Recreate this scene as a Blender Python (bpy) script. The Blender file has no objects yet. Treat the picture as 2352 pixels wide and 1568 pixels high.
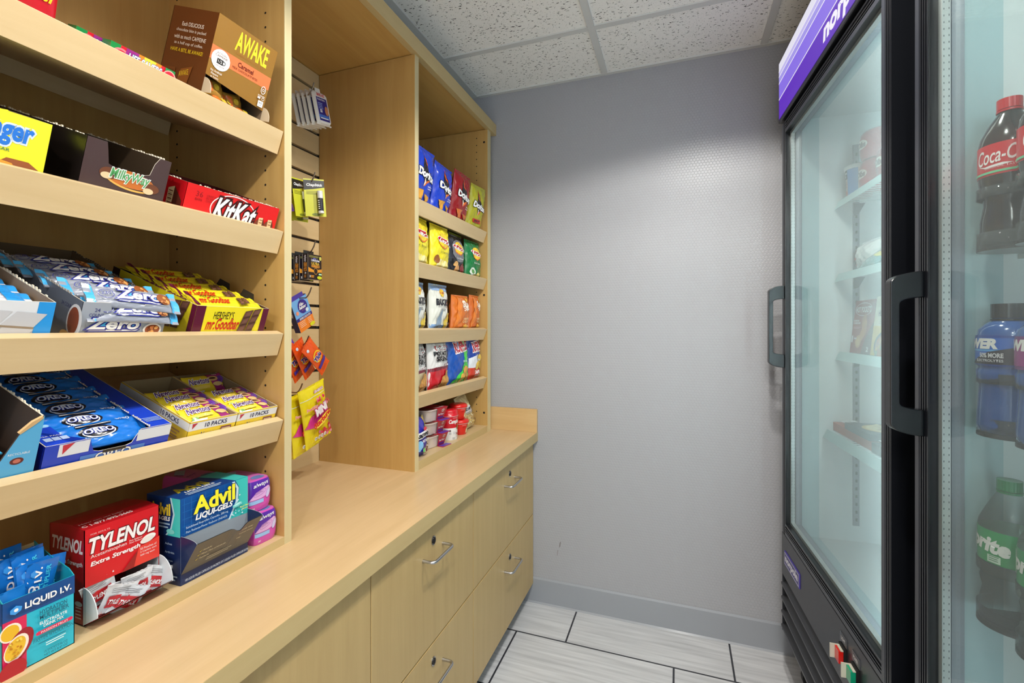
import bpy, bmesh, math, random
from mathutils import Vector, Matrix
random.seed(7)
PI = math.pi
R = math.radians
SC = bpy.context.scene
COL = SC.collection

# ------------------------------------------------------------------ camera, world, lights, exposure
F, CX, HY, VPX, EYE = 1066.0, 1176.0, 750.0, 1558.0, 1.251
YAW = math.atan((VPX - CX) / F)
cam = bpy.data.objects.new('camera', bpy.data.cameras.new('camera'))
COL.objects.link(cam)
cam.location = (0, 0, EYE)
cam.rotation_euler = (PI / 2, 0, YAW)
cam.data.sensor_width = 36
cam.data.lens = 36 * F / 2352
cam.data.shift_y = -(784 - HY) / 2352
cam.data.clip_start = 0.02
SC.camera = cam
SC.view_settings.view_transform = 'Standard'
SC.view_settings.look = 'None'
SC.view_settings.gamma = 1
SC.view_settings.use_curve_mapping = False
SC.view_settings.exposure = 0.0
W = bpy.data.worlds.new('world')
SC.world = W
W.use_nodes = True
W.node_tree.nodes['Background'].inputs[0].default_value = (0.93, 0.96, 1.0, 1)
W.node_tree.nodes['Background'].inputs[1].default_value = 1.75


def lamp(name, kind, loc, rot, power, color=(1, 1, 1), **kw):
    l = bpy.data.lights.new(name, kind)
    l.energy = power
    l.color = color
    for k, v in kw.items():
        setattr(l, k, v)
    o = bpy.data.objects.new(name, l)
    o.location = loc
    o.rotation_euler = rot
    COL.objects.link(o)
    return o


CANS = [(0.14, 1.08, 52), (0.02, 0.42, 52), (0.05, -0.55, 44)]
for i, (lx, ly, pw) in enumerate(CANS):
    lamp('downlight_lamp', 'SPOT', (lx, ly, 2.325), (0, 0, 0), pw, (1.0, 0.965, 0.9),
         spot_size=R(146), spot_blend=0.22, shadow_soft_size=0.035)
lamp('added_fill_lamp', 'AREA', (0.1, -1.6, 2.33), (0, 0, 0), 42, (1.0, 0.98, 0.95), shape='RECTANGLE', size=1.2, size_y=0.6)  # added fill light out of view, lifts the ceiling brightness

# ------------------------------------------------------------------ materials


def lin(c):
    return tuple(((x / 255) / 12.92 if x / 255 <= 0.04045 else ((x / 255 + 0.055) / 1.055) ** 2.4) for x in c) + (1,)


_M = {}
FIN = {'card': dict(rough=0.38, coat=0.15), 'foil': dict(rough=0.26, coat=0.5), 'matte': dict(rough=0.7),
       'plastic': dict(rough=0.3, coat=0.3), 'metal': dict(rough=0.3, metal=1.0), 'gloss': dict(rough=0.12, coat=0.3), 'emit': dict(emit=1)}


def mat(c, fin='card', **kw):
    key = (c, fin, tuple(sorted(kw.items())))
    if key in _M:
        return _M[key]
    p = dict(FIN[fin])
    p.update(kw)
    m = bpy.data.materials.new('ink_%d_%d_%d_%s' % (c[0], c[1], c[2], fin))
    m.use_nodes = True
    b = m.node_tree.nodes['Principled BSDF']
    b.inputs['Base Color'].default_value = lin(c)
    b.inputs['Roughness'].default_value = p.get('rough', 0.5)
    b.inputs['Metallic'].default_value = p.get('metal', 0)
    b.inputs['Coat Weight'].default_value = p.get('coat', 0)
    b.inputs['Coat Roughness'].default_value = 0.15
    if 'emit' in p:
        b.inputs['Emission Color'].default_value = lin(c)
        b.inputs['Emission Strength'].default_value = p['emit']
        b.inputs['Base Color'].default_value = (0.01, 0.01, 0.01, 1)
    if fin == 'foil':
        nt = m.node_tree
        tc = nt.nodes.new('ShaderNodeTexCoord')
        nz = nt.nodes.new('ShaderNodeTexNoise')
        nz.inputs['Scale'].default_value = 22
        nz.inputs['Distortion'].default_value = 1.2
        bp = nt.nodes.new('ShaderNodeBump')
        bp.inputs['Strength'].default_value = 0.22
        bp.inputs['Distance'].default_value = 0.0035
        nt.links.new(tc.outputs['Object'], nz.inputs['Vector'])
        nt.links.new(nz.outputs['Fac'], bp.inputs['Height'])
        nt.links.new(bp.outputs['Normal'], b.inputs['Normal'])
    _M[key] = m
    return m


def nodemat(name):
    m = bpy.data.materials.new(name)
    m.use_nodes = True
    nt = m.node_tree
    return m, nt, nt.nodes['Principled BSDF']


def wood(name, c1, c2, axis='z', rough=0.36):
    m, nt, b = nodemat(name)
    tc = nt.nodes.new('ShaderNodeTexCoord')
    mp = nt.nodes.new('ShaderNodeMapping')
    s = {'x': (1.4, 22, 22), 'y': (22, 1.4, 22), 'z': (22, 22, 1.4)}[axis]
    mp.inputs['Scale'].default_value = s
    n1 = nt.nodes.new('ShaderNodeTexNoise')
    n1.inputs['Scale'].default_value = 1.6
    n1.inputs['Detail'].default_value = 8
    n1.inputs['Roughness'].default_value = 0.62
    n1.inputs['Distortion'].default_value = 0.5
    n2 = nt.nodes.new('ShaderNodeTexNoise')
    n2.inputs['Scale'].default_value = 3.0
    n2.inputs['Detail'].default_value = 3
    add = nt.nodes.new('ShaderNodeMix')
    add.inputs[0].default_value = 0.35
    cr = nt.nodes.new('ShaderNodeValToRGB')
    cr.color_ramp.elements[0].position = 0.3
    cr.color_ramp.elements[1].position = 0.72
    cr.color_ramp.elements[0].color = lin(c1)
    cr.color_ramp.elements[1].color = lin(c2)
    L = nt.links.new
    L(tc.outputs['Object'], mp.inputs['Vector'])
    L(mp.outputs['Vector'], n1.inputs['Vector'])
    L(tc.outputs['Object'], n2.inputs['Vector'])
    L(n1.outputs['Fac'], add.inputs[2])
    L(n2.outputs['Fac'], add.inputs[3])
    L(add.outputs[0], cr.inputs['Fac'])
    L(cr.outputs['Color'], b.inputs['Base Color'])
    b.inputs['Roughness'].default_value = rough
    return m


WZ = wood('maple_laminate_vertical', (178, 139, 78), (198, 161, 98), 'z')
WS = wood('maple_soffit_laminate', (184, 142, 76), (204, 164, 96), 'y')
WY = wood('maple_laminate_lengthwise', (202, 174, 128), (218, 192, 148), 'y')
WX = wood('maple_laminate_crosswise', (190, 155, 104), (208, 176, 126), 'x')
WC = wood('maple_counter_laminate', (196, 166, 122), (214, 184, 142), 'y', 0.3)
WD = wood('maple_drawer_laminate', (178, 150, 98), (196, 168, 114), 'z', 0.4)
WE = wood('maple_edge_banding', (198, 182, 138), (210, 194, 150), 'z', 0.45)
WEY = wood('maple_edge_banding_lengthwise', (186, 162, 112), (198, 174, 124), 'y', 0.45)
BLACK = mat((14, 16, 20), 'plastic')
DARK = mat((6, 6, 7), 'matte')
STEEL = mat((190, 190, 192), 'metal')
CHROME = mat((170, 172, 175), 'metal', rough=0.2)

# ------------------------------------------------------------------ mesh builder


class MB:
    def __init__(s):
        s.v, s.f, s.m, s.mats = [], [], [], []
        s.sm = []

    def mi(s, m):
        if m not in s.mats:
            s.mats.append(m)
        return s.mats.index(m)

    def add(s, vs, fs, m, smooth=False):
        o = len(s.v)
        s.v += [tuple(p) for p in vs]
        k = s.mi(m)
        for f in fs:
            s.f.append(tuple(i + o for i in f))
            s.m.append(k)
            s.sm.append(smooth)

    def box(s, x0, x1, y0, y1, z0, z1, m, T=None, faces=None):
        vs = [(x0, y0, z0), (x1, y0, z0), (x1, y1, z0), (x0, y1, z0), (x0, y0, z1), (x1, y0, z1), (x1, y1, z1), (x0, y1, z1)]
        if T:
            vs = [T(*p) for p in vs]
        fd = {'-z': (0, 3, 2, 1), '+z': (4, 5, 6, 7), '-y': (0, 1, 5, 4), '+x': (1, 2, 6, 5), '+y': (2, 3, 7, 6), '-x': (3, 0, 4, 7)}
        if faces is None:
            s.add(vs, list(fd.values()), m)
        else:
            for k, f in fd.items():
                mm = faces.get(k, m)
                if mm is not None:
                    s.add([vs[i] for i in f], [(0, 1, 2, 3)], mm)

    def poly(s, pts, m):
        s.add(pts, [tuple(range(len(pts)))], m)

    def prism(s, pts, vec, m, m2=None):
        n = len(pts)
        vec = Vector(vec)
        top = [tuple(Vector(p) + vec) for p in pts]
        s.add(list(pts) + top, [tuple(range(n))[::-1], tuple(range(n, 2 * n))], m)
        s.add(list(pts) + top, [(i, (i + 1) % n, n + (i + 1) % n, n + i) for i in range(n)], m2 or m)

    def grid(s, fn, nu, nv, m, smooth=True):
        vs = [fn(i / nu, j / nv) for j in range(nv + 1) for i in range(nu + 1)]
        fs = [(j * (nu + 1) + i, j * (nu + 1) + i + 1, (j + 1) * (nu + 1) + i + 1, (j + 1) * (nu + 1) + i) for j in range(nv) for i in range(nu)]
        s.add(vs, fs, m, smooth)

    def lathe(s, prof, m, seg=40, ax=(0, 0), sx=1, sy=1):
        vs, fs = [], []
        for r, z in prof:
            for k in range(seg):
                a = 2 * PI * k / seg
                vs.append((ax[0] + r * sx * math.cos(a), ax[1] + r * sy * math.sin(a), z))
        for j in range(len(prof) - 1):
            for k in range(seg):
                k2 = (k + 1) % seg
                fs.append((j * seg + k, j * seg + k2, (j + 1) * seg + k2, (j + 1) * seg + k))
        s.add(vs, fs, m, True)
        n = len(prof)
        s.add(vs[:seg], [tuple(range(seg))[::-1]], m)
        s.add(vs[(n - 1) * seg:], [tuple(range(seg))], m)

    def tube(s, path, r, m, seg=12):
        P = [Vector(p) for p in path]
        rings = []
        up = None
        for i, p in enumerate(P):
            t = (P[min(i + 1, len(P) - 1)] - P[max(i - 1, 0)]).normalized()
            if up is None:
                up = Vector((0, 0, 1)) if abs(t.z) < .9 else Vector((1, 0, 0))
            n = (up - t * up.dot(t)).normalized()
            up = n
            b = t.cross(n)
            rings.append([tuple(p + (n * math.cos(a) + b * math.sin(a)) * r) for a in [2 * PI * k / seg for k in range(seg)]])
        vs = [q for rg in rings for q in rg]
        fs = []
        for j in range(len(P) - 1):
            for k in range(seg):
                k2 = (k + 1) % seg
                fs.append((j * seg + k, j * seg + k2, (j + 1) * seg + k2, (j + 1) * seg + k))
        s.add(vs, fs, m, True)
        s.add(rings[0], [tuple(range(seg))[::-1]], m)
        s.add(rings[-1], [tuple(range(seg))], m)

    def build(s, name, parent=None, loc=(0, 0, 0), rot=(0, 0, 0), bevel=0):
        me = bpy.data.meshes.new(name)
        me.from_pydata(s.v, [], s.f)
        for m in s.mats:
            me.materials.append(m)
        for p, k, q in zip(me.polygons, s.m, s.sm):
            p.material_index = k
            p.use_smooth = q
        me.update()
        o = bpy.data.objects.new(name, me)
        COL.objects.link(o)
        o.location = loc
        o.rotation_euler = rot
        if parent:
            o.parent = parent
        if bevel:
            b = o.modifiers.new('bevel', 'BEVEL')
            b.width = bevel
            b.segments = 2
            b.limit_method = 'ANGLE'
            w = o.modifiers.new('weld', 'WELD')
            w.merge_threshold = 0.00001
            o.modifiers.move(1, 0)
        return o


def tag(o, label=None, cat=None, group=None, kind=None):
    if label:
        o['label'] = label
    if cat:
        o['category'] = cat
    if group:
        o['group'] = group
    if kind:
        o['kind'] = kind
    return o


def thing(name, label, cat, loc=(0, 0, 0), rot=(0, 0, 0), group=None):
    o = bpy.data.objects.new(name, None)
    o.empty_display_size = 0.05
    COL.objects.link(o)
    o.location = loc
    o.rotation_euler = rot
    return tag(o, label, cat, group)


def dup(o, loc=None, rot=None, label=None, group=None):
    c = o.copy()
    COL.objects.link(c)
    if loc is not None:
        c.location = loc
    if rot is not None:
        c.rotation_euler = rot
    if label:
        c['label'] = label
    if group:
        c['group'] = group
    for ch in list(o.children):
        d = ch.copy()
        COL.objects.link(d)
        d.parent = c
        for g in list(ch.children):
            e = g.copy()
            COL.objects.link(e)
            e.parent = d
    return c


def struct(o):
    return tag(o, kind='structure')

# ------------------------------------------------------------------ printing (lettering and artwork lying on the surfaces)


_T = {}


def glyphs(s, bold=0.0, shear=0.0):
    k = (s, bold, shear)
    if k not in _T:
        cu = bpy.data.curves.new('lettering', 'FONT')
        cu.body = s
        cu.offset = bold
        cu.shear = shear
        cu.resolution_u = 3
        ob = bpy.data.objects.new('lettering', cu)
        me = bpy.data.meshes.new_from_object(ob)
        vs = [(v.co.x, v.co.y) for v in me.vertices]
        fs = [tuple(p.vertices) for p in me.polygons]
        bpy.data.objects.remove(ob)
        bpy.data.meshes.remove(me)
        bpy.data.curves.remove(cu)
        k0 = (s, 0.0, shear)
        if bold == 0.0:
            bb = (min(v[0] for v in vs), max(v[0] for v in vs), min(v[1] for v in vs), max(v[1] for v in vs))
        else:
            bb = glyphs(s, 0.0, shear)[2]
        _T[k] = (vs, fs, bb)
    return _T[k]


class Ink:
    def __init__(s, b, S, fin='card', flat=True, step=0.00012, l0=0.00015):
        s.b, s.S, s.fin, s.flat, s.o, s.step = b, S, fin, flat, l0, step
        s.maxe = 0.0045

    def m(s, c):
        return c if not isinstance(c, tuple) else mat(c, s.fin)

    def emitf(s, vs, fs, c):
        s.o += s.step
        s.b.add([s.S(u, v, s.o) for u, v in vs], fs, s.m(c), not s.flat)

    def poly(s, pts, c):
        s.fine(pts, [tuple(range(len(pts)))], c)

    def fine(s, vs, fs, c):
        if s.flat:
            s.emitf(vs, fs, c)
            return
        bm = bmesh.new()
        bv = [bm.verts.new((p[0], p[1], 0)) for p in vs]
        for f in fs:
            try:
                bm.faces.new([bv[i] for i in f])
            except ValueError:
                pass
        bmesh.ops.triangulate(bm, faces=list(bm.faces))
        for _ in range(4):
            e = [e for e in bm.edges if e.calc_length() > s.maxe]
            if not e:
                break
            bmesh.ops.subdivide_edges(bm, edges=e, cuts=1, use_grid_fill=False)
            bmesh.ops.triangulate(bm, faces=[f for f in bm.faces if len(f.verts) > 3])
        bm.verts.index_update()
        s.emitf([(v.co.x, v.co.y) for v in bm.verts], [tuple(v.index for v in f.verts) for f in bm.faces], c)
        bm.free()

    def rect(s, u0, v0, u1, v1, c):
        s.poly([(u0, v0), (u1, v0), (u1, v1), (u0, v1)], c)

    def ell(s, u, v, a, b, c, rot=0, n=22):
        cr, sr = math.cos(rot), math.sin(rot)
        s.poly([(u + a * math.cos(t) * cr - b * math.sin(t) * sr, v + a * math.cos(t) * sr + b * math.sin(t) * cr) for t in [2 * PI * k / n for k in range(n)]], c)

    def ring(s, u, v, a, b, w, c, n=26, rot=0):
        cr, sr = math.cos(rot), math.sin(rot)
        vs, fs = [], []
        for k in range(n):
            t = 2 * PI * k / n
            for d in (0, w):
                x, y = (a - d) * math.cos(t), (b - d) * math.sin(t)
                vs.append((u + x * cr - y * sr, v + x * sr + y * cr))
        for k in range(n):
            k2 = (k + 1) % n
            fs.append((2 * k, 2 * k2, 2 * k2 + 1, 2 * k + 1))
        s.fine(vs, fs, c)

    def text(s, t, u, v, w, h, c, bold=0.0, shear=0.0, rot=0, out=None, ow=0.03, arc=0):
        """t fitted to a w x h box whose lower left corner is (u, v)"""
        def put(bd, col):
            vs, fs, bb = glyphs(t, bd, shear)
            k1, k2 = w / (bb[1] - bb[0]), h / (bb[3] - bb[2])
            cr, sr = math.cos(rot), math.sin(rot)
            o = []
            for x, y in vs:
                x, y = (x - bb[0]) * k1, (y - bb[2]) * k2
                if arc:
                    y += arc * (1 - (2 * x / w - 1) ** 2)
                o.append((u + x * cr - y * sr, v + x * sr + y * cr))
            s.fine(o, fs, col)
        if out:
            put(bold + ow, out)
        put(bold, c)

    def lines(s, u, v, w, n, gap, th, c, rag=0.15):
        for k in range(n):
            s.rect(u, v - k * gap, u + w * (1 - rag * ((k * 37 % 10) / 10)), v - k * gap + th, c)


def front(u, v, o):
    return (o, u, v)


def nside(d):
    return lambda u, v, o: (u - d, -o, v)


def topf(h):
    return lambda u, v, o: (-v, u, h + o)

# ------------------------------------------------------------------ room


NEAR = -2.6
YW, ZC = 2.026, 2.34


def simple_box(name, dims, m, parent=None, bevel=0):
    b = MB()
    b.box(*dims, m)
    return b.build(name, parent, bevel=bevel)


# floor
m, nt, bs = nodemat('grey_streaked_floor_tile')
L = nt.links.new
tc = nt.nodes.new('ShaderNodeTexCoord')
mp = nt.nodes.new('ShaderNodeMapping')
mp.inputs['Location'].default_value = (0.421 + 0.61 * 4, -1.804 + 0.305 * 21, 0)
br = nt.nodes.new('ShaderNodeTexBrick')
br.inputs['Scale'].default_value = 1
br.inputs['Brick Width'].default_value = 0.61
br.inputs['Row Height'].default_value = 0.305
br.inputs['Mortar Size'].default_value = 0.0036
br.inputs['Mortar Smooth'].default_value = 0.1
br.offset = 0.336
br.offset_frequency = 2
br.inputs['Mortar'].default_value = (0, 0, 0, 1)
br.inputs['Color1'].default_value = (1, 1, 1, 1)
br.inputs['Color2'].default_value = (0.9, 0.9, 0.9, 1)
mp2 = nt.nodes.new('ShaderNodeMapping')
mp2.inputs['Scale'].default_value = (1.6, 30, 1)
mp2.inputs['Rotation'].default_value = (0, 0, R(3))
nz = nt.nodes.new('ShaderNodeTexNoise')
nz.inputs['Scale'].default_value = 2.2
nz.inputs['Detail'].default_value = 7
cr = nt.nodes.new('ShaderNodeValToRGB')
cr.color_ramp.elements[0].position = 0.3
cr.color_ramp.elements[0].color = lin((180, 181, 184))
cr.color_ramp.elements[1].position = 0.7
cr.color_ramp.elements[1].color = lin((212, 213, 215))
mx = nt.nodes.new('ShaderNodeMix')
mx.data_type = 'RGBA'
mx.blend_type = 'MULTIPLY'
mx.inputs[0].default_value = 1
mx2 = nt.nodes.new('ShaderNodeMix')
mx2.data_type = 'RGBA'
mx2.inputs[7].default_value = lin((52, 54, 60))
L(tc.outputs['Object'], mp.inputs['Vector'])
L(mp.outputs['Vector'], br.inputs['Vector'])
L(tc.outputs['Object'], mp2.inputs['Vector'])
L(mp2.outputs['Vector'], nz.inputs['Vector'])
L(nz.outputs['Fac'], cr.inputs['Fac'])
L(cr.outputs['Color'], mx.inputs[6])
L(br.outputs['Color'], mx.inputs[7])
L(cr.outputs['Color'], mx2.inputs[6])
L(br.outputs['Fac'], mx2.inputs[0])
L(mx2.outputs[2], bs.inputs['Base Color'])
bs.inputs['Roughness'].default_value = 0.42
bp = nt.nodes.new('ShaderNodeBump')
bp.inputs['Strength'].default_value = 0.6
bp.inputs['Distance'].default_value = 0.002
bp.invert = True
L(br.outputs['Fac'], bp.inputs['Height'])
L(bp.outputs['Normal'], bs.inputs['Normal'])
FLOOR = m
struct(simple_box('floor', (-1.27, 1.35, NEAR, YW + 0.05, -0.08, 0), FLOOR))

# wall vinyl with small raised hexagons


def hexwall(name, color):
    m, nt, bs = nodemat(name)
    L = nt.links.new

    def N(t, **k):
        n = nt.nodes.new(t)
        for a, v in k.items():
            setattr(n, a, v)
        return n
    tc = N('ShaderNodeTexCoord')
    sep = N('ShaderNodeSeparateXYZ')
    L(tc.outputs['Object'], sep.inputs[0])
    S = 0.0125

    def mth(op, a, b=None):
        n = N('ShaderNodeMath', operation=op)
        for i, x in enumerate((a, b)):
            if x is None:
                continue
            if isinstance(x, (int, float)):
                n.inputs[i].default_value = x
            else:
                L(x, n.inputs[i])
        return n.outputs[0]
    px = mth('DIVIDE', mth('ADD', mth('ADD', sep.outputs[0], sep.outputs[1]), 10), S)
    pz = mth('DIVIDE', mth('ADD', sep.outputs[2], 10), S)
    Q = 1.7320508

    def cell(ox, oz):
        a = mth('SUBTRACT', mth('MODULO', mth('ADD', px, ox), 1.0), 0.5)
        b = mth('SUBTRACT', mth('MODULO', mth('ADD', pz, oz), Q), Q / 2)
        a, b = mth('ABSOLUTE', a), mth('ABSOLUTE', b)
        return mth('MAXIMUM', a, mth('ADD', mth('MULTIPLY', a, 0.5), mth('MULTIPLY', b, Q / 2)))
    d = mth('MINIMUM', cell(0, 0), cell(0.5, Q / 2))
    mr = N('ShaderNodeMapRange', interpolation_type='SMOOTHSTEP')
    mr.inputs['From Min'].default_value = 0.36
    mr.inputs['From Max'].default_value = 0.49
    L(d, mr.inputs['Value'])
    nz = N('ShaderNodeTexNoise')
    nz.inputs['Scale'].default_value = 700
    L(tc.outputs['Object'], nz.inputs['Vector'])
    hh = mth('ADD', mth('MULTIPLY', mr.outputs[0], -1), mth('MULTIPLY', nz.outputs['Fac'], 0.25))
    bp = N('ShaderNodeBump')
    bp.inputs['Strength'].default_value = 0.55
    bp.inputs['Distance'].default_value = 0.00065
    L(hh, bp.inputs['Height'])
    L(bp.outputs['Normal'], bs.inputs['Normal'])
    bs.inputs['Base Color'].default_value = lin(color)
    bs.inputs['Roughness'].default_value = 0.38
    bs.inputs['Coat Weight'].default_value = 0.0
    return m


VINYL = hexwall('grey_vinyl_with_raised_hexagons', (160, 161, 165))
struct(simple_box('wall_back', (-1.27, 1.35, YW, YW + 0.05, 0, ZC + 0.05), VINYL))
struct(simple_box('wall_right', (1.30, 1.35, NEAR, YW, 0, ZC + 0.05), VINYL))
struct(simple_box('wall_left', (-1.27, -1.232, NEAR, YW, 0, 2.2), VINYL))
b = MB()
b.box(-1.27, -0.925, NEAR, YW, 2.2, ZC + 0.05, VINYL)
struct(b.build('wall_left_bulkhead'))
# scuffs on the back wall
b = MB()
k = Ink(b, lambda u, v, o: (u, YW - o, v), 'matte')
k.poly([(-0.502, 0.262), (-0.499, 0.285), (-0.494, 0.292), (-0.497, 0.27)], (110, 104, 102))
k.poly([(-0.512, 0.225), (-0.510, 0.25), (-0.506, 0.252), (-0.509, 0.228)], (140, 136, 134))
struct(b.build('trim_scuff'))
# baseboard with coved top edge
BB = mat((146, 150, 156), 'plastic', rough=0.45)
b = MB()
b.prism([(-1.2, YW, 0), (-1.2, YW - 0.012, 0), (-1.2, YW - 0.006, 0.006), (-1.2, YW - 0.0055, 0.106), (-1.2, YW - 0.002, 0.114), (-1.2, YW, 0.114)][::-1], (2.5, 0, 0), BB)
struct(b.build('baseboard_back'))

# ceiling: fissured tiles laid in a white grid
m, nt, bs = nodemat('fissured_ceiling_tile')
L = nt.links.new
tc = nt.nodes.new('ShaderNodeTexCoord')


def fissure(scale, rot, sx, lo, hi):
    mp = nt.nodes.new('ShaderNodeMapping')
    mp.inputs['Rotation'].default_value = (0, 0, rot)
    mp.inputs['Scale'].default_value = (sx, 1, 1)
    nd = nt.nodes.new('ShaderNodeTexNoise')
    nd.inputs['Scale'].default_value = 60
    mxv = nt.nodes.new('ShaderNodeMix')
    mxv.data_type = 'VECTOR'
    mxv.inputs[0].default_value = 0.012
    vo = nt.nodes.new('ShaderNodeTexVoronoi')
    vo.inputs['Scale'].default_value = scale
    vo.inputs['Randomness'].default_value = 1
    r = nt.nodes.new('ShaderNodeMapRange')
    r.inputs['From Min'].default_value = lo
    r.inputs['From Max'].default_value = hi
    L(tc.outputs['Object'], mp.inputs['Vector'])
    L(tc.outputs['Object'], nd.inputs['Vector'])
    L(mp.outputs['Vector'], mxv.inputs[4])
    L(nd.outputs['Color'], mxv.inputs[5])
    L(mxv.outputs[1], vo.inputs['Vector'])
    L(vo.outputs['Distance'], r.inputs['Value'])
    return r.outputs[0]


fs_ = [fissure(105, R(25), 0.36, 0.13, 0.18), fissure(125, R(-40), 0.36, 0.13, 0.18), fissure(230, R(80), 0.8, 0.10, 0.16)]
mn = None
for f_ in fs_:
    if mn is None:
        mn = f_
    else:
        q = nt.nodes.new('ShaderNodeMath')
        q.operation = 'MINIMUM'
        L(mn, q.inputs[0])
        L(f_, q.inputs[1])
        mn = q.outputs[0]
mx = nt.nodes.new('ShaderNodeMix')
mx.data_type = 'RGBA'
mx.inputs[6].default_value = lin((70, 66, 62))
mx.inputs[7].default_value = lin((242, 241, 236))
L(mn, mx.inputs[0])
L(mx.outputs[2], bs.inputs['Base Color'])
bs.inputs['Roughness'].default_value = 0.9
bp = nt.nodes.new('ShaderNodeBump')
bp.inputs['Distance'].default_value = 0.002
L(mn, bp.inputs['Height'])
L(bp.outputs['Normal'], bs.inputs['Normal'])
TILE = m
TEE = mat((206, 207, 204), 'plastic', rough=0.5)
ceil = simple_box('ceiling', (-0.93, 1.3, NEAR, YW, ZC + 0.004, ZC + 0.03), TILE)
struct(ceil)
b = MB()
for x in (-0.909, -0.299, 0.311, 0.921):
    b.box(x - 0.0125, x + 0.0125, NEAR, YW, ZC - 0.002, ZC + 0.006, TEE)
b.box(-0.925, -0.897, NEAR, YW, ZC - 0.0025, ZC + 0.006, TEE)
y = 1.693
while y > NEAR:
    b.box(-0.925, 1.3, y - 0.012, y + 0.012, ZC - 0.0015, ZC + 0.006, TEE)
    y -= 0.61
b.box(-0.925, 1.3, YW - 0.018, YW, ZC - 0.003, ZC + 0.006, TEE)
b.build('ceiling_grid', ceil)
# recessed downlights and an unseen fill panel added behind the camera
for i, (lx, ly, pw) in enumerate(CANS):
    t = thing('recessed_downlight', ['round recessed downlight in the ceiling nearest the back wall', 'round recessed downlight in the ceiling over the aisle middle',
                                     'round recessed downlight in the ceiling behind the viewer'][i], 'light', (lx, ly, ZC), group='recessed downlights')
    b = MB()
    pr = [(0.052, 0.0), (0.052, -0.003), (0.075, -0.003), (0.078, 0.0)]
    b.lathe([(0.078, -0.0005), (0.076, -0.004), (0.056, -0.004), (0.05, 0.0), (0.05, -0.0005)], mat((225, 225, 222), 'plastic'))
    b.build('trim_ring', t)
tr = thing('added_fill_panel', 'rectangular unseen fill light panel added at the ceiling behind the viewer', 'light', (0.1, -1.6, ZC))
b = MB()
b.box(-0.6, 0.6, -0.3, 0.3, -0.004, 0.0, mat((245, 245, 240), 'emit', emit=1.5))  # glowing panel added to go with the fill light
b.build('fill_panel_face', tr)

# ------------------------------------------------------------------ joinery
ALF = R(19.5)
CA, SA = math.cos(ALF), math.sin(ALF)
XF = -0.814   # front plane of the shelving


def SL(zt, y, dep=0.02, hh=0.0):
    """point on a sloping shelf whose lip has its top front edge at height zt"""
    return (XF - CA * dep + SA * (hh - 0.032), y, zt + SA * dep + CA * (hh - 0.032))


ZL = [1.678, 1.459, 1.236, 1.047]
ZR = [1.678, 1.466, 1.240, 1.021]
ZCT = 0.773


def shelf_part(parent, zt, y0, y1):
    T = lambda x, y, z: (XF - CA * x + SA * (z - 0.032), y, zt + SA * x + CA * (z - 0.032))
    b = MB()
    b.box(0.019, 0.372, y0, y1, -0.019, 0, WY, T)
    o = b.build('shelf', parent)
    b = MB()
    b.box(0, 0.019, y0, y1, -0.019, 0.032, WY, T)
    b.build('front_lip', o, bevel=0.0006)
    b = MB()
    b.box(0.352, 0.37, y0 + 0.002, y1 - 0.004, -0.05, -0.019, WY, T)
    b.build('back_rail', o)
    return o


def pin_holes(b, xs, yface, sgn, z0, z1):
    for x in xs:
        z = z0
        while z < z1:
            pts = [(x + 0.0026 * math.cos(a), yface + sgn * 0.0004, z + 0.0026 * math.sin(a)) for a in [2 * PI * k / 10 for k in range(10)]]
            b.poly(pts, DARK)
            z += 0.032


u = thing('snack_shelving_unit', 'tall maple shelving unit at left with sloping shelves of candy and medicine', 'shelving unit', (-1.0, 0.4, ZCT))
u.location = (0, 0, 0)
b = MB()
b.box(-1.19, XF - 0.001, 0.791, 0.8105, ZCT, 2.146, WZ)
b.box(XF - 0.001, XF, 0.791, 0.8105, ZCT, 2.146, WE)
pin_holes(b, (-0.869, -1.152), 0.791, -1, 0.864, 2.12)
b.build('side_panel', u)
b = MB()
b.box(-1.19, XF, -0.12, -0.10, ZCT, 2.146, WZ)
b.build('side_panel', u)
b = MB()
b.box(-1.20, -1.18, -0.12, 0.8, ZCT, 2.146, WZ)
b.build('back_panel', u)
b = MB()
b.box(-1.18, XF - 0.001, -0.1, 0.791, ZCT, 0.790, WY, faces={'+x': WEY})
b.build('bottom_panel', u)
for z in ZL:
    shelf_part(u, z, -0.1, 0.788)

u2 = thing('chip_shelving_unit', 'maple shelving unit beside the back wall filled with chip bags and soup cups', 'shelving unit', (0, 0, 0))
b = MB()
b.box(-1.206, XF - 0.001, 1.327, 1.350, ZCT, 2.146, WZ)
b.box(XF - 0.001, XF, 1.327, 1.350, ZCT, 2.146, WE)
b.build('side_panel', u2)
b = MB()
b.box(-1.206, XF - 0.001, 1.945, 1.979, ZCT, 2.146, WZ)
b.box(XF - 0.001, XF, 1.945, 1.979, ZCT, 2.146, WE)
pin_holes(b, (-0.869, -1.152), 1.945, -1, 0.864, 2.12)
for z in (0.86, 1.395, 2.09):
    b.poly([(-0.832 + 0.005 * math.cos(a), 1.9445, z + 0.005 * math.sin(a)) for a in [2 * PI * q / 12 for q in range(12)]], DARK)
b.build('side_panel', u2)
b = MB()
b.box(-1.206, -0.832, 1.979, 2.024, ZCT, 2.146, WE)
b.build('filler_strip', u2)
b = MB()
b.box(-1.21, -1.19, 1.35, 1.945, ZCT, 2.146, WZ)
b.build('back_panel', u2)
b = MB()
b.box(-1.19, XF - 0.001, 1.35, 1.945, ZCT, 0.802, WY, faces={'+x': WEY})
b.build('bottom_panel', u2)
for z in ZR:
    shelf_part(u2, z, 1.352, 1.937)

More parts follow.
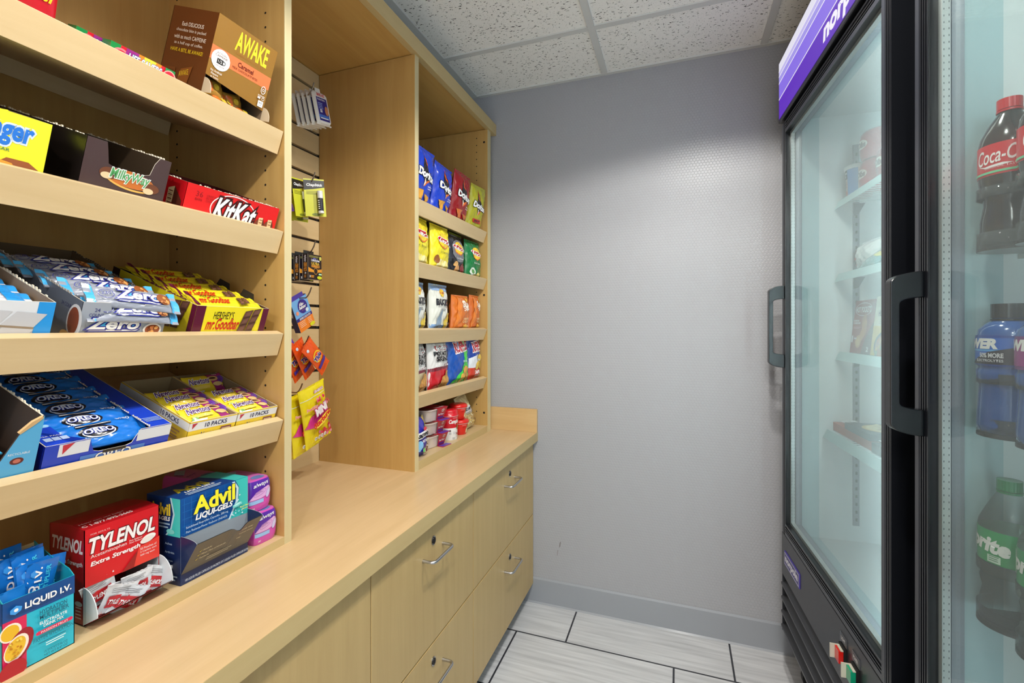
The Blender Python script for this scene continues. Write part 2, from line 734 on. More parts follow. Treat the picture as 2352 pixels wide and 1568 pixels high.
hd = thing('header_canopy', 'long maple canopy running over both shelving units below the ceiling', 'cabinet', (0, 0, 0))
b = MB()
b.box(-0.826, -0.804, -0.12, YW - 0.001, 2.146, 2.196, WEY)
b.build('fascia', hd, bevel=0.0008)
b = MB()
b.box(-1.225, -0.826, -0.12, YW - 0.001, 2.148, 2.168, WS)
b.build('soffit_panel', hd)

sw = thing('slatwall_panel', 'maple slatwall panel with grooves between the two shelving units', 'display panel', (0, 0, 0))
b = MB()
b.box(-1.230, -1.2195, 0.811, 1.3265, ZCT, 2.146, mat((60, 50, 44), 'matte'))
edges = [1.934 - 0.0762 * k for k in range(-2, 16)]
top = 2.146
for g in edges:
    if g - 0.005 <= 0.84:
        break
    b.box(-1.2195, -1.207, 0.811, 1.3265, g + 0.005, top, WY)
    top = g - 0.005
b.box(-1.2195, -1.207, 0.811, 1.3265, ZCT, top, WY)
b.build('slat_board', sw)
b = MB()
for g in edges:
    if g > 0.85:
        b.box(-1.2190, -1.2165, 0.812, 1.3255, g - 0.0042, g - 0.001, mat((120, 112, 108), 'metal', rough=0.45))
b.build('groove_insert', sw)

# counter top, splash and drawers
ct = thing('countertop', 'long maple laminate countertop under the shelving units', 'countertop', (0, 0, 0))
b = MB()
b.box(-1.231, -0.6017, -0.6, YW - 0.0005, 0.733, ZCT, WC)
b.build('top', ct)
b = MB()
b.box(-0.6017, -0.601, -0.6, YW - 0.0005, 0.733, 0.7727, WEY)
b.build('edge_band', ct)
b = MB()
b.box(-0.828, -0.6015, YW - 0.016, YW - 0.0005, ZCT, 0.877, WX)
o = b.build('backsplash', bevel=0.0008)
tag(o, 'short maple backsplash standing on the countertop against the back wall', 'backsplash')


def bar_handle(parent, y0, y1, z):
    b = MB()
    x0, x1, r = -0.622, -0.588, 0.0042
    path = [(x0, y0, z)]
    rr = 0.012
    path.append((x1 - rr, y0, z))
    for k in range(1, 7):
        a = PI / 2 * k / 6
        path.append((x1 - rr + rr * math.sin(a), y0 + rr - rr * math.cos(a), z))
    for k in range(0, 7):
        a = PI / 2 * k / 6
        path.append((x1 - rr + rr * math.cos(a), y1 - rr + rr * math.sin(a), z))
    path.append((x0, y1, z))
    b.tube(path, r, STEEL, 14)
    return b.build('handle', parent)


def lock(parent, y, z):
    b = MB()
    for r0, r1, xx, mm in ((0.0, 0.0105, -0.6195, CHROME), (0.0, 0.0075, -0.6175, mat((60, 60, 62), 'metal'))):
        n = 22
        ring = [(xx, y + r1 * math.cos(2 * PI * k / n), z + r1 * 1.15 * math.sin(2 * PI * k / n)) for k in range(n)]
        base = [(-0.622, p[1], p[2]) for p in ring]
        b.add(base + ring, [(i, (i + 1) % n, n + (i + 1) % n, n + i) for i in range(n)] + [tuple(range(n, 2 * n))], mm)
    b.box(-0.6175, -0.617, y - 0.001, y + 0.001, z - 0.0045, z + 0.0045, DARK)
    return b.build('lock', parent)


def cabinet(y0, y1, label, drawers, hy=None):
    t = thing('base_cabinet', label, 'cabinet', (0, 0, 0), group='base cabinets')
    b = MB()
    b.box(-1.22, -0.642, y0, y1, 0.09, 0.732, mat((70, 52, 34), 'matte'))
    b.build('carcass', t)
    b = MB()
    b.box(-1.2, -0.70, y0, y1, 0.0, 0.09, mat((40, 36, 34), 'matte'))
    b.build('toe_kick', t)
    for z0, z1 in drawers:
        b = MB()
        b.box(-0.640, -0.622, y0 + 0.0015, y1 - 0.0015, z0, z1, WD)
        d = b.build('drawer' if hy else 'door', t, bevel=0.001)
        if hy:
            bar_handle(d, hy[0], hy[1], z1 - 0.078)
            lock(d, (hy[0] + hy[1]) / 2, z1 - 0.047)
    return t


cabinet(1.366, YW - 0.003, 'maple two drawer cabinet beside the back wall', [(0.402, 0.723), (0.085, 0.3975)], (1.650, 1.766))
cabinet(0.8375, 1.3655, 'maple two drawer cabinet in the middle below the slatwall', [(0.402, 0.723), (0.085, 0.3975)], (1.052, 1.159))
cabinet(-0.59, 0.0985, 'plain maple cabinet behind the viewer', [(0.085, 0.723)])
cabinet(0.1, 0.837, 'plain maple cabinet without handle at the near left end', [(0.085, 0.723)])

# ------------------------------------------------------------------ package builders


def carton_mesh(w, h, d, fc, sc=None, tc_=None, inner=None, open_top=False, front_h=None, fin='card', notch=None, back_h=None, wall=0.0012):
    """x from -d (back) to 0 (front), y 0..w, z 0..h"""
    b = MB()
    F_, S_, T_ = mat(fc, fin), mat(sc or fc, fin), mat(tc_ or fc, fin)
    if not open_top:
        b.box(-d, 0, 0, w, 0, h, F_, faces={'-y': S_, '+y': S_, '+z': T_, '-x': S_})
        return b
    I = mat(inner or (170, 150, 125), 'matte')
    fh = front_h or h
    bh = back_h or h
    b.box(-d, 0, 0, w, 0, wall, I)
    if notch:
        (n0, n1, nz_) = notch
        e = 0.006
        pts = [(0, 0), (w, 0), (w, fh), (n1 + e, fh), (n1, fh - 0.012), (n1 - 0.004, nz_ + 0.003), (n1 - 0.012, nz_), (n0 + 0.012, nz_), (n0 + 0.004, nz_ + 0.003), (n0, fh - 0.012), (n0 - e * .5, fh), (0, fh)]
    else:
        pts = [(0, 0), (w, 0), (w, fh), (0, fh)]
    b.poly([(0, p[0], p[1]) for p in pts], F_)
    b.poly([(-wall, p[0], p[1]) for p in pts][::-1], I)
    for i in range(len(pts)):
        p, q = pts[i], pts[(i + 1) % len(pts)]
        b.poly([(0, p[0], p[1]), (-wall, p[0], p[1]), (-wall, q[0], q[1]), (0, q[0], q[1])], mat((222, 214, 196), 'matte'))
    K = mat((214, 204, 184), 'matte')
    for y0, y1, out in ((0, wall, '-y'), (w - wall, w, '+y')):
        vs = [(-d, y0, 0), (0, y0, 0), (0, y1, 0), (-d, y1, 0), (-d, y0, bh), (0, y0, fh), (0, y1, fh), (-d, y1, bh)]
        fd = {'-z': (0, 3, 2, 1), '+z': (4, 5, 6, 7), '-y': (0, 1, 5, 4), '+y': (2, 3, 7, 6)}
        for k_, f in fd.items():
            b.add([vs[i] for i in f], [(0, 1, 2, 3)], S_ if k_ == out else (K if k_ == '+z' else I))
    b.box(-d, -d + wall, 0, w, 0, bh, I)
    return b


def scallop(b, p0, p1, n, r, m, nrm=(0, 1, 0)):
    """row of small torn teeth of raw board along an edge"""
    A, B_ = Vector(p0), Vector(p1)
    t = (B_ - A) / n
    N_ = Vector(nrm) * 0.0008
    n = int(n * 1.5)
    t = (B_ - A) / n
    for k_ in range(n):
        if random.random() < 0.12:
            continue
        c = A + t * (k_ + 0.5)
        rr = r * (0.2 + 0.6 * random.random())
        vs = [c - t * 0.36 + N_, c + t * 0.36 + N_, c + t * 0.2 + Vector((0, 0, rr)) + N_, c - t * 0.2 + Vector((0, 0, rr)) + N_]
        vs2 = [v - N_ * 2 for v in vs]
        b.add([tuple(v) for v in vs + vs2], [(0, 1, 2, 3), (7, 6, 5, 4), (0, 1, 5, 4), (1, 2, 6, 5), (2, 3, 7, 6), (3, 0, 4, 7)], m)


def pillow(w, h, t, fc, design=None, fin='foil', seed=0, seal='v', bc=None, nu=26, nv=32, waist=0.05, sealh=0.06, base=0.0, wr=1.0):
    """foil pouch, y 0..w, z 0..h, centred on x = 0; seal 'v': crimped top and bottom, 'u': crimped ends"""
    rnd = random.Random(seed)
    ph = [rnd.uniform(0, 6.28) for _ in range(8)]
    if design and max(w, h) > 0.12:
        nu, nv = max(nu, 42), max(nv, 52)

    def env(s_, e):
        q = max(0.0, min(1.0, min(s_, 1 - s_) / e))
        return q * q * (3 - 2 * q)

    def X(u, v):
        a, c = u / w, v / h
        if seal == 'v':
            pu = max(0, 1 - abs(2 * a - 1) ** 2.8) ** 0.55
            if c < sealh or c > 1 - sealh:
                pv = 0
            else:
                c2 = (c - sealh) / (1 - 2 * sealh)
                pv = math.sin(PI * min(1, max(0, c2))) ** 0.5 if not base else max(base * (1 - c2) ** .5 * min(1, c2 * 9), math.sin(PI * c2) ** 0.5)
        else:
            pv = max(0, 1 - abs(2 * c - 1) ** 2.6) ** 0.55
            if a < sealh or a > 1 - sealh:
                pu = 0
            else:
                a2 = (a - sealh) / (1 - 2 * sealh)
                pu = math.sin(PI * min(1, max(0, a2))) ** 0.4
        return t / 2 * pu * pv

    def wrk(u, v):
        a, c = u / w * 6.28, v / h * 6.28
        return wr * t * 0.022 * (math.sin(2.3 * a + 1.7 * c + ph[0]) + math.sin(3.7 * c - 1.9 * a + ph[1]) + 0.7 * math.sin(5.1 * a + 4.3 * c + ph[2]) + 0.5 * math.sin(9 * a - 6 * c + ph[3]))

    def pos(u, v, o, sgn):
        x = X(u, v)
        k_ = min(1, x / (t * 0.2))
        if seal == 'v':
            y = u - (u - w / 2) * waist * 2 * math.sin(PI * v / h) * 0.6
            z = v
            if v > h * (1 - sealh) or v < h * sealh:
                x += 0.0006 * math.sin(u / w * 40 + ph[5]) + 0.0012 * math.sin(u / w * 5 + ph[6])
        else:
            y = u
            z = v - (v - h / 2) * waist * 2 * math.sin(PI * u / w) * 0.4
            if u < w * sealh or u > w * (1 - sealh):
                z += (v - h / 2) * 0.06
                x += 0.0015 * math.sin(v / h * 9 + ph[5])
        return (sgn * (x + o) + wrk(u, v) * k_ + (0.0004 * sgn), y, z)

    b = MB()
    fm = mat(fc, fin)
    bm_ = mat(bc or fc, fin)
    b.grid(lambda s_, q: pos(s_ * w, q * h, 0, 1), nu, nv, fm)
    b.grid(lambda s_, q: pos((1 - s_) * w, q * h, 0, -1), nu, nv, bm_)
    for (u0, v0, u1, v1) in ((0, 0, w, 0), (w, 0, w, h), (w, h, 0, h), (0, h, 0, 0)):
        n = nu if v0 == v1 else nv
        vs, fs = [], []
        for k_ in range(n + 1):
            u_, v_ = u0 + (u1 - u0) * k_ / n, v0 + (v1 - v0) * k_ / n
            vs += [pos(u_, v_, 0, 1), pos(u_, v_, 0, -1)]
        for k_ in range(n):
            fs.append((2 * k_, 2 * k_ + 1, 2 * k_ + 3, 2 * k_ + 2))
        b.add(vs, fs, fm)
    if design:
        ink = Ink(b, lambda u_, v_, o: pos(u_, v_, o, 1), fin, flat=False, step=0.0003, l0=0.0009)
        design(ink, w, h)
    return b


def put(b, name, label, cat, loc, rot=(0, 0, 0), group=None):
    return tag(b.build(name, None, loc, rot), label, cat, group)


def blobs(k, u0, v0, u1, v1, n, r, cols, seed=1, asp=0.8):
    rnd = random.Random(seed)
    for i in range(n):
        k.ell(rnd.uniform(u0, u1), rnd.uniform(v0, v1), r * rnd.uniform(.7, 1.2), r * asp * rnd.uniform(.7, 1.2), cols[i % len(cols)], rnd.uniform(0, 3), 12)


WHITE, INK = (240, 240, 240), (22, 20, 26)
T195 = (0, ALF, 0)
# ------------------------------------------------------------------ left unit, top sloping shelf
YEL, BLU = (226, 214, 40), (40, 110, 205)


def tilt(zt, y, dep=0.02, hh=0.0):
    return dict(loc=SL(zt, y, dep, hh), rot=T195)


def d_orig(k, w, h):
    k.text('Original', 0.052, 0.045, 0.092, 0.030, (235, 205, 40), 0.012, 0.25, 0.0)
    k.rect(0.0, 0.09, w, 0.095, (240, 200, 40))


put(pillow(0.15, 0.2, 0.03, (206, 22, 42), d_orig, seed=3, wr=.3), 'candy_bag', 'red glossy candy bag with yellow script on the top sloping shelf', 'candy bag', SL(ZL[0], 0.262, 0.04, 0), T195)

# sleeves of ring candy rolls
for i, (y0, w, dp) in enumerate(((0.469, 0.097, 0.021), (0.437, 0.09, 0.046))):
    b = carton_mesh(w, 0.044, 0.022, (214, 26, 44), (30, 140, 70), (190, 20, 40), fin='foil')
    k = Ink(b, front, 'foil')
    k.rect(0.0, 0, 0.014, 0.044, (30, 140, 70))
    k.ell(0.016, 0.02, 0.016, 0.02, (200, 30, 60))
    k.ring(0.016, 0.02, 0.016, 0.02, 0.003, (236, 120, 130))
    k.poly([(0.022, 0.044), (0.046, 0.044), (0.036, 0), (0.018, 0)], (150, 40, 130))
    k.poly([(0.04, 0.044), (0.075, 0.044), (0.068, 0), (0.036, 0)], (240, 130, 30))
    k.poly([(0.048, 0.044), (0.066, 0.044), (0.06, 0), (0.045, 0)], (246, 214, 60))
    k.text('LIFE SAVERS', 0.026, 0.027, 0.05, 0.0115, (245, 245, 245), 0.03, 0.1, out=(24, 50, 140), ow=.05)
    k.rect(w - 0.016, 0, w, 0.044, (30, 140, 70))
    k.ell(w - 0.008, 0.03, 0.011, 0.012, (214, 40, 60))
    k.ring(w - 0.008, 0.03, 0.011, 0.012, 0.002, (240, 150, 150))
    t_ = Ink(b, topf(0.044), 'foil')
    t_.poly([(0.03, 0), (0.07, 0), (0.06, 0.022), (0.02, 0.022)], (240, 160, 40))
    put(b, 'candy_roll_pack', ['striped fruit candy pack with green ends lying beside the brown carton', 'striped fruit candy pack lying nearer the red bag'][i], 'candy', SL(ZL[0], y0, dp), T195, 'ring candy packs on the top shelf')

# brown display carton with flap window and wrapped chocolates
aw = thing('chocolate_carton', 'tall brown and gold display carton of chocolate bites leaning on the top sloping shelf', 'carton', SL(ZL[0], 0.617, 0.023), T195)
w, h, d = 0.130, 0.178, 0.126
b = MB()
GOLD, BRN = (150, 108, 42), (98, 52, 20)
fm, sm_, I = mat(GOLD), mat(BRN), mat((120, 100, 78), 'matte')
z0 = 0.060
b.add([(0, 0, z0 + 0.008), (0, w, z0 - 0.006), (0, w, h), (0, 0, h)], [(0, 1, 2, 3)], fm)
b.add([(-0.001, 0, z0 + 0.008), (-0.001, w, z0 - 0.006), (-0.001, w, h), (-0.001, 0, h)], [(3, 2, 1, 0)], I)
b.poly([(-d, 0, 0), (-0.0, 0, 0), (0, 0, h), (-d, 0, h)], sm_)
b.poly([(-d, 0.001, 0), (-0.0, 0.001, 0), (0, 0.001, h), (-d, 0.001, h)][::-1], I)
b.poly([(0, w, 0), (-d, w, 0), (-d, w, h), (0, w, h)], sm_)
b.poly([(0, w - 0.001, 0), (-d, w - .001, 0), (-d, w - .001, h), (0, w - .001, h)][::-1], I)
b.box(-d, -d + 0.001, 0, w, 0, h, sm_)
b.poly([(0, 0, h), (0, w, h), (-d, w, h), (-d, 0, h)], mat((84, 44, 18)))
b.box(-d, 0, 0, w, 0, 0.001, sm_)
k = Ink(b, front)
k.poly([(0, 0.098), (w, 0.098), (w, 0.123), (0, 0.123)], (226, 122, 72))
k.text('AWAKE', 0.042, 0.136, 0.070, 0.034, (236, 222, 50), 0.025)
k.text('CAFFEINATED CHOCOLATE', 0.044, 0.129, 0.066, 0.004, (176, 120, 50))
k.text('Caramel', 0.055, 0.1095, 0.034, 0.0088, (110, 34, 20), 0.02)
k.text('MILK CHOCOLATE BITES', 0.045, 0.1025, 0.056, 0.0042, (120, 50, 30))
k.ell(0.021, 0.103, 0.0185, 0.0185, WHITE)
k.text('ACTUAL', 0.011, 0.112, 0.02, 0.0032, (110, 60, 30))
k.text('CAFFEINE', 0.009, 0.1075, 0.024, 0.0032, (110, 60, 30))
k.rect(0.014, 0.0955, 0.026, 0.1045, (40, 36, 36))
k.ring(0.0275, 0.1, 0.0035, 0.0035, 0.001, (40, 36, 36))
k.text('1/2', 0.016, 0.0975, 0.008, 0.005, WHITE)
k.text('CUP OF JOE', 0.012, 0.0905, 0.018, 0.0026, (110, 60, 30))
k.text('No Artificial', 0.006, 0.078, 0.022, 0.004, WHITE)
k.text('Flavors', 0.008, 0.0725, 0.014, 0.0038, WHITE)
k.text('or Colors', 0.008, 0.067, 0.016, 0.0038, WHITE)
k.ring(0.118, 0.093, 0.0055, 0.008, 0.0012, WHITE)
k.ring(0.118, 0.093, 0.0025, 0.003, 0.0009, WHITE)
k.text('KOSHER', 0.109, 0.079, 0.016, 0.003, WHITE)
k.rect(0.109, 0.074, 0.115, 0.078, WHITE)
k.ring(0.1215, 0.076, 0.003, 0.003, 0.0008, WHITE)
k.rect(0.112, 0.059, 0.124, 0.071, WHITE)
k.text('60', 0.1145, 0.065, 0.007, 0.004, (40, 36, 36))
k.text('CAL', 0.1145, 0.061, 0.007, 0.002, (40, 36, 36))
s_ = Ink(b, nside(d))
s_.text('Each DELICIOUS', 0.034, 0.144, 0.060, 0.0072, (222, 206, 190), 0.015)
s_.text('chocolate bite is packed', 0.022, 0.132, 0.082, 0.0072, (222, 206, 190), 0.005)
s_.text('with as much CAFFEINE', 0.020, 0.120, 0.088, 0.0072, (222, 206, 190), 0.01)
s_.text('as a half cup of coffee.', 0.024, 0.108, 0.080, 0.0072, (222, 206, 190), 0.005)
s_.text('HAVE A BITE, BE AWAKE!', 0.018, 0.095, 0.090, 0.0078, (232, 196, 40), 0.01)
s_.rect(0.012, 0.040, 0.044, 0.066, (112, 62, 26))
s_.rect(0.016, 0.044, 0.040, 0.062, (88, 46, 18))
s_.poly([(0.050, 0.024), (0.082, 0.034), (0.090, 0.074), (0.060, 0.066)], (134, 76, 30))
s_.text('AWAKE', 0.058, 0.051, 0.026, 0.010, (232, 196, 40), 0, 0, 0.28)
b.build('carton', aw)
b = MB()
# lower tray lip with curved ends
FL = mat((196, 178, 150), 'matte')
for yy, sg in ((0.0, 1), (w, -1)):
    pts = [(0, yy, 0.001)] + [(0.034 * math.sin(a), yy, 0.030 + 0.040 * math.cos(a)) for a in [PI / 2 * q / 8 for q in range(9)]][:1]
    arc = [(0.024 * math.sin(PI / 2 * q / 10), yy, 0.036 + 0.026 * math.cos(PI / 2 * q / 10)) for q in range(11)]
    pp = [(0, yy, 0.034)] + arc
    b.prism(pp, (0, sg * 0.0012, 0), FL)
b.add([(0.001, 0.0, 0.001), (0.001, w, 0.001), (0.0022, w, 0.034), (0.0022, 0.0, 0.034)], [(0, 1, 2, 3), (3, 2, 1, 0)], mat(GOLD))
b.build('tray_flap', aw)
wrapd = lambda k, w_, h_: (k.rect(w_ * .12, h_ * .2, w_ * .4, h_ * .8, (214, 110, 40)), k.ell(w_ * .6, h_ * .5, 0.006, 0.006, (226, 190, 60)))
proto = None
spots = [(0.012, 0.036, -0.012, 20, 8), (0.040, 0.030, -0.016, 35, -12), (0.062, 0.026, -0.018, 15, 14), (0.026, 0.022, 0.004, 55, 4), (0.052, 0.014, 0.004, 60, -8), (0.08, 0.020, -0.002, 50, 6)]
nm = ['leftmost gold chocolate wrapper poking out of the brown carton window', 'second gold chocolate wrapper from the left in the brown carton window', 'gold chocolate wrapper below the middle of the brown carton window',
      'gold chocolate wrapper lying in the left of the brown tray', 'gold chocolate wrapper lying in the middle of the brown tray', 'gold chocolate wrapper in the right of the brown tray']
MT = Matrix.Rotation(ALF, 3, 'Y')
O_ = Vector(SL(ZL[0], 0.617, 0.023))
for i, (y, z, x, ry, rz) in enumerate(spots):
    L_ = tuple(O_ + MT @ Vector((x, y, z)))
    rt = (R(rz), ALF - R(ry), 0)
    if proto is None:
        proto = put(pillow(0.040, 0.032, 0.012, (176, 132, 50), wrapd, seed=9, seal='u', nu=10, nv=8), 'chocolate_wrapper', nm[0], 'candy', L_, rt, 'wrapped chocolates in the brown carton')
    else:
        dup(proto, L_, rt, nm[i])

# ------------------------------------------------------------------ second sloping shelf
TEAR = mat((226, 214, 190), 'matte')
t = thing('candy_carton', 'yellow candy bar carton with blue lettering at the left end of the second shelf', 'carton', SL(ZL[1], 0.20, 0.022), T195)
w, h, d = 0.189, 0.0985, 0.235
b = carton_mesh(w, h, d, (230, 228, 52), (40, 36, 30), inner=(120, 96, 70), open_top=True)
k = Ink(b, front)
k.text('Butterfinger', 0.060, 0.056, 0.112, 0.034, (46, 120, 216), 0.035, 0.12, out=(214, 226, 240), ow=.07)
k.text('BAR', 0.140, 0.048, 0.012, 0.004, (40, 120, 90))
k.ell(0.105, 0.02, 0.038, 0.024, (236, 232, 200))
k.poly([(0.148, 0.0), (0.186, 0.0), (0.189, 0.028), (0.172, 0.040), (0.150, 0.040), (0.140, 0.030)], (150, 84, 50))
k.poly([(0.135, 0.028), (0.142, 0.036), (0.156, 0.034), (0.178, 0.004), (0.174, 0.0), (0.152, 0.004)], (228, 160, 60))
k.poly([(0.144, 0.026), (0.150, 0.030), (0.172, 0.006), (0.166, 0.004)], (200, 110, 40))
k.poly([(0.120, 0.036), (0.128, 0.044), (0.134, 0.040), (0.128, 0.030)], (96, 50, 30))
k.poly([(0.10, 0.0), (0.124, 0.012), (0.14, 0.004), (0.146, 0)], (214, 150, 60))
b.build('carton', t)
cb = lambda k, w_, h_: None
for i, (y, dz, dx, c) in enumerate(((0.03, 0.078, -0.05, (96, 60, 44)), (0.045, 0.080, -0.012, (214, 222, 40)), (0.09, 0.072, -0.03, (214, 222, 40)))):
    put(pillow(0.12, 0.034, 0.02, c, None, seed=20 + i, seal='u', nu=12, nv=8), 'candy_bar', ['dark foil candy bar on top inside the yellow carton', 'yellow wrapped candy bar peeking over the yellow carton front', 'yellow wrapped candy bar behind the others in the yellow carton'][i],
        'candy bar', tuple(Vector(SL(ZL[1], 0.20, 0.022)) + MT @ Vector((dx - 0.012, y, dz))), (R(-4 + 4 * i), ALF - R(60), 0), 'bars in the yellow carton')

t = thing('candy_carton', 'dark brown candy bar carton with torn front notch on the second shelf', 'carton', SL(ZL[1], 0.4295, 0.022), T195)
w, h, d = 0.119, 0.100, 0.24
b = carton_mesh(w, h, d, (74, 56, 56), (26, 20, 18), inner=(58, 42, 22), open_top=True, notch=(0.028, 0.095, 0.066))
k = Ink(b, front)
k.ell(0.064, 0.053, 0.037, 0.013, (196, 112, 50), R(-4))
k.ring(0.066, 0.049, 0.036, 0.013, 0.003, (226, 176, 90), rot=R(-6))
k.ell(0.034, 0.055, 0.012, 0.009, (112, 66, 44))
k.ell(0.032, 0.051, 0.008, 0.005, (222, 200, 160))
k.ell(0.097, 0.047, 0.012, 0.008, (112, 66, 44))
k.ell(0.093, 0.042, 0.008, 0.005, (222, 200, 160))
k.text('MilkyWay', 0.036, 0.046, 0.056, 0.019, (86, 160, 96), 0.02, 0.2, out=WHITE, ow=.06)
scallop(b, (-0.01, 0.0005, h), (-d, 0.0005, h), 20, 0.004, TEAR)
scallop(b, (-0.01, w - .0005, h), (-d, w - .0005, h), 20, 0.004, TEAR)
b.build('carton', t)

t = thing('candy_carton', 'red candy bar carton with white tilted lettering on the second shelf', 'carton', SL(ZL[1], 0.582, 0.021), T195)
w, h, d = 0.2, 0.0765, 0.20
b = carton_mesh(w, h, d, (222, 28, 30), (196, 16, 26), inner=(90, 16, 16), open_top=True)
k = Ink(b, front)
k.text('36', 0.018, 0.056, 0.013, 0.010, (150, 22, 26), 0.0)
k.text('BARS', 0.018, 0.049, 0.013, 0.0045, (150, 22, 26))
k.text('CRISP WAFERS', 0.038, 0.060, 0.034, 0.0038, (170, 26, 28))
k.text("IN MILK", 0.038, 0.055, 0.02, 0.0038, (170, 26, 28))
k.text('CHOCOLATE', 0.038, 0.050, 0.03, 0.0038, (170, 26, 28))
k.ring(0.098, 0.042, 0.050, 0.033, 0.002, (240, 232, 230), n=40, rot=-0.05)
k.text('KitKat', 0.056, 0.024, 0.090, 0.040, (244, 244, 244), 0.03, 0.35, out=(60, 16, 16), ow=.07)
for q in (0.158, 0.180):
    k.poly([(q - 0.016, 0.018), (q - 0.002, 0.026), (q, 0.046), (q - 0.008, 0.040)], (120, 60, 40))
    k.poly([(q - 0.002, 0.026), (q + 0.007, 0.026), (q + 0.007, 0.048), (q - 0.003, 0.047)], (226, 196, 150))
    k.poly([(q + 0.007, 0.026), (q + 0.012, 0.018), (q + 0.012, 0.036), (q + 0.007, 0.048)], (96, 44, 30))
    for j in range(3):
        k.rect(q - 0.001, 0.030 + j * 0.006, q + 0.006, 0.0315 + j * 0.006, (150, 90, 60))
s_ = Ink(b, nside(d))
s_.poly([(d - 0.045, 0.02), (d - 0.03, 0.032), (d - 0.03, 0.062), (d - 0.046, 0.056)], (226, 196, 150))
s_.poly([(d - 0.03, 0.032), (d - 0.006, 0.014), (d - 0.006, 0.04), (d - 0.03, 0.062)], (96, 44, 30))
for q in range(4):
    s_.rect(d - 0.043, 0.030 + q * 0.007, d - 0.032, 0.032 + q * 0.007, (120, 70, 50))
s_.rect(d - 0.075, 0.02, d - 0.055, 0.05, (96, 44, 30))
s_.rect(0.004, 0.002, d - 0.004, 0.012, (170, 14, 22))
scallop(b, (0, 0.02, h), (0, w - 0.006, h), 26, 0.0028, TEAR, (1, 0, 0))
scallop(b, (-0.02, 0.0005, h), (-d, 0.0005, h), 14, 0.003, TEAR)
b.build('carton', t)

# ------------------------------------------------------------------ third sloping shelf


def lay(zt, y, dep, hh, up=0.0, yaw=0.0):
    """pose for a pouch lying face up on the slope, its top pointing inward; up lifts its far edge"""
    return dict(loc=SL(zt, y, dep, hh), rot=(R(yaw), ALF - PI / 2 + R(up), 0))


z = ZL[2]
t = thing('candy_carton', 'white and blue candy bar carton at the left end of the third shelf', 'carton', SL(z, 0.215, 0.021), T195)
w, h, d = 0.181, 0.0765, 0.23
b = carton_mesh(w, h, d, (222, 224, 228), (216, 218, 222), inner=(140, 118, 96), open_top=True, back_h=0.086)
k = Ink(b, front)
k.poly([(w - 0.020, 0), (w, 0), (w, h), (w - 0.018, h)], (40, 150, 226))
for r_ in range(3):
    for c_ in range(2):
        x0 = 0.092 + c_ * 0.036 + r_ * 0.0 - r_ * 0.012
        y0 = 0.046 - r_ * 0.022 - c_ * 0.003
        k.poly([(x0, y0), (x0 + 0.034, y0 - 0.003), (x0 + 0.046, y0 + 0.016), (x0 + 0.014, y0 + 0.019)], (196, 196, 200))
        k.poly([(x0, y0), (x0 + 0.034, y0 - 0.003), (x0 + 0.034, y0 - 0.006), (x0, y0 - 0.003)], (150, 132, 110))
k.rect(0.098, 0.0, 0.14, 0.006, (170, 150, 120))
k.text("COOKIES 'N' CREME", 0.006, 0.03, 0.08, 0.012, (70, 30, 40), 0.02)
b2 = b
scallop(b, (-0.02, w - 0.0005, 0.078), (-d, w - 0.0005, 0.086), 16, 0.005, TEAR)
b.build('carton', t)
cd = lambda k, w_, h_: (k.rect(0, 0, 0.016, h_, (40, 150, 226)), k.rect(w_ - 0.03, 0, w_, h_, (40, 150, 226)))
pc = None
for i, (dp, up) in enumerate(((0.028, 8), (0.058, 10), (0.09, 10), (0.122, 10))):
    q = lay(z, 0.232, 0.021 + dp, 0.064, up, -2 + i)
    if pc is None:
        pc = put(pillow(0.155, 0.036, 0.014, (206, 208, 214), cd, seed=31, seal='u', nu=14, nv=8), 'candy_bar', '', 'candy bar', group='bars in the white carton', **q)
    else:
        dup(pc, q['loc'], q['rot'])
    c_ = pc if i == 0 else COL.objects[-1]
    c_['label'] = ['silver and blue candy bar in the white carton, nearest the carton front', 'silver and blue candy bar in the white carton, second row from its front', 'silver and blue candy bar in the white carton, third row from its front', 'silver and blue candy bar in the white carton, rearmost row'][i]

t = thing('candy_carton', 'silver open candy bar carton with blue outlined lettering on the third shelf', 'carton', SL(z, 0.4275, 0.021), T195)
w, h, d = 0.1205, 0.079, 0.285
b = carton_mesh(w, h, d, (160, 166, 177), (84, 92, 106), inner=(92, 74, 50), open_top=True, notch=(0.038, 0.078, 0.060), back_h=0.092)
k = Ink(b, front, 'foil')
k.text('24', 0.016, 0.064, 0.007, 0.0055, (80, 84, 130), 0.01)
k.text('COUNT', 0.010, 0.0565, 0.019, 0.005, (80, 84, 130), 0.01)


def zero(k, u, v, w_, h_, sh=0.15):
    BL, LB = (44, 50, 140), (70, 176, 228)
    k.poly([(u - w_ * .06, v - h_ * .30), (u + w_ * .98, v - h_ * .30), (u + w_ * 1.06, v - h_ * .06), (u + w_ * .9, v + h_ * .10), (u + w_ * .1, v + h_ * .10)], BL)
    k.poly([(u, v - h_ * .20), (u + w_ * .95, v - h_ * .20), (u + w_ * 1.02, v - h_ * .08), (u + w_ * .05, v - h_ * .08)], WHITE)
    k.ell(u + w_ * .30, v + h_ * .45, w_ * .10, h_ * .28, LB)
    k.ell(u + w_ * .86, v + h_ * .45, w_ * .10, h_ * .28, LB)
    k.text('Zero', u, v, w_, h_, WHITE, 0.03, sh, out=BL, ow=.07)


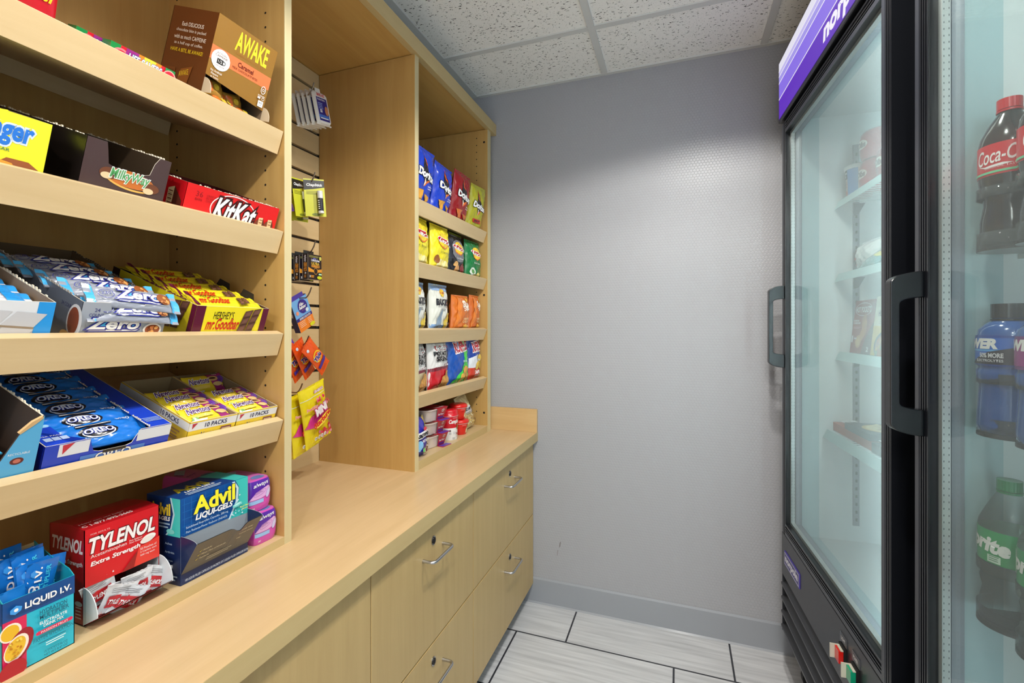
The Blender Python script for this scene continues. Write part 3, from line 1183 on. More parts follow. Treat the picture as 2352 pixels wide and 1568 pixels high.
zero(k, 0.012, 0.037, 0.068, 0.017)
k.ell(0.102, 0.036, 0.0145, 0.011, (226, 222, 216))
k.ell(0.102, 0.036, 0.0115, 0.0085, (142, 66, 34))
blobs(k, 0.096, 0.031, 0.108, 0.041, 8, 0.003, [(226, 160, 90), (190, 110, 60), (110, 50, 26)], 4)
s_ = Ink(b, nside(d))
s_.text('24 COUNT', d - 0.05, 0.060, 0.030, 0.006, (44, 46, 90))
s_.ell(d - 0.012, 0.045, 0.018, 0.026, (196, 198, 202))
s_.ell(d - 0.014, 0.045, 0.013, 0.021, (120, 52, 24))
s_.ell(d - 0.026, 0.018, 0.013, 0.008, (206, 160, 90))
scallop(b, (-0.03, 0.0005, 0.081), (-d, 0.0005, 0.092), 24, 0.0035, mat((150, 146, 140), 'matte'))
scallop(b, (-0.03, w - 0.0005, 0.081), (-d, w - .0005, 0.092), 24, 0.0035, mat((60, 54, 48), 'matte'))
b.build('carton', t)


def zd(k, w_, h_):
    k.rect(0, 0.0, 0.011, h_, (74, 176, 234))
    k.rect(w_ - 0.014, 0.0, w_, h_, (74, 176, 234))
    zero(k, 0.038, 0.013, 0.062, 0.019)
    k.ring(0.024, 0.020, 0.010, 0.009, 0.001, (70, 76, 150))
    k.text('230', 0.018, 0.019, 0.012, 0.006, (70, 76, 150))
    k.ell(w_ - 0.027, 0.020, 0.011, 0.011, (150, 84, 44))
    blobs(k, w_ - .034, 0.013, w_ - .02, 0.026, 6, 0.0028, [(226, 160, 90), (196, 130, 80)], 5)


pz = None
zl = ['silver candy bar with blue ends on top at the front of the silver carton', 'silver candy bar second from the front in the silver carton', 'silver candy bar third from the front in the silver carton', 'silver candy bar fourth from the front in the silver carton', 'silver candy bar rearmost in the silver carton', 'silver candy bar lying flat in the notch of the silver carton']
for i, (y, dp, hh, up, yaw) in enumerate(((0.432, 0.034, 0.078, 34, -5), (0.424, 0.074, 0.078, 26, -3), (0.418, 0.116, 0.080, 20, -2), (0.412, 0.160, 0.082, 16, -2), (0.408, 0.206, 0.084, 12, -2), (0.431, 0.026, 0.056, 40, -2))):
    q = lay(z, y + 0.004, dp - 0.008, hh - 0.006, up, yaw)
    if pz is None:
        pz = put(pillow(0.132 if 1 else 0, 0.040, 0.017, (150, 155, 168), zd, seed=41, seal='u', nu=20, nv=10, sealh=0.08), 'candy_bar', zl[0], 'candy bar', group='bars in the silver carton', **q)
    else:
        dup(pz, q['loc'], q['rot'], zl[i])

t = thing('candy_carton', 'yellow and maroon chocolate bar carton with open top on the third shelf', 'carton', SL(z, 0.597, 0.021), T195)
w, h, d = 0.156, 0.081, 0.245
MAR = (92, 16, 48)
b = carton_mesh(w, h, d, (240, 222, 34), (226, 208, 36), inner=(70, 40, 20), open_top=True)


def goodfront(k, u, v, s):
    k.text("HERSHEY'S", u + 0.012 * s, v + 0.040 * s, 0.044 * s, 0.016 * s, (30, 22, 16), 0.0, 0.1)
    k.text('mr.Goodbar', u, v + 0.018 * s, 0.072 * s, 0.023 * s, (206, 26, 30), 0.02, 0.3)


def choc(k, u, v, s, c=((98, 62, 50), (120, 80, 66), (74, 44, 36))):
    for r_ in range(3):
        for c_ in range(2):
            x0, y0 = u + (c_ * 0.019 - r_ * 0.0045) * s, v + (0.034 - r_ * 0.0155 + c_ * 0.004) * s
            k.poly([(x0, y0), (x0 + 0.0175 * s, y0 + 0.004 * s), (x0 + 0.0215 * s, y0 + 0.018 * s), (x0 + 0.004 * s, y0 + 0.014 * s)], c[0])
            k.poly([(x0 + 0.004 * s, y0 + 0.003 * s), (x0 + 0.0155 * s, y0 + 0.006 * s), (x0 + 0.018 * s, y0 + 0.0145 * s), (x0 + 0.0062 * s, y0 + 0.0115 * s)], c[1])
            k.poly([(x0, y0), (x0 + 0.0175 * s, y0 + 0.004 * s), (x0 + 0.0172 * s, y0), (x0 + 0.0005 * s, y0 - 0.003 * s)], c[2])


k = Ink(b, front)
k.rect(0, 0, 0.018, h, MAR)
k.rect(w - 0.014, 0, w, h, MAR)
goodfront(k, 0.025, 0.018, 0.95)
k.text('chocolate candy with', 0.048, 0.028, 0.042, 0.005, (90, 60, 20))
k.text('peanuts', 0.060, 0.019, 0.022, 0.005, (90, 60, 20))
choc(k, 0.098, 0.026, 0.98)
k.ell(0.128, 0.024, 0.008, 0.004, (222, 190, 110))
s_ = Ink(b, nside(d))
s_.rect(0, 0, 0.022, h, (40, 10, 20))
s_.rect(d - 0.012, 0, d, h, MAR)
s_.text("HERSHEY'S", 0.050, 0.046, 0.075, 0.020, (30, 22, 16), 0.0, 0.0)
s_.text('mr.Goodbar', 0.035, 0.014, 0.135, 0.030, (206, 26, 30), 0.02, 0.2)
choc(s_, d - 0.064, 0.018, 1.15)
s_.ell(d - 0.03, 0.012, 0.011, 0.006, (210, 170, 90))
scallop(b, (-0.03, 0.0005, h), (-0.15, 0.0005, h), 18, 0.005, mat((96, 30, 40), 'matte'))
for x0, x1 in ((-0.045, -0.09), (-0.12, -0.165)):
    b.add([(x0, w, h), (x1, w, h), (x1 + 0.005, w + 0.002, h + 0.017), (x0 - 0.008, w + 0.002, h + 0.015)], [(0, 1, 2, 3), (3, 2, 1, 0)], mat((30, 20, 18), 'matte'))
b.add([(-d, 0, h), (-d, w, h), (-d + 0.055, w, h + 0.004), (-d + 0.055, 0, h + 0.004)], [(0, 1, 2, 3), (3, 2, 1, 0)], mat((232, 214, 36)))
b.build('carton', t)


def gd(k, w_, h_):
    goodfront(k, 0.016, -0.004, 0.86)
    choc(k, w_ - 0.05, 0.003, 0.62)
    k.rect(0, 0, 0.006, h_, MAR)


pg = None
for i in range(5):
    q = lay(z, 0.603, 0.030 + 0.042 * i, 0.074 + 0.0008 * i, 14, 0)
    lb = 'yellow chocolate bar with red lettering in the yellow carton, %s' % ['nearest its front', 'second from its front', 'third from its front', 'fourth from its front', 'rearmost'][i]
    if pg is None:
        pg = put(pillow(0.147, 0.046, 0.011, (240, 222, 40), gd, seed=51, seal='u', nu=18, nv=8, sealh=0.04, wr=.6), 'chocolate_bar', lb, 'candy bar', group='bars in the yellow and maroon carton', **q)
    else:
        dup(pg, q['loc'], q['rot'], lb)

# ------------------------------------------------------------------ fourth sloping shelf
z = ZL[3]
t = thing('snack_carton', 'pale blue snack carton cut open diagonally at the left frame edge of the fourth shelf', 'carton', SL(z, 0.225, 0.021), T195)
w, h, d = 0.153, 0.113, 0.24
b = MB()
PB, IN = mat((84, 172, 220)), mat((64, 48, 38), 'matte')
pts = [(0, 0), (w, 0), (w, h), (w - 0.012, h - 0.006), (w - 0.020, h - 0.016), (w - 0.044, 0.036), (0, 0.030)]
b.prism([(0, p[0], p[1]) for p in pts], (-0.0018, 0, 0), IN)
b.poly([(0.0003, p[0], p[1]) for p in pts], PB)
b.box(-d, -0.0018, w - 0.002, w, 0, h, IN, faces={'+y': mat((30, 60, 140)), '+z': TEAR})
b.box(-d, -0.0018, 0, 0.002, 0, h, IN)
b.box(-d, -d + 0.002, 0.002, w - 0.002, 0, h, IN)
b.box(-d, -0.0018, 0.002, w - 0.002, 0, 0.002, IN)
scallop(b, (-0.01, w - 0.001, h), (-d, w - 0.001, h), 22, 0.005, TEAR)
b.prism([(0.0008, w - 0.002, h), (0.0008, w - 0.012, h - 0.006), (0.0008, w - 0.024, h - 0.02), (0.0008, w - 0.022, h - 0.022), (0.0008, w - 0.008, h - 0.010), (0.0008, w - .001, h - 0.003)], (-0.004, 0, 0), mat((206, 170, 120), 'matte'))
k = Ink(b, front)
k.text('FULLY', w - 0.024, 0.066, 0.012, 0.003, WHITE)
k.text('RECYCLABLE', w - 0.030, 0.061, 0.022, 0.003, WHITE)
k.ell(w - 0.020, 0.052, 0.007, 0.005, (96, 30, 26))
k.ell(w - 0.020, 0.052, 0.004, 0.003, (196, 110, 90))
b.build('carton', t)
ps = None
for i, (y, dp, hh, yaw) in enumerate(((0.235, 0.040, 0.048, 6), (0.231, 0.085, 0.056, 12), (0.236, 0.135, 0.06, 4))):
    q = lay(z, y, dp, hh, 6, yaw)
    lb = 'shiny pale blue snack pouch in the diagonally cut carton, %s' % ['nearest the shelf lip', 'in the middle', 'farthest inside'][i]
    if ps is None:
        ps = put(pillow(0.122, 0.06, 0.034, (70, 170, 214), lambda k, a, c: (k.ell(a * .45, c * .5, 0.03, 0.012, (60, 150, 190)),), seed=61, seal='u', nu=16, nv=12), 'snack_pouch', lb, 'snack pouch', group='pale blue snack pouches', **q)
    else:
        dup(ps, q['loc'], q['rot'], lb)

t = thing('cookie_carton', 'royal blue cookie carton with open top full of blue cookie packs', 'carton', SL(z, 0.386, 0.021), T195)
w, h, d = 0.170, 0.0645, 0.285
b = carton_mesh(w, h, d, (26, 62, 186), (16, 40, 160), inner=(20, 34, 90), open_top=True, notch=(0.056, 0.116, 0.040))
k = Ink(b, front)
k.rect(0.016, 0.044, 0.053, 0.0635, (222, 224, 230))
k.rect(0.118, 0.044, w, 0.0635, (222, 224, 230))
k.poly([(0.020, 0.062), (0.034, 0.0635), (0.021, 0.0475)], (196, 44, 60))
k.rect(0.044, 0.004, 0.132, 0.038, (70, 120, 200))
k.text('OREO', 0.064, 0.026, 0.048, 0.0115, WHITE, 0.02, out=(20, 30, 110), ow=.05)
k.rect(0.072, 0.036, 0.104, 0.041, (30, 26, 30))
TF = mat((26, 66, 196))
b.box(-0.055, -0.001, 0.0015, 0.03, h - 0.0012, h, TF)
b.add([(-0.001, 0.03, h), (-0.055, 0.0015, h), (-0.001, 0.05, h)], [(0, 1, 2), (2, 1, 0)], TF)
b.box(-d + 0.002, -0.001, w - 0.034, w - 0.0015, h - 0.0012, h, TF)
k2 = Ink(b, topf(h))
k2.text('PER PACK', 0.006, 0.026, 0.026, 0.003, WHITE)
for q in range(3):
    k2.rect(0.006 + q * 0.0095, 0.012, 0.0145 + q * 0.0095, 0.022, (180, 200, 236))
k2.lines(w - 0.030, 0.030, 0.028, 4, 0.004, 0.0018, (150, 176, 230))
scallop(b, (-0.002, w - 0.034, h), (-d, w - 0.034, h), 40, 0.0035, TEAR)
scallop(b, (-0.055, 0.0015, h), (-d, 0.0015, h), 28, 0.0045, TEAR)
b.build('carton', t)


def od(k, w_, h_):
    k.ell(w_ * .48, h_ * .46, 0.026, 0.012, (24, 22, 32))
    k.ring(w_ * .48, h_ * .42, 0.022, 0.010, 0.002, (214, 222, 236))
    k.rect(w_ * .30, h_ * .70, w_ * .64, h_ * .82, (24, 22, 30))
    k.rect(w_ * .30, h_ * .745, w_ * .64, h_ * .775, (232, 232, 236))
    k.text('OREO', w_ * .34, h_ * .38, 0.038, 0.009, (222, 226, 236), 0.03, out=(24, 50, 160), ow=.05)
    k.text('OREO', w_ * .70, h_ * .80, 0.022, 0.005, WHITE, 0.02)
    k.ell(w_ * .14, h_ * .42, 0.004, 0.003, (150, 200, 236))


po = None
for i in range(6):
    q = lay(z, 0.392, 0.022 + 0.041 * i, 0.048 + 0.0004 * i, 20, [2, -1, 1, 0, 2, -2, 1][i])
    if i == 0:
        q = lay(z, 0.396, 0.024, 0.044, 20, 1)
    lb = 'blue cookie pack with a cookie print in the blue carton, %s' % ['at the front notch', 'second row', 'third row', 'fourth row', 'fifth row', 'sixth row', 'back row'][i]
    if po is None:
        po = put(pillow(0.136, 0.050, 0.02, (26, 118, 214), od, seed=71, seal='u', nu=20, nv=10, sealh=0.05), 'cookie_pack', lb, 'cookie pack', group='cookie packs in the blue carton', **q)
    else:
        dup(po, q['loc'], q['rot'], lb)

for i, (y0, w) in enumerate(((0.590, 0.095), (0.687, 0.096))):
    t = thing('cookie_tray', ['yellow cookie tray with a white band, next to the blue cookie carton', 'yellow cookie tray with a white band, against the shelving side panel'][i], 'carton', SL(z, y0, 0.021), T195, 'yellow cookie trays')
    h, d = 0.058, 0.200
    b = carton_mesh(w, h, d, (240, 206, 50), (238, 200, 50), inner=(150, 130, 96), open_top=True)
    k = Ink(b, front)
    k.rect(0, 0.040, w, 0.0555, (232, 232, 232))
    k.rect(0, 0.0555, w, h, (236, 200, 60))
    k.poly([(0.005, 0.054), (0.015, 0.0545), (0.006, 0.0435)], (190, 44, 60))
    k.text('10 PACKS', 0.030, 0.0435, 0.044, 0.0085, (40, 44, 90), 0.02)
    k.text('Newtons', 0.024, 0.024, 0.036, 0.011, (90, 80, 90), 0.0, 0.2, out=(250, 236, 150), ow=.04)
    k.rect(0.064, 0.026, 0.086, 0.037, (120, 50, 70))
    k.rect(0.066, 0.029, 0.084, 0.034, (214, 190, 150))
    k.ell(0.036, 0.006, 0.018, 0.010, (120, 60, 140))
    s_ = Ink(b, nside(d))
    s_.rect(0, 0.040, d, 0.0555, (226, 226, 222))
    s_.text('10 PACKS', d - 0.078, 0.0435, 0.050, 0.0088, (40, 44, 90), 0.02)
    s_.text('Newtons', d - 0.16, 0.018, 0.07, 0.014, (150, 110, 60), 0.0, 0.2)
    s_.lines(d - 0.075, 0.030, 0.055, 4, 0.006, 0.003, (170, 130, 80))
    b.build('carton', t)


def nd(k, w_, h_):
    k.poly([(w_ * .55, h_), (w_, h_), (w_, 0), (w_ * .75, 0)], (160, 40, 120))
    k.ell(w_ * .93, h_ * .65, 0.009, 0.009, (110, 60, 170))
    k.ell(w_ * .70, h_ * .72, 0.014, 0.006, (214, 176, 120))
    k.ell(w_ * .70, h_ * .74, 0.009, 0.0025, (80, 40, 40))
    k.ell(w_ * .80, h_ * .40, 0.012, 0.005, (222, 190, 130))
    k.text('Newtons', w_ * .10, h_ * .50, 0.042, 0.013, (80, 36, 110), 0.02, 0.2, out=(240, 236, 246), ow=.07)
    k.rect(w_ * .12, h_ * .22, w_ * .56, h_ * .38, (248, 220, 90))
    k.ell(w_ * .16, h_ * .18, 0.006, 0.004, (120, 170, 90))
    k.rect(0.004, h_ * .02, w_ * .4, h_ * .12, (236, 236, 232))
    k.text('FIG', w_ * .72, h_ * .9, 0.010, 0.003, WHITE)


pn = None
names = ['left tray, nearest its front', 'left tray, second from its front', 'left tray, third from its front', 'left tray, fourth from its front', 'right tray, nearest its front', 'right tray, second from its front', 'right tray, third from its front', 'right tray, tucked upright at the back']
cfg = [(0.5935, 0.028 + 0.03 * i, 0.046 - 0.003 * (i % 2), 20, 0) for i in range(4)] + [(0.6905, 0.026, 0.046, 14, 0), (0.6905, 0.058, 0.046, 16, 0), (0.6905, 0.09, 0.045, 18, 0), (0.6905, 0.172, 0.030, 48, 2)]
for i, c_ in enumerate(cfg):
    q = lay(z, *c_)
    lb = 'small yellow and purple cookie pack in the %s' % names[i]
    if pn is None:
        pn = put(pillow(0.088, 0.042, 0.016, (240, 214, 50), nd, seed=81, seal='u', nu=14, nv=8, sealh=0.05), 'cookie_pack', lb, 'cookie pack', group='cookie packs in the yellow trays', **q)
    else:
        dup(pn, q['loc'], q['rot'], lb)

# ------------------------------------------------------------------ bottom shelf of the left unit
ZB = 0.7902
t = thing('drink_mix_carton', 'turquoise and navy open drink mix carton at the left end of the bottom shelf', 'carton', (-0.829, 0.345, ZB), (0, 0, 0))
w, h, d = 0.077, 0.099, 0.098
NV, TQ = (14, 72, 136), (34, 178, 204)
b = MB()
I = mat((214, 184, 132), 'matte')
SI, FR = mat((18, 150, 166)), mat(TQ)
b.box(-0.001, 0, 0, w, 0, h, FR)
b.box(-d, -d + 0.001, 0, w, 0, 0.132, I)
for y0, y1 in ((0, 0.001), (w - 0.001, w)):
    pts = [(0, y0, 0), (-d, y0, 0), (-d, y0, 0.134), (-0.055, y0, 0.118), (-0.012, y0, h + 0.008), (0, y0, h)]
    b.prism(pts, (0, 0.001, 0), SI)
b.box(-d, 0, 0, w, 0, 0.001, FR)
s_ = Ink(b, nside(d))
s_.rect(d - 0.06, 0.07, d, h, NV)
k = Ink(b, front)
k.rect(0, 0.073, w, h, NV)
k.rect(0, 0, 0.024, 0.073, (206, 34, 84))
k.ell(0.008, 0.057, 0.011, 0.012, (236, 226, 214))
k.ell(0.0075, 0.057, 0.009, 0.010, (224, 176, 40))
k.ell(0.017, 0.036, 0.0125, 0.021, (150, 24, 44), R(-24))
k.ell(0.0135, 0.034, 0.0115, 0.017, (240, 226, 214), R(-24))
k.ell(0.0125, 0.034, 0.0095, 0.0145, (226, 182, 50), R(-24))
blobs(k, 0.006, 0.022, 0.018, 0.046, 22, 0.0014, [(200, 140, 30), (244, 214, 90), (190, 120, 30)], 3)
k.ell(0.009, 0.008, 0.014, 0.013, (170, 24, 40), 0.3)
k.poly([(0.006, 0.083), (0.011, 0.080), (0.017, 0.083), (0.018, 0.088), (0.012, 0.0915), (0.006, 0.088)], (60, 150, 226))
k.ell(0.012, 0.0857, 0.0022, 0.0022, WHITE)
k.text('LIQUID I.V.', 0.021, 0.081, 0.050, 0.0095, WHITE, 0.03)
k.text('HYDRATION', 0.036, 0.0655, 0.030, 0.0055, (10, 92, 120), 0.02)
k.text('MULTIPLIER', 0.036, 0.0585, 0.032, 0.0055, (10, 92, 120), 0.02)
k.text('ELECTROLYTE', 0.036, 0.0515, 0.030, 0.0038, WHITE, 0.01)
k.text('DRINK MIX', 0.040, 0.0465, 0.022, 0.0038, WHITE, 0.01)
k.rect(0.034, 0.0385, 0.070, 0.0435, (214, 40, 90))
k.ell(0.034, 0.041, 0.0025, 0.0025, (214, 40, 90))
k.ell(0.070, 0.041, 0.0025, 0.0025, (214, 40, 90))
k.text('PASSION FRUIT', 0.037, 0.0395, 0.030, 0.0028, WHITE)
k.text('FASTER HYDRATION', 0.029, 0.030, 0.044, 0.0048, (10, 92, 120), 0.0)
k.lines(0.034, 0.0265, 0.030, 1, 0.004, 0.0008, (10, 92, 120))
k.lines(0.042, 0.023, 0.022, 2, 0.003, 0.0012, (214, 236, 240))
k.text('15 STICKS 0.56 OZ', 0.040, 0.011, 0.026, 0.003, (10, 70, 96))
k.text('NET WT 8.47 OZ', 0.040, 0.0065, 0.026, 0.003, (10, 70, 96))
b.build('carton', t)


def ld(k, w_, h_):
    k.poly([(w_ * .12, h_ * .82), (w_ * .22, h_ * .79), (w_ * .32, h_ * .82), (w_ * .32, h_ * .87), (w_ * .22, h_ * .90), (w_ * .12, h_ * .87)], (60, 150, 226))
    k.text('LIQUID I.V.', w_ * .50, h_ * .16, 0.074, 0.009, WHITE, 0.03, 0, PI / 2)
    k.text('MULTIPLIER', w_ * .72, h_ * .42, 0.050, 0.005, (60, 190, 220), 0.02, 0, PI / 2)


def ld2(k, w_, h_):
    k.rect(0, h_ * .5, w_, h_ * .78, (60, 186, 222))
    k.ell(w_ * .7, h_ * .42, 0.010, 0.012, (224, 176, 40))
    k.ell(w_ * .4, h_ * .32, 0.012, 0.013, (236, 226, 200))
    k.ell(w_ * .4, h_ * .32, 0.010, 0.011, (222, 176, 40))


sp = [(-0.022, 0.028, 0.020, 2, -4, 0), (-0.034, 0.024, 0.022, -6, 8, 0), (-0.045, 0.036, 0.026, 4, -3, 0), (-0.058, 0.012, 0.028, -4, 3, 0), (-0.064, 0.036, 0.030, 3, 5, 0), (-0.072, 0.022, 0.032, 2, -6, 0), (-0.040, 0.044, 0.014, -9, -10, 0)]
nm = ['blue drink mix sachet with vertical white lettering standing in front in the turquoise carton', 'dark blue sachet right behind the front one in the turquoise carton', 'blue sachet in the middle of the turquoise carton', 'blue sachet at the left rear in the turquoise carton', 'blue sachet at the right rear in the turquoise carton', 'blue sachet against the back of the turquoise carton', 'navy sachet leaning over the right edge of the turquoise carton']
pr_ = None
for i, (x, y, zz, rx, ry, _) in enumerate(sp):
    L_ = (-0.829 + x, 0.345 + y, ZB + zz + 0.012)
    rt = (R(rx), R(ry), 0)
    if pr_ is None:
        pr_ = put(pillow(0.036, 0.098, 0.008, (22, 110, 196), ld, seed=91, nu=10, nv=16, wr=1.6), 'drink_mix_sachet', nm[0], 'sachet', L_, rt, 'drink mix sachets')
    else:
        dup(pr_, L_, rt, nm[i])
put(pillow(0.032, 0.088, 0.010, (24, 116, 196), ld2, seed=92, nu=10, nv=16), 'drink_mix_sachet', 'sachet with yellow fruit print and cyan band at the left in the turquoise carton', 'sachet', (-0.829 - 0.012, 0.345 + 0.0035, ZB + 0.018), (R(4), R(-3), 0), 'fruit sachets')

# red pain reliever dispenser carton
t = thing('medicine_carton', 'red pain reliever dispenser carton with open lower tray on the bottom shelf', 'carton', (-0.860, 0.450, ZB), (0, 0, 0))
w, h, d = 0.109, 0.147, 0.088
RED, DRD = (204, 22, 34), (160, 12, 24)
b = MB()
fm, sm_, I = mat(RED), mat(DRD), mat((206, 214, 216), 'plastic')
zo = 0.058   # lower edge of the front panel
b.box(-0.001, 0, 0, w, zo, h, fm)
b.box(-0.001, 0, 0, w, 0, 0.020, mat((150, 16, 26)))
b.box(-d, -d + 0.001, 0, w, 0, h, sm_)
b.box(-d, 0, 0, 0.001, 0, h, sm_, faces={'+y': I})
b.box(-d, 0, w - 0.001, w, 0, h, sm_, faces={'-y': I})
b.box(-d, 0, 0, w, 0, 0.001, sm_)
tt = [(0, 0, h), (-0.03, 0, h + 0.004), (-0.062, 0, h + 0.003), (-d, 0, h)]
for p, q in zip(tt, tt[1:]):
    b.poly([p, (p[0], w, p[2]), (q[0], w, q[2]), q], mat((170, 14, 26)))
for yy in (0, w):
    b.poly([(p[0], yy, p[2]) for p in tt], sm_)
k = Ink(b, front)
k.text('TYLENOL', 0.007, 0.108, 0.094, 0.0225, (238, 232, 232), 0.035, 0.25, out=(120, 20, 26), ow=.05)
k.text('FOR ADULTS', 0.008, 0.136, 0.026, 0.0025, (240, 190, 190))
k.text('Acetaminophen', 0.008, 0.0985, 0.050, 0.0068, (240, 226, 226), 0.0)
k.text('Pain Reliever', 0.062, 0.103, 0.020, 0.0026, (240, 226, 226))
k.text('Fever Reducer', 0.062, 0.0995, 0.020, 0.0026, (240, 226, 226))
k.text('Extra Strength', 0.008, 0.086, 0.070, 0.0085, (242, 236, 236), 0.03, 0.15)
k.poly([(0.068, zo), (w, zo), (w, 0.094), (0.076, 0.088)], (222, 60, 50))
k.ell(0.092, 0.0985, 0.011, 0.0058, (240, 234, 230), 0.1)
k.ell(0.089, 0.096, 0.011, 0.0050, (228, 220, 216), 0.1)
k.text('50 Pouches of', 0.078, 0.082, 0.026, 0.0035, WHITE)
k.text('2 Caplets each', 0.078, 0.0765, 0.026, 0.0035, WHITE)
k.text('500 mg each', 0.078, 0.071, 0.023, 0.0035, WHITE)
k.poly([(0.05, zo), (0.068, zo), (0.074, 0.084)], (150, 24, 26))
k.text('50 Pouches of 2 Caplets each - 500 mg each', 0.018, 0.006, 0.078, 0.0048, (226, 160, 150))
s_ = Ink(b, nside(d))
s_.text('TYLENOL', 0.008, 0.110, 0.076, 0.0195, (222, 214, 214), 0.035, 0.25)
s_.text('Extra Strength', 0.02, 0.088, 0.064, 0.0085, (222, 210, 210), 0.03, 0.15)
s_.rect(0.066, 0.008, 0.084, 0.034, (176, 40, 40))
s_.ell(0.075, 0.032, 0.009, 0.004, (206, 200, 200))
s_.lines(0.068, 0.025, 0.014, 4, 0.005, 0.002, (220, 190, 190))


def tyt(u, v, o):
    for p, q in zip(tt, tt[1:]):
        if -v >= q[0] - 1e-6:
            f = (-v - p[0]) / (q[0] - p[0])
            return (-v, u, p[2] + (q[2] - p[2]) * f + o + 0.0002)
    return (-v, u, h + o)


k = Ink(b, tyt)
k.text('C 1-877-895-3665', 0.003, 0.008, 0.070, 0.0065, (236, 206, 206), 0.03)
k.text('How can we help?', 0.004, 0.018, 0.062, 0.0055, (232, 180, 180), 0.02)
b.build('carton', t)
b = MB()
# curved silver-grey lining of the pulled-down tray
FLp = mat((206, 214, 218), 'plastic')
n = 12
for yy in (-0.0015, w + 0.0015):
    arc = [(0.034 * math.sin(PI / 2 * q / n), yy, 0.020 + 0.040 * math.cos(PI / 2 * q / n)) for q in range(n + 1)]
    pp = [(0, yy, 0.002)] + arc
    b.prism(pp, (0, 0.0012 * (1 if yy < 0 else -1), 0), FLp)
b.add([(0.0012, 0, 0.001), (0.0012, w, 0.001), (0.035, w, 0.021), (0.035, 0, 0.021)], [(0, 1, 2, 3)], mat((150, 16, 26)))
b.add([(0.0002, 0, 0.002), (0.0002, w, 0.002), (0.034, w, 0.022), (0.034, 0, 0.022)], [(3, 2, 1, 0)], FLp)
b.build('tray_flap', t)


def pd(k, w_, h_):
    k.rect(w_ * .14, h_ * .2, w_ * .86, h_ * .62, (190, 24, 34))
    k.text('TYLENOL', w_ * .20, h_ * .32, w_ * .6, h_ * .16, WHITE, 0.03, 0.2)
    k.lines(w_ * .15, h_ * .86, w_ * .6, 3, h_ * .06, h_ * .02, (120, 120, 124))


nm = ['flat medicine pouch with a red printed block lying in the red carton tray', 'grey medicine pouch standing at the left of the red carton tray', 'white medicine pouch in the middle of the red carton tray', 'white medicine pouch leaning to the right in the red carton tray', 'white medicine pouch poking out past the right edge of the red carton tray', 'medicine pouch lowest in the red carton tray']
cf = [(-0.004, 0.050, 0.006, 2, 30, -20), (-0.010, 0.006, 0.014, 14, 25, -10), (0.000, 0.014, 0.010, -18, 34, -24), (0.002, 0.026, 0.006, -30, 34, -26), (-0.004, 0.070, 0.014, -26, 24, -30), (-0.010, 0.030, 0.004, -6, 42, 0)]
pr_ = None
for i, (x, y, zz, rx, ry, rz) in enumerate(cf):
    L_ = (-0.860 + x, 0.450 + y, ZB + zz)
    rt = (R(rx), R(ry * .35), R(rz * .3))
    if pr_ is None:
        pr_ = put(pillow(0.046, 0.044, 0.003, (214, 216, 220), pd, seed=101, nu=14, nv=14, wr=6), 'medicine_pouch', nm[0], 'medicine pouch', L_, rt, 'pouches in the red carton')
    else:
        dup(pr_, L_, rt, nm[i])

# blue liquid gel dispenser carton
t = thing('medicine_carton', 'blue and teal pain reliever dispenser carton with grey pull-out tray on the bottom shelf', 'carton', (-0.832, 0.577, ZB), (0, 0, 0))
w, h, d = 0.1365, 0.154, 0.088
b = MB()
BL_, TE, NVY = (12, 78, 150), (60, 190, 184), (18, 40, 84)
fm, sm_, I = mat(BL_), mat((12, 50, 104)), mat((150, 158, 166), 'plastic')
b.box(-d, 0, 0, w, 0, h, fm, faces={'-y': sm_, '+y': sm_, '+z': mat((10, 62, 130))})
k = Ink(b, front)
k.rect(0, 0, w, 0.022, NVY)
k.rect(0, 0.022, w, 0.085, (150, 158, 166))
k.poly([(w, h), (w, 0.080), (w - 0.040, 0.082), (w - 0.022, 0.11), (w - 0.020, 0.138), (w - 0.028, h)], TE)
k.poly([(w - 0.030, h - 0.001), (w - 0.021, 0.138), (w - 0.023, 0.112), (w - 0.040, 0.082), (w - 0.044, 0.082), (w - 0.028, 0.112), (w - 0.026, 0.138), (w - 0.036, h - 0.001)], (206, 232, 240))
blobs(k, w - 0.038, 0.085, w - 0.012, 0.125, 26, 0.0016, [(226, 244, 248), (170, 220, 230)], 8)
for q in range(7):
    k.rect(0.004 + q * 0.013, 0.088, 0.0044 + q * 0.013, h, (40, 120, 190))
for q in range(5):
    k.rect(0, 0.092 + q * 0.013, w - 0.044, 0.0924 + q * 0.013, (40, 120, 190))
k.text('Advil', 0.022, 0.121, 0.080, 0.0285, (242, 232, 50), 0.035, out=(10, 40, 90), ow=.03)
k.text('LIQUI-GELS', 0.024, 0.107, 0.074, 0.0115, WHITE, 0.04, 0.2)
k.text('Solubilized Ibuprofen Capsules, 200 mg', 0.006, 0.0985, 0.082, 0.0052, (206, 226, 240), 0.0)
k.text('Pain Reliever/Fever Reducer (NSAID)', 0.006, 0.0905, 0.080, 0.0052, (206, 226, 240), 0.0)
k.ell(0.108, 0.107, 0.0105, 0.004, (120, 214, 206), 0.15)
k.ell(0.108, 0.108, 0.008, 0.0018, (190, 240, 236), 0.15)
k.text('Liquid Filled', 0.114, 0.0975, 0.019, 0.0036, (230, 226, 60), 0.02)
k.text('Capsules', 0.118, 0.0925, 0.013, 0.0036, (230, 226, 60), 0.02)
k.text('100 LIQUID FILLED CAPSULES (50 PACKETS OF 2 LIQUID FILLED CAPSULES EACH)', 0.004, 0.006, 0.128, 0.0055, (206, 214, 226), 0.0)
s_ = Ink(b, nside(d))
s_.rect(0, 0, d, 0.085, (14, 34, 78))
s_.poly([(d, 0.086), (d, h), (d - 0.022, h), (d - 0.014, 0.125), (d - 0.022, 0.098), (d - 0.034, 0.086)], TE)
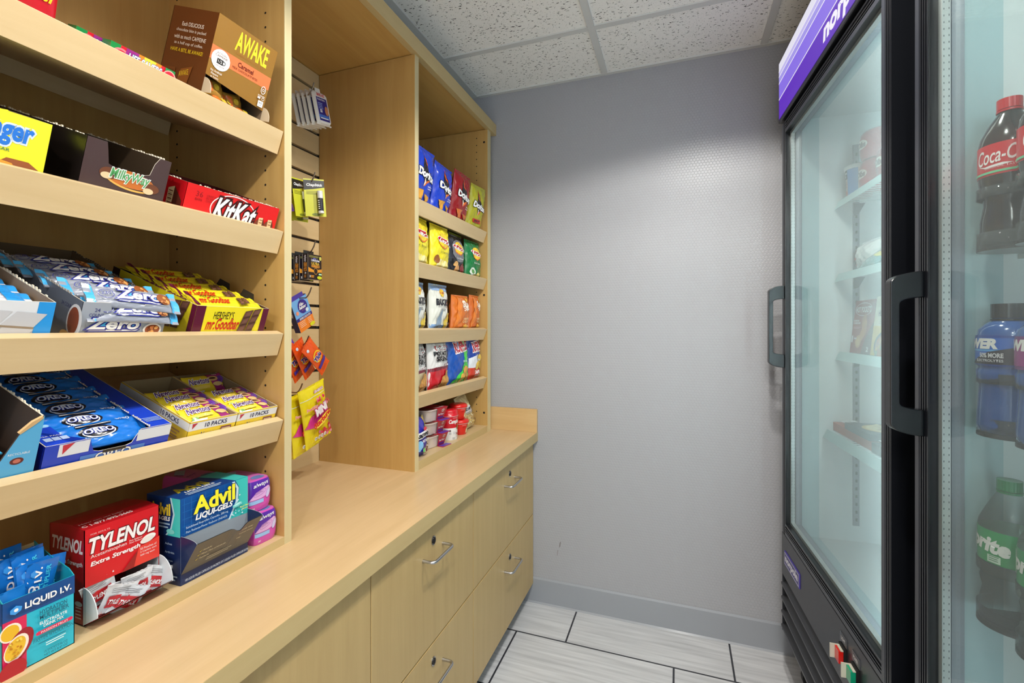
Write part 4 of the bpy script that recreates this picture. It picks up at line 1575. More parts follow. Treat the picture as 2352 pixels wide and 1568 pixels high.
s_.poly([(d - 0.022, h), (d - 0.014, 0.125), (d - 0.022, 0.098), (d - 0.034, 0.086), (d - 0.038, 0.086), (d - 0.025, 0.1), (d - 0.018, 0.126), (d - 0.026, h)], (180, 216, 226))
s_.text('Advil', 0.010, 0.122, 0.052, 0.020, (232, 204, 50), 0.035)
s_.text('LIQUI-GELS', 0.010, 0.111, 0.052, 0.008, WHITE, 0.04, 0.2)
s_.lines(0.02, 0.105, 0.042, 2, 0.006, 0.0028, (160, 190, 214))
s_.ell(d - 0.024, 0.094, 0.0105, 0.0045, (120, 206, 200))
s_.text('Aches', 0.050, 0.070, 0.018, 0.004, (170, 190, 214))
s_.text('Arthritis', 0.050, 0.055, 0.024, 0.004, (170, 190, 214))
s_.text('Cramps', 0.050, 0.040, 0.02, 0.004, (170, 190, 214))
s_.lines(0.034, 0.014, 0.048, 2, 0.006, 0.0028, (150, 170, 196))
k = Ink(b, topf(h))
k.poly([(w, 0), (w, d), (w - 0.04, d), (w - 0.03, 0.04), (w - 0.028, 0)], TE)
k.text('Advil', 0.020, 0.034, 0.060, 0.026, (214, 200, 50), 0.035)
k.text('LIQUI-GELS', 0.026, 0.022, 0.058, 0.008, WHITE, 0.04, 0.2)
k.lines(0.020, 0.014, 0.070, 2, 0.007, 0.0032, (190, 210, 230))
b.build('carton', t)
b = MB()
# grey tray hinged out at the base
G1, G2 = mat((92, 92, 92)), mat((150, 158, 166), 'plastic')
ny = 24
notch = lambda y: 0.010 * math.exp(-((y - w * .62) / 0.011) ** 2) if abs(y - w * .62) < 0.03 else 0


def tray(y, f):
    zt_ = 0.080 - notch(y)
    x = 0.001 + 0.040 * f
    return (x, y, 0.020 + (zt_ - 0.020) * f)


vs = []
for i in range(ny + 1):
    y = w * i / ny
    vs += [tray(y, 0), tray(y, 1)]
fs = [(2 * i, 2 * i + 2, 2 * i + 3, 2 * i + 1) for i in range(ny)]
b.add(vs, fs, G1)
b.add([(v[0] - 0.0012, v[1], v[2] + 0.0006) for v in vs], [f[::-1] for f in fs], G2)
for yy, sg in ((0, 1), (w, -1)):
    arc = [(0.001, yy, 0.020), (0.041, yy, 0.080)] + [(0.041 * math.cos(a), yy, 0.080 + 0.008 * math.sin(a * 1.0)) for a in [PI / 2 * q / 8 for q in range(1, 9)]]
    arc[-1] = (0.001, yy, 0.088)
    b.prism(arc, (0, sg * 0.001, 0), mat((14, 34, 78)), G2)
nrm = Vector((0.060, 0, -0.040)).normalized()


def tf(u, v, o):
    f = v / 0.072
    return (0.001 + 0.040 * f + nrm.x * o, u, 0.020 + 0.060 * f + nrm.z * o)


k = Ink(b, tf, l0=0.0005)
for q, (tx, u, v) in enumerate((('Headache', 0.014, 0.046), ('Minor Pain of Arthritis', 0.014, 0.036), ('Toothache', 0.014, 0.026), ('Muscular Aches', 0.084, 0.054), ('Menstrual Cramps', 0.084, 0.044), ('Fever', 0.084, 0.034))):
    k.text(tx, u + 0.007, v, len(tx) * 0.0021, 0.0046, (232, 226, 200), 0.0, 0.2)
    k.poly([(u, v + 0.002), (u + 0.002, v), (u + 0.0055, v + 0.006), (u + 0.002, v + 0.0025)], (226, 214, 60))
k.lines(0.038, 0.020, 0.05, 2, 0.005, 0.0016, (200, 196, 180))
b.build('tray_flap', t)

# pad packs


def padpack(w, h, d):
    b = MB()
    rnd = random.Random(5)
    top = (214, 110, 190)

    def sh(fx, fy, fz):
        # rounded soft block
        x, y, z_ = -d / 2 + (fx - .5) * d, fy * w, fz * h
        e = 0.88
        cx, cy, cz = (fx - .5) * 2, (fy - .5) * 2, (fz - .5) * 2
        k_ = 1 + 0.03 * (1 - cz * cz) - 0.10 * (abs(cx) * abs(cy)) ** 4 - 0.06 * (abs(cz) * max(abs(cx), abs(cy))) ** 6
        return (-d / 2 + (x + d / 2) * k_, w / 2 + (y - w / 2) * k_, h / 2 + (z_ - h / 2) * (1 + 0.03 * (1 - (cx * cx)) * (1 - cy * cy)))
    N_ = 10
    P_, V_ = mat((206, 74, 176), 'foil'), mat(top, 'foil')
    b.grid(lambda s_, q: sh(1, s_, q), N_, N_, P_)
    b.grid(lambda s_, q: sh(0, 1 - s_, q), N_, N_, P_)
    b.grid(lambda s_, q: sh(s_, 0, q), N_, N_, P_)
    b.grid(lambda s_, q: sh(1 - s_, 1, q), N_, N_, P_)
    b.grid(lambda s_, q: sh(1 - q, s_, 1), N_, N_, V_)
    b.grid(lambda s_, q: sh(q, s_, 0), N_, N_, P_)

    def fr(u, v, o):
        p = sh(1, u / w, v / h)
        return (p[0] + o, p[1], p[2])

    def tp(u, v, o):
        p = sh(1 - v / d, u / w, 1)
        return (p[0], p[1], p[2] + o)
    k = Ink(b, fr, 'foil', flat=False, l0=0.0004)
    k.poly([(0.001, h * .40), (0.001, h - .002), (w - 0.001, h - .002), (w - .001, h * .72), (w * .5, h * .60)], (82, 34, 158))
    k.poly([(w * .02, h * .40), (w * .3, h * .62), (w * .8, h * .74), (w * .98, h * .62), (w * .98, h * .50), (w * .5, h * .40)], (222, 170, 222))
    k.rect(w * .02, h * .26, w * .60, h * .38, (150, 190, 236))
    k.ell(w * .80, h * .52, w * .09, h * .17, (206, 200, 240), R(-24))
    k.ring(w * .80, h * .52, w * .09, h * .17, 0.0006, (140, 80, 180), rot=R(-24))
    k.ring(w * .45, h * .58, w * .26, h * .07, 0.0005, (130, 70, 170), rot=R(16))
    k.text('NO FEEL', w * .30, h * .585, w * .22, h * .03, (110, 50, 150), 0, 0, 0.2)
    k.text('PROTECTION', w * .27, h * .54, w * .32, h * .03, (110, 50, 150), 0, 0, 0.2)
    k.text('20', w * .14, h * .10, w * .10, h * .06, WHITE)
    k.text('always', w * .20, h * .74, w * .62, h * .15, WHITE, 0.01, 0.3, 0.08)
    k = Ink(b, tp, 'foil', flat=False, l0=0.0004)
    k.ell(w * .6, d * .14, w * .26, d * .10, (120, 150, 206))
    for q in range(5):
        k.rect(w * (.44 + .07 * q), d * .06, w * (.455 + .07 * q), d * .22, (70, 100, 170))
    k.text('always', w * .1, d * .30, w * .5, d * .10, (130, 60, 160), 0.01, 0.3, 0.3)
    k.poly([(w * .1, d * .7), (w * .5, d * .95), (w * .7, d * .8), (w * .2, d * .5)], (170, 190, 236))
    return b


pp_ = put(padpack(0.058, 0.067, 0.11), 'pad_pack', 'pink and purple pad pack standing on the bottom shelf, lower of two', 'pad pack', (-0.832, 0.7295, ZB), (0, 0, R(-3)), 'pink pad packs')
dup(pp_, (-0.840, 0.722, ZB + 0.069), (0, 0, R(-2)), 'pink and purple pad pack stacked on top of another beside the side panel')
dup(pp_, (-0.955, 0.70, ZB + 0.069), (0, 0, R(3)), 'dim pink pad pack farther back on top beside the blue medicine carton')
dup(pp_, (-0.955, 0.706, ZB), (0, 0, R(2)), 'pink pad pack at the back below another, mostly hidden by the blue medicine carton')

# ------------------------------------------------------------------ hooks and hanging goods on the slatwall
WIRE = mat((150, 140, 130), 'metal', rough=0.35)


def peg(y, zg, zs, xt, lift, label):
    b = MB()
    b.box(-1.2065, -1.2045, y - 0.012, y + 0.012, zg - 0.014, zg + 0.018, WIRE)
    p = [(-1.205, y, zg), (-1.19, y, zg + (zs - zg) * .5), (-1.17, y, zs)]
    xb = xt - 0.022
    p += [(-1.17 + (xb + 1.17) * q / 6, y, zs) for q in range(1, 7)]
    p += [(xb + 0.008, y, zs + lift * .18), (xb + 0.016, y, zs + lift * .55), (xt, y, zs + lift)]
    b.tube(p, 0.0019, WIRE, 10)
    o = b.build('peg_hook')
    return tag(o, label, 'hook', 'wire peg hooks')


HY = 1.112
peg(HY, 1.934, 1.950, -1.030, 0.034, 'wire peg hook highest on the slatwall holding white plastic cases')
peg(HY + .004, 1.705, 1.682, -1.030, 0.034, 'wire peg hook holding yellow lip balm cards')
peg(HY + .008, 1.477, 1.476, -1.032, 0.034, 'wire peg hook holding small black boxes')
peg(HY, 1.324, 1.338, -1.040, 0.032, 'long bare wire peg hook above a blue and orange card')
peg(HY - .016, 1.172, 1.196, -1.035, 0.028, 'wire peg hook holding orange detergent pouches')
peg(HY - .036, 1.019, 1.056, -1.040, 0.028, 'wire peg hook holding yellow candy bags')

# white plastic bandage cases


def case_parts(t):
    w, h, d = 0.068, 0.098, 0.009
    b = MB()
    PL = mat((228, 228, 226), 'plastic')

    def outline(s_=1.0, n=5):
        pts = []
        hw, hh, r = w / 2 * s_, h / 2 * s_, 0.012 * s_
        for cx, cy, a0 in ((hw - r, -hh + r, -PI / 2), (hw - r, hh - r, 0), (-hw + r, hh - r, PI / 2), (-hw + r, -hh + r, PI)):
            pts += [(cx + r * math.cos(a0 + PI / 2 * q / n), cy + r * math.sin(a0 + PI / 2 * q / n)) for q in range(n + 1)]
        return pts
    o1, o2 = outline(1.0), outline(0.9)
    cz = -h / 2 - 0.002
    for a, bb, x0, x1 in ((o1, o1, 0.0, 0.002), (o1, o2, 0.002, 0.008), (o2, o2, 0.008, 0.0085)):
        n = len(a)
        v0 = [(x0, p[0], p[1] + cz) for p in a]
        v1 = [(x1, p[0], p[1] + cz) for p in bb]
        b.add(v0 + v1, [(i, (i + 1) % n, n + (i + 1) % n, n + i) for i in range(n)], PL)
    b.add([(0, p[0], p[1] + cz) for p in o1], [tuple(range(len(o1)))[::-1]], PL)
    b.add([(0.0085, p[0], p[1] + cz) for p in o2], [tuple(range(len(o2)))], PL)
    b.box(0.0, 0.002, -0.012, 0.012, -0.004, 0.009, PL)
    b.box(-0.0005, 0.003, w / 2 - 0.004, w / 2 + 0.003, cz - h / 2, cz - h / 2 + 0.004, PL)
    b.box(-0.0005, 0.003, -w / 2 - 0.003, -w / 2 + 0.004, cz - h / 2, cz - h / 2 + 0.004, PL)
    b.build('case', t)
    b = MB()
    k = Ink(b, lambda u, v, o: (0.0085 + o, u - w / 2, v - h - 0.002))
    k.rect(0.008, 0.012, 0.060, 0.080, (26, 24, 130))
    k.rect(0.008, 0.020, 0.060, 0.030, (60, 110, 200))
    k.text('BAND-AID', 0.014, 0.084, 0.038, 0.008, (206, 60, 70), 0.03)
    k.text('Flexible Fabric', 0.012, 0.072, 0.038, 0.005, WHITE, 0.02)
    k.lines(0.012, 0.062, 0.022, 4, 0.005, 0.002, (150, 170, 226))
    k.ell(0.050, 0.044, 0.009, 0.014, (200, 130, 90))
    k.rect(0.016, 0.036, 0.026, 0.045, WHITE)
    k.text('8', 0.018, 0.038, 0.005, 0.005, (26, 24, 130))
    k.lines(0.012, 0.018, 0.04, 1, 0.004, 0.003, WHITE)
    b.build('printed_insert', t)


t = thing('bandage_case', 'white plastic bandage case with blue insert hanging frontmost on the top hook', 'bandage case', (-1.046, HY + 0.030, 1.974), (R(13), R(-4), R(6)), 'white bandage cases')
case_parts(t)
for i in range(1, 5):
    dup(t, (-1.046 - 0.0165 * i, HY + 0.028 - 0.002 * i, 1.972), (R(13), R(-4), R(6)), 'white plastic bandage case on the top hook, %s behind the front one' % ['', 'first', 'second', 'third', 'farthest'][i])

# lip balm cards


def balm(t):
    w, h = 0.058, 0.113
    b = MB()
    Y = mat((206, 206, 50))
    b.box(-0.0006, 0, -w / 2, w / 2, -h, 0, Y)
    k = Ink(b, lambda u, v, o: (o, u - w / 2, v - h))
    k.poly([(0, h - .034), (0.0, h - 0.004), (w, h - 0.004), (w, h - .024), (w * .5, h - 0.030)], (20, 18, 20))
    k.text('ChapStick', 0.008, h - 0.024, 0.044, 0.010, WHITE, 0.03, 0.2)
    k.lines(0.006, h - 0.038, 0.036, 3, 0.004, 0.0012, (110, 110, 30))
    k.ell(0.030, 0.006, 0.012, 0.004, (120, 130, 30))
    b.build('backing_card', t)
    b = MB()
    cx, cy, r = 0.0085, 0.014, 0.0082
    b.lathe([(r, -0.060), (r, -0.060 + 0.022)], mat((222, 222, 224), 'plastic'), 22, (cx, cy))
    b.lathe([(r * .98, -0.098), (r * .98, -0.060)], mat((32, 32, 46), 'plastic'), 22, (cx, cy))
    b.lathe([(r * 1.02, -0.105), (r * 1.02, -0.098)], mat((226, 226, 226), 'plastic'), 22, (cx, cy))
    k = Ink(b, lambda u, v, o: (cx + (r + o) * math.cos(u / r), cy + (r + o) * math.sin(u / r), v), flat=False, l0=0.0003)
    for q in range(5):
        k.rect(-0.008, -0.093 + q * 0.006, -0.003, -0.090 + q * 0.006, WHITE)
    b.build('balm_stick', t)
    return t


t = balm(thing('lip_balm_card', 'yellow lip balm blister card turned edge-on at the front of its hook', 'lip balm card', (-1.040, HY + 0.008, 1.698), (R(4), 0, R(-42)), 'yellow lip balm cards'))
dup(t, (-1.072, HY - 0.022, 1.694), (R(7), R(-3), R(8)), 'yellow lip balm blister card facing forward in the middle of its hook')
dup(t, (-1.130, HY - 0.020, 1.690), (R(5), R(-3), R(4)), 'yellow lip balm blister card at the rear of its hook beside the shelving edge')
dup(t, (-1.092, HY + 0.006, 1.688), (R(2), R(2), R(-10)), 'yellow lip balm card almost hidden behind the middle card')
put(pillow(0.075, 0.062, 0.012, (104, 44, 176), lambda k, w_, h_: (k.ell(w_ * .84, h_ * .6, 0.006, 0.006, (60, 180, 90)), k.rect(0, 0, w_, h_ * .3, (70, 20, 120)), k.text('GRAPE', w_ * .4, h_ * .75, 0.03, 0.008, (30, 14, 60))), seed=111),
    'gum_pouch', 'purple foil pouch half hidden behind the shelving edge', 'pouch', (-1.02, 0.958, 1.555), (R(18), 0, R(4)))
peg(0.99, 1.629, 1.628, -1.035, 0.02, 'wire peg hook mostly hidden behind the shelving edge')

# small black boxes


def bbox_(t):
    w, h, d = 0.060, 0.076, 0.020
    b = MB()
    K, WH = mat((30, 24, 32)), mat((206, 204, 200))
    b.box(-d, 0, -w / 2, w / 2, -h, 0, K, faces={'-z': WH})
    b.box(-d, -d + 0.001, -w / 2 + .004, w / 2 - .012, 0, 0.012, mat((40, 44, 48)))
    k = Ink(b, lambda u, v, o: (o, u - w / 2, v - h))
    k.lines(0.004, h - 0.006, 0.044, 2, 0.0035, 0.0015, (160, 160, 90))
    k.text('LifeStyles', 0.014, 0.053, 0.036, 0.009, (222, 222, 236), 0.03)
    k.poly([(0.016, 0.060), (0.026, 0.066), (0.042, 0.062), (0.028, 0.063)], (90, 96, 200))
    k.text('ULTRA', 0.014, 0.045, 0.034, 0.0068, (222, 186, 70), 0.04)
    k.text('RIBBED', 0.014, 0.037, 0.036, 0.0068, (222, 150, 60), 0.04)
    k.poly([(0, 0.022), (0, 0.036), (0.024, 0.028), (w, 0.034), (w, 0.024), (0.03, 0.022)], (222, 150, 50))
    k.ell(0.032, 0.026, 0.009, 0.010, (30, 24, 32))
    k.ring(0.032, 0.026, 0.009, 0.010, 0.0012, (222, 160, 70))
    k.text('3', 0.004, 0.006, 0.004, 0.006, WHITE, 0.03)
    k.lines(0.010, 0.010, 0.014, 2, 0.004, 0.0025, (222, 150, 60))
    k.ell(0.048, 0.007, 0.011, 0.005, (206, 214, 40))
    k.rect(0.044, 0.015, 0.058, 0.020, (170, 214, 180))
    k.ell(0.052, h - 0.010, 0.005, 0.006, (206, 206, 100))
    s_ = Ink(b, lambda u, v, o: (u - d, -w / 2 - o, v - h))
    s_.rect(0, 0, 0.0008, h, WHITE)
    s_.rect(d - 0.0008, 0, d, h, WHITE)
    s_.text('LifeStyles', 0.014, 0.052, 0.020, 0.008, (222, 222, 236), 0.03, 0, PI / 2)
    s_.text('ULTRA RIBBED', 0.0155, 0.024, 0.026, 0.010, (222, 150, 60), 0.04, 0, PI / 2)
    s_.text('3', 0.008, 0.016, 0.005, 0.005, WHITE, 0.03)
    s_.lines(0.006, 0.011, 0.008, 3, 0.003, 0.0015, (222, 150, 60))
    b.build('carton', t)
    return t


t = bbox_(thing('black_box', 'small black and orange box hanging frontmost on its hook', 'small box', (-1.042, HY + 0.016, 1.470), (R(1), 0, R(4)), 'small black boxes on the hook'))
dup(t, (-1.066, HY + 0.007, 1.466), (R(1), 0, R(4)), 'small black and orange box hanging second on its hook')
dup(t, (-1.092, HY + 0.000, 1.465), (R(2), 0, R(4)), 'small black and orange box hanging nearest the slatwall')

# effervescent tablet card
t = thing('tablet_card', 'blue and orange medicine card hanging askew on its hook', 'medicine card', (-1.085, HY - 0.008, 1.342), (R(26), 0, R(4)))
w, h = 0.072, 0.106
b = MB()
b.box(-0.020, -0.001, -w / 2, w / 2, -h, -0.004, mat((32, 34, 90)))
b.box(-0.001, 0, -w / 2, w / 2, -h, -0.006, mat((110, 170, 226)))
b.box(-0.001, 0, -w / 2 + .004, w / 2 - .012, -0.006, 0.008, mat((72, 56, 160)))
k = Ink(b, lambda u, v, o: (o, u - w / 2, v - h))
k.rect(0, 0, w, 0.034, (236, 130, 40))
k.rect(0, 0.034, w, 0.044, (40, 40, 130))
k.ell(0.042, 0.072, 0.021, 0.022, (46, 40, 140))
k.text('Alka-', 0.028, 0.076, 0.022, 0.009, WHITE, 0.04, 0.2)
k.text('Seltzer', 0.025, 0.066, 0.032, 0.009, WHITE, 0.04, 0.2)
k.text('PLUS', 0.034, 0.059, 0.014, 0.004, (150, 110, 120), 0.02)
k.ell(0.056, 0.056, 0.007, 0.006, (206, 226, 240))
k.ell(0.012, 0.060, 0.006, 0.006, (236, 150, 120))
k.text('SEVERE COLD & FLU', 0.012, 0.0365, 0.052, 0.0055, WHITE, 0.03, 0.2)
k.lines(0.006, 0.029, 0.028, 4, 0.005, 0.0015, (250, 220, 190))
k.lines(0.044, 0.029, 0.018, 4, 0.005, 0.0015, (250, 220, 190))
k.ell(0.058, 0.007, 0.012, 0.006, (216, 216, 40))
s_ = Ink(b, lambda u, v, o: (u - 0.020, -w / 2 - o, v - h))
s_.text('Alka-Seltzer', 0.012, 0.050, 0.034, 0.008, WHITE, 0.03, 0, PI / 2)
b.build('card', t)

# detergent pouches


def tided(k, w_, h_):
    k.ell(w_ * .25, h_ * .86, 0.005, 0.005, (214, 226, 240))
    k.ell(w_ * .5, h_ * .52, 0.020, 0.019, (240, 206, 40))
    k.ell(w_ * .5, h_ * .52, 0.016, 0.015, (230, 84, 24))
    k.text('Tide', w_ * .16, h_ * .45, w_ * .66, 0.014, (40, 34, 140), 0.05, 0.1, 0, out=WHITE, ow=.05)
    k.poly([(w_ * .08, h_ * .30), (w_ * .92, h_ * .36), (w_ * .92, h_ * .26), (w_ * .10, h_ * .20)], (50, 36, 150))
    k.lines(w_ * .2, h_ * .16, w_ * .5, 3, 0.004, 0.001, (170, 50, 20))


t = put(pillow(0.056, 0.122, 0.012, (232, 84, 24), tided, seed=121, sealh=0.04), 'detergent_pouch', 'orange detergent pouch swung farthest right at the front of its hook', 'detergent pouch', (-1.035, 1.150, 1.100), (R(50), 0, R(6)), 'orange detergent pouches')
for i, (x, y, z_, rx, rz, lb) in enumerate(((-1.062, 1.110, 1.088, 32, 8, 'second from the front, under the swung one'), (-1.080, 1.088, 1.080, 30, 12, 'in the middle of the bunch'), (-1.098, 1.062, 1.078, 26, 6, 'second from the slatwall'), (-1.115, 1.030, 1.070, 20, 2, 'nearest the slatwall and the shelving edge'))):
    dup(t, (x, y, z_), (R(rx), 0, R(rz)), 'orange detergent pouch, ' + lb)
put(pillow(0.034, 0.052, 0.008, (92, 60, 190), None, seed=122), 'detergent_pouch', 'small violet foil pouch tucked on top of the orange pouches', 'detergent pouch', (-1.075, 1.052, 1.186), (R(32), 0, R(4)))

# yellow candy bags


def sbd(k, w_, h_):
    rnd = random.Random(2)
    PK = (222, 60, 150)
    k.rect(0, h_ * .815, w_, h_ * .825, (236, 236, 220))
    k.text('GRAB&GO', w_ * .5, h_ * .86, w_ * .38, 0.008, (244, 236, 240), 0.03, 0.1, out=(190, 40, 90), ow=.06)
    k.poly([(w_ * .0, h_ * .36), (w_ * .2, h_ * .52), (w_ * .6, h_ * .56), (w_ * .98, h_ * .68), (w_ * .98, h_ * .28), (w_ * .7, h_ * .36), (w_ * .4, h_ * .30)], PK)
    for i in range(26):
        u_, v_ = rnd.uniform(.45, .95) * w_, rnd.uniform(.05, .22) * h_
        k.ell(u_, v_, 0.006, 0.005, [(226, 60, 90), (236, 150, 170), (206, 40, 70)][i % 3], rnd.uniform(0, 3), 10)
    for i in range(10):
        u_, v_ = rnd.uniform(.45, .95) * w_, rnd.uniform(.64, .80) * h_
        k.ell(u_, v_, 0.005, 0.004, [(226, 80, 110), (236, 150, 170), (214, 40, 70)][i % 3], rnd.uniform(0, 3), 10)
    k.text('FaveREDS', w_ * .04, h_ * .66, w_ * .36, 0.008, (240, 130, 110), 0.03, 0.1, out=(250, 220, 220), ow=.06)
    k.text('MINI', w_ * .32, h_ * .52, w_ * .44, h_ * .12, (244, 240, 244), 0.06, 0, 0.16, out=(190, 40, 130), ow=.08)
    k.ell(w_ * .56, h_ * .42, w_ * .40, h_ * .075, (196, 30, 40), 0.30)
    k.ell(w_ * .56, h_ * .42, w_ * .385, h_ * .066, (246, 222, 70), 0.30)
    k.text('Starburst', w_ * .20, h_ * .335, w_ * .72, h_ * .085, (214, 30, 36), 0.05, 0.0, 0.28)
    for i in range(4):
        k.ell(w_ * (.20 + .11 * i), h_ * .165, w_ * .05, h_ * .03, (236, 236, 230))
        k.lines(w_ * (.17 + .11 * i), h_ * .17, w_ * .07, 2, 0.003, 0.0012, (90, 90, 80))


t = put(pillow(0.116, 0.186, 0.022, (238, 218, 26), sbd, seed=131, sealh=0.03, nu=20, nv=26), 'candy_bag', 'yellow candy bag with pink and red lettering hanging frontmost on the lowest hook', 'candy bag', (-1.040, 1.090, 0.882), (R(15), R(3), R(5)), 'yellow candy bags')
dup(t, (-1.062, 1.064, 0.862), (R(11), R(2), R(5)), 'yellow candy bag hanging just behind the front one on the lowest hook')
dup(t, (-1.088, 1.052, 0.846), (R(9), 0, R(7)), 'yellow candy bag hanging rearmost on the lowest hook')

# ------------------------------------------------------------------ chip unit


def upright(zt, y, x, lean, yaw=0):
    """foot of a bag standing behind the lip at depth x"""
    dep = (XF - x) / CA
    p = SL(zt, y, dep, 0.001)
    return dict(loc=(x, y, zt - 0.032 * CA + SA * dep + 0.003), rot=(0, R(lean), R(yaw)))


def tri(k, u, v, s, c, rot=0.0):
    pts = [(-.5, .45), (.5, .40), (.45, .30), (0.02, -.6), (-.08, -.55)]
    cr_, sr_ = math.cos(rot), math.sin(rot)
    for sc_, cc in ((1.08, tuple(int(x * .7) for x in c)), (1, c)):
        k.poly([(u + (x * cr_ - y * sr_) * s * sc_, v + (x * sr_ + y * cr_) * s * sc_) for x, y in pts], cc)


def dor(chip=(222, 160, 60), sub=None, bar=None):
    def f(k, w_, h_):
        k.poly([(w_ * .36, h_ * .88), (w_ * .62, h_ * .60), (w_ * .90, h_ * .56), (w_ * .42, h_ * .40), (w_ * .30, h_ * .62)], (28, 24, 30))
        k.poly([(w_ * .33, h_ * .90), (w_ * .40, h_ * .74), (w_ * .52, h_ * .66)], (226, 90, 40))
        k.poly([(w_ * .40, h_ * .46), (w_ * .44, h_ * .36), (w_ * .76, h_ * .54), (w_ * .46, h_ * .44)], (226, 110, 40))
        k.poly([(w_ * .40, h_ * .50), (w_ * .43, h_ * .36), (w_ * .48, h_ * .44)], (240, 230, 220))
        k.text('Doritos', w_ * .14, h_ * .535, w_ * .74, h_ * .115, (244, 244, 244), 0.05, 0.0, -0.12, out=(20, 18, 24), ow=.07)
        if sub:
            k.text(sub, w_ * .60, h_ * .37, w_ * .24, h_ * .025, WHITE, 0.02)
            k.text('FLAVORED', w_ * .60, h_ * .335, w_ * .2, h_ * .018, WHITE, 0.02)
        if bar:
            k.rect(w_ * .22, h_ * .20, w_ * .74, h_ * .28, bar)
            k.text('SPICY', w_ * .28, h_ * .215, w_ * .40, h_ * .045, (40, 16, 16), 0.04)
        if chip:
            tri(k, w_ * .32, h_ * .20, 0.044, chip, 0.1)
            tri(k, w_ * .62, h_ * .16, 0.034, tuple(int(c_ * .93) for c_ in chip), -0.15)
    return f


bagk = dict(base=0.9, sealh=0.035)
zA, zB, zC, zD = ZR


def bag(label, zt, y, x, w, h, t_, c, des, lean=0, yaw=0, seed=0, grp=None, **kw):
    p = upright(zt, y, x, lean, yaw)
    kk = dict(bagk)
    kk.update(kw)
    return put(pillow(w, h, t_, c, des, seed=seed, **kk), 'chip_bag', label, 'chip bag', p['loc'], p['rot'], grp)


BX = -0.868
bag('blue tortilla chip bag leftmost on the top chip shelf', zA, 1.354, BX, 0.140, 0.205, 0.05, (26, 62, 190), dor(sub='COOL'), 9, 0, 201)
bag('blue tortilla chip bag second on the top chip shelf, shorter than its neighbour', zA, 1.502, BX + .002, 0.148, 0.195, 0.055, (26, 64, 196), dor(sub='COOL'), 8, 3, 202)
bag('red tortilla chip bag third on the top chip shelf', zA, 1.655, BX, 0.146, 0.212, 0.05, (150, 20, 26), dor((206, 110, 50), 'NACHO'), 9, 0, 203)
bag('olive yellow tortilla chip bag at the right end of the top chip shelf', zA, 1.806, BX, 0.125, 0.198, 0.045, (176, 172, 36), dor(None, None, (196, 40, 34)), 11, -6, 204)
bag('olive and orange chip bag standing behind the red one on the top chip shelf', zA, 1.755, -0.925, 0.13, 0.19, 0.04, (170, 150, 40), None, 4, 0, 205)
bag('blue chip bag standing behind the first two on the top chip shelf', zA, 1.43, -0.93, 0.14, 0.20, 0.04, (24, 56, 176), None, 4, 0, 206)


def lays(sub, bandc=None, extra=None, dark=False):
    def f(k, w_, h_):
        if extra:
            extra(k, w_, h_)
        cx, cy = w_ * .50, h_ * .66
        if bandc:
            k.ell(cx, cy - .01, w_ * .38, h_ * .27, bandc)
        k.ell(cx, cy, w_ * .27, h_ * .165, (228, 120, 34))
        k.ell(cx, cy + h_ * .012, w_ * .265, h_ * .15, (244, 206, 46))
        k.poly([(cx - w_ * .34, cy + h_ * .05), (cx - w_ * .28, cy + h_ * .085), (cx + w_ * .10, cy + h_ * .06), (cx + w_ * .34, cy - h_ * .0), (cx + w_ * .34, cy - h_ * .06), (cx + w_ * .05, cy - h_ * .05), (cx - w_ * .26, cy - h_ * .03)], (240, 236, 236))
        k.poly([(cx - w_ * .32, cy + h_ * .045), (cx - w_ * .27, cy + h_ * .072), (cx + w_ * .10, cy + h_ * .048), (cx + w_ * .32, cy - h_ * .012), (cx + w_ * .32, cy - h_ * .05), (cx + w_ * .05, cy - h_ * .038), (cx - w_ * .25, cy - h_ * .02)], (186, 26, 40))
        k.text("Lay's", cx - w_ * .27, cy - h_ * .030, w_ * .54, h_ * .095, WHITE, 0.03, 0.2, -0.12)
        k.text(sub, w_ * .30, h_ * .40, w_ * .42, h_ * .042, WHITE if dark else (70, 90, 40), 0.0, 0.15)
    return f


def yl(k, w_, h_):
    for i in range(4):
        k.ell(w_ * (.30 + .13 * i), h_ * (.16 - .01 * i), 0.024, 0.015, [(246, 236, 170), (240, 222, 130)][i % 2], 0.9)
    k.ell(w_ * .18, h_ * .26, 0.014, 0.016, (150, 90, 40))


def bk(k, w_, h_):
    k.poly([(w_ * .0, h_ * .05), (w_ * .0, h_ * .38), (w_ * .5, h_ * .42), (w_ * .55, h_ * .05)], (24, 24, 30))
    k.ell(w_ * .70, h_ * .20, 0.020, 0.020, (130, 26, 36))
    k.ell(w_ * .35, h_ * .16, 0.022, 0.014, (206, 150, 90), 0.6)
    k.ell(w_ * .30, h_ * .28, 0.018, 0.010, (222, 170, 100), 0.3)


def gn(k, w_, h_):
    k.ell(w_ * .30, h_ * .20, 0.022, 0.018, (222, 230, 220))
    k.ell(w_ * .30, h_ * .20, 0.013, 0.010, (90, 150, 80))
    k.ell(w_ * .62, h_ * .12, 0.018, 0.012, (226, 206, 120), 0.6)
    k.ell(w_ * .40, h_ * .07, 0.018, 0.012, (236, 216, 140), 0.2)


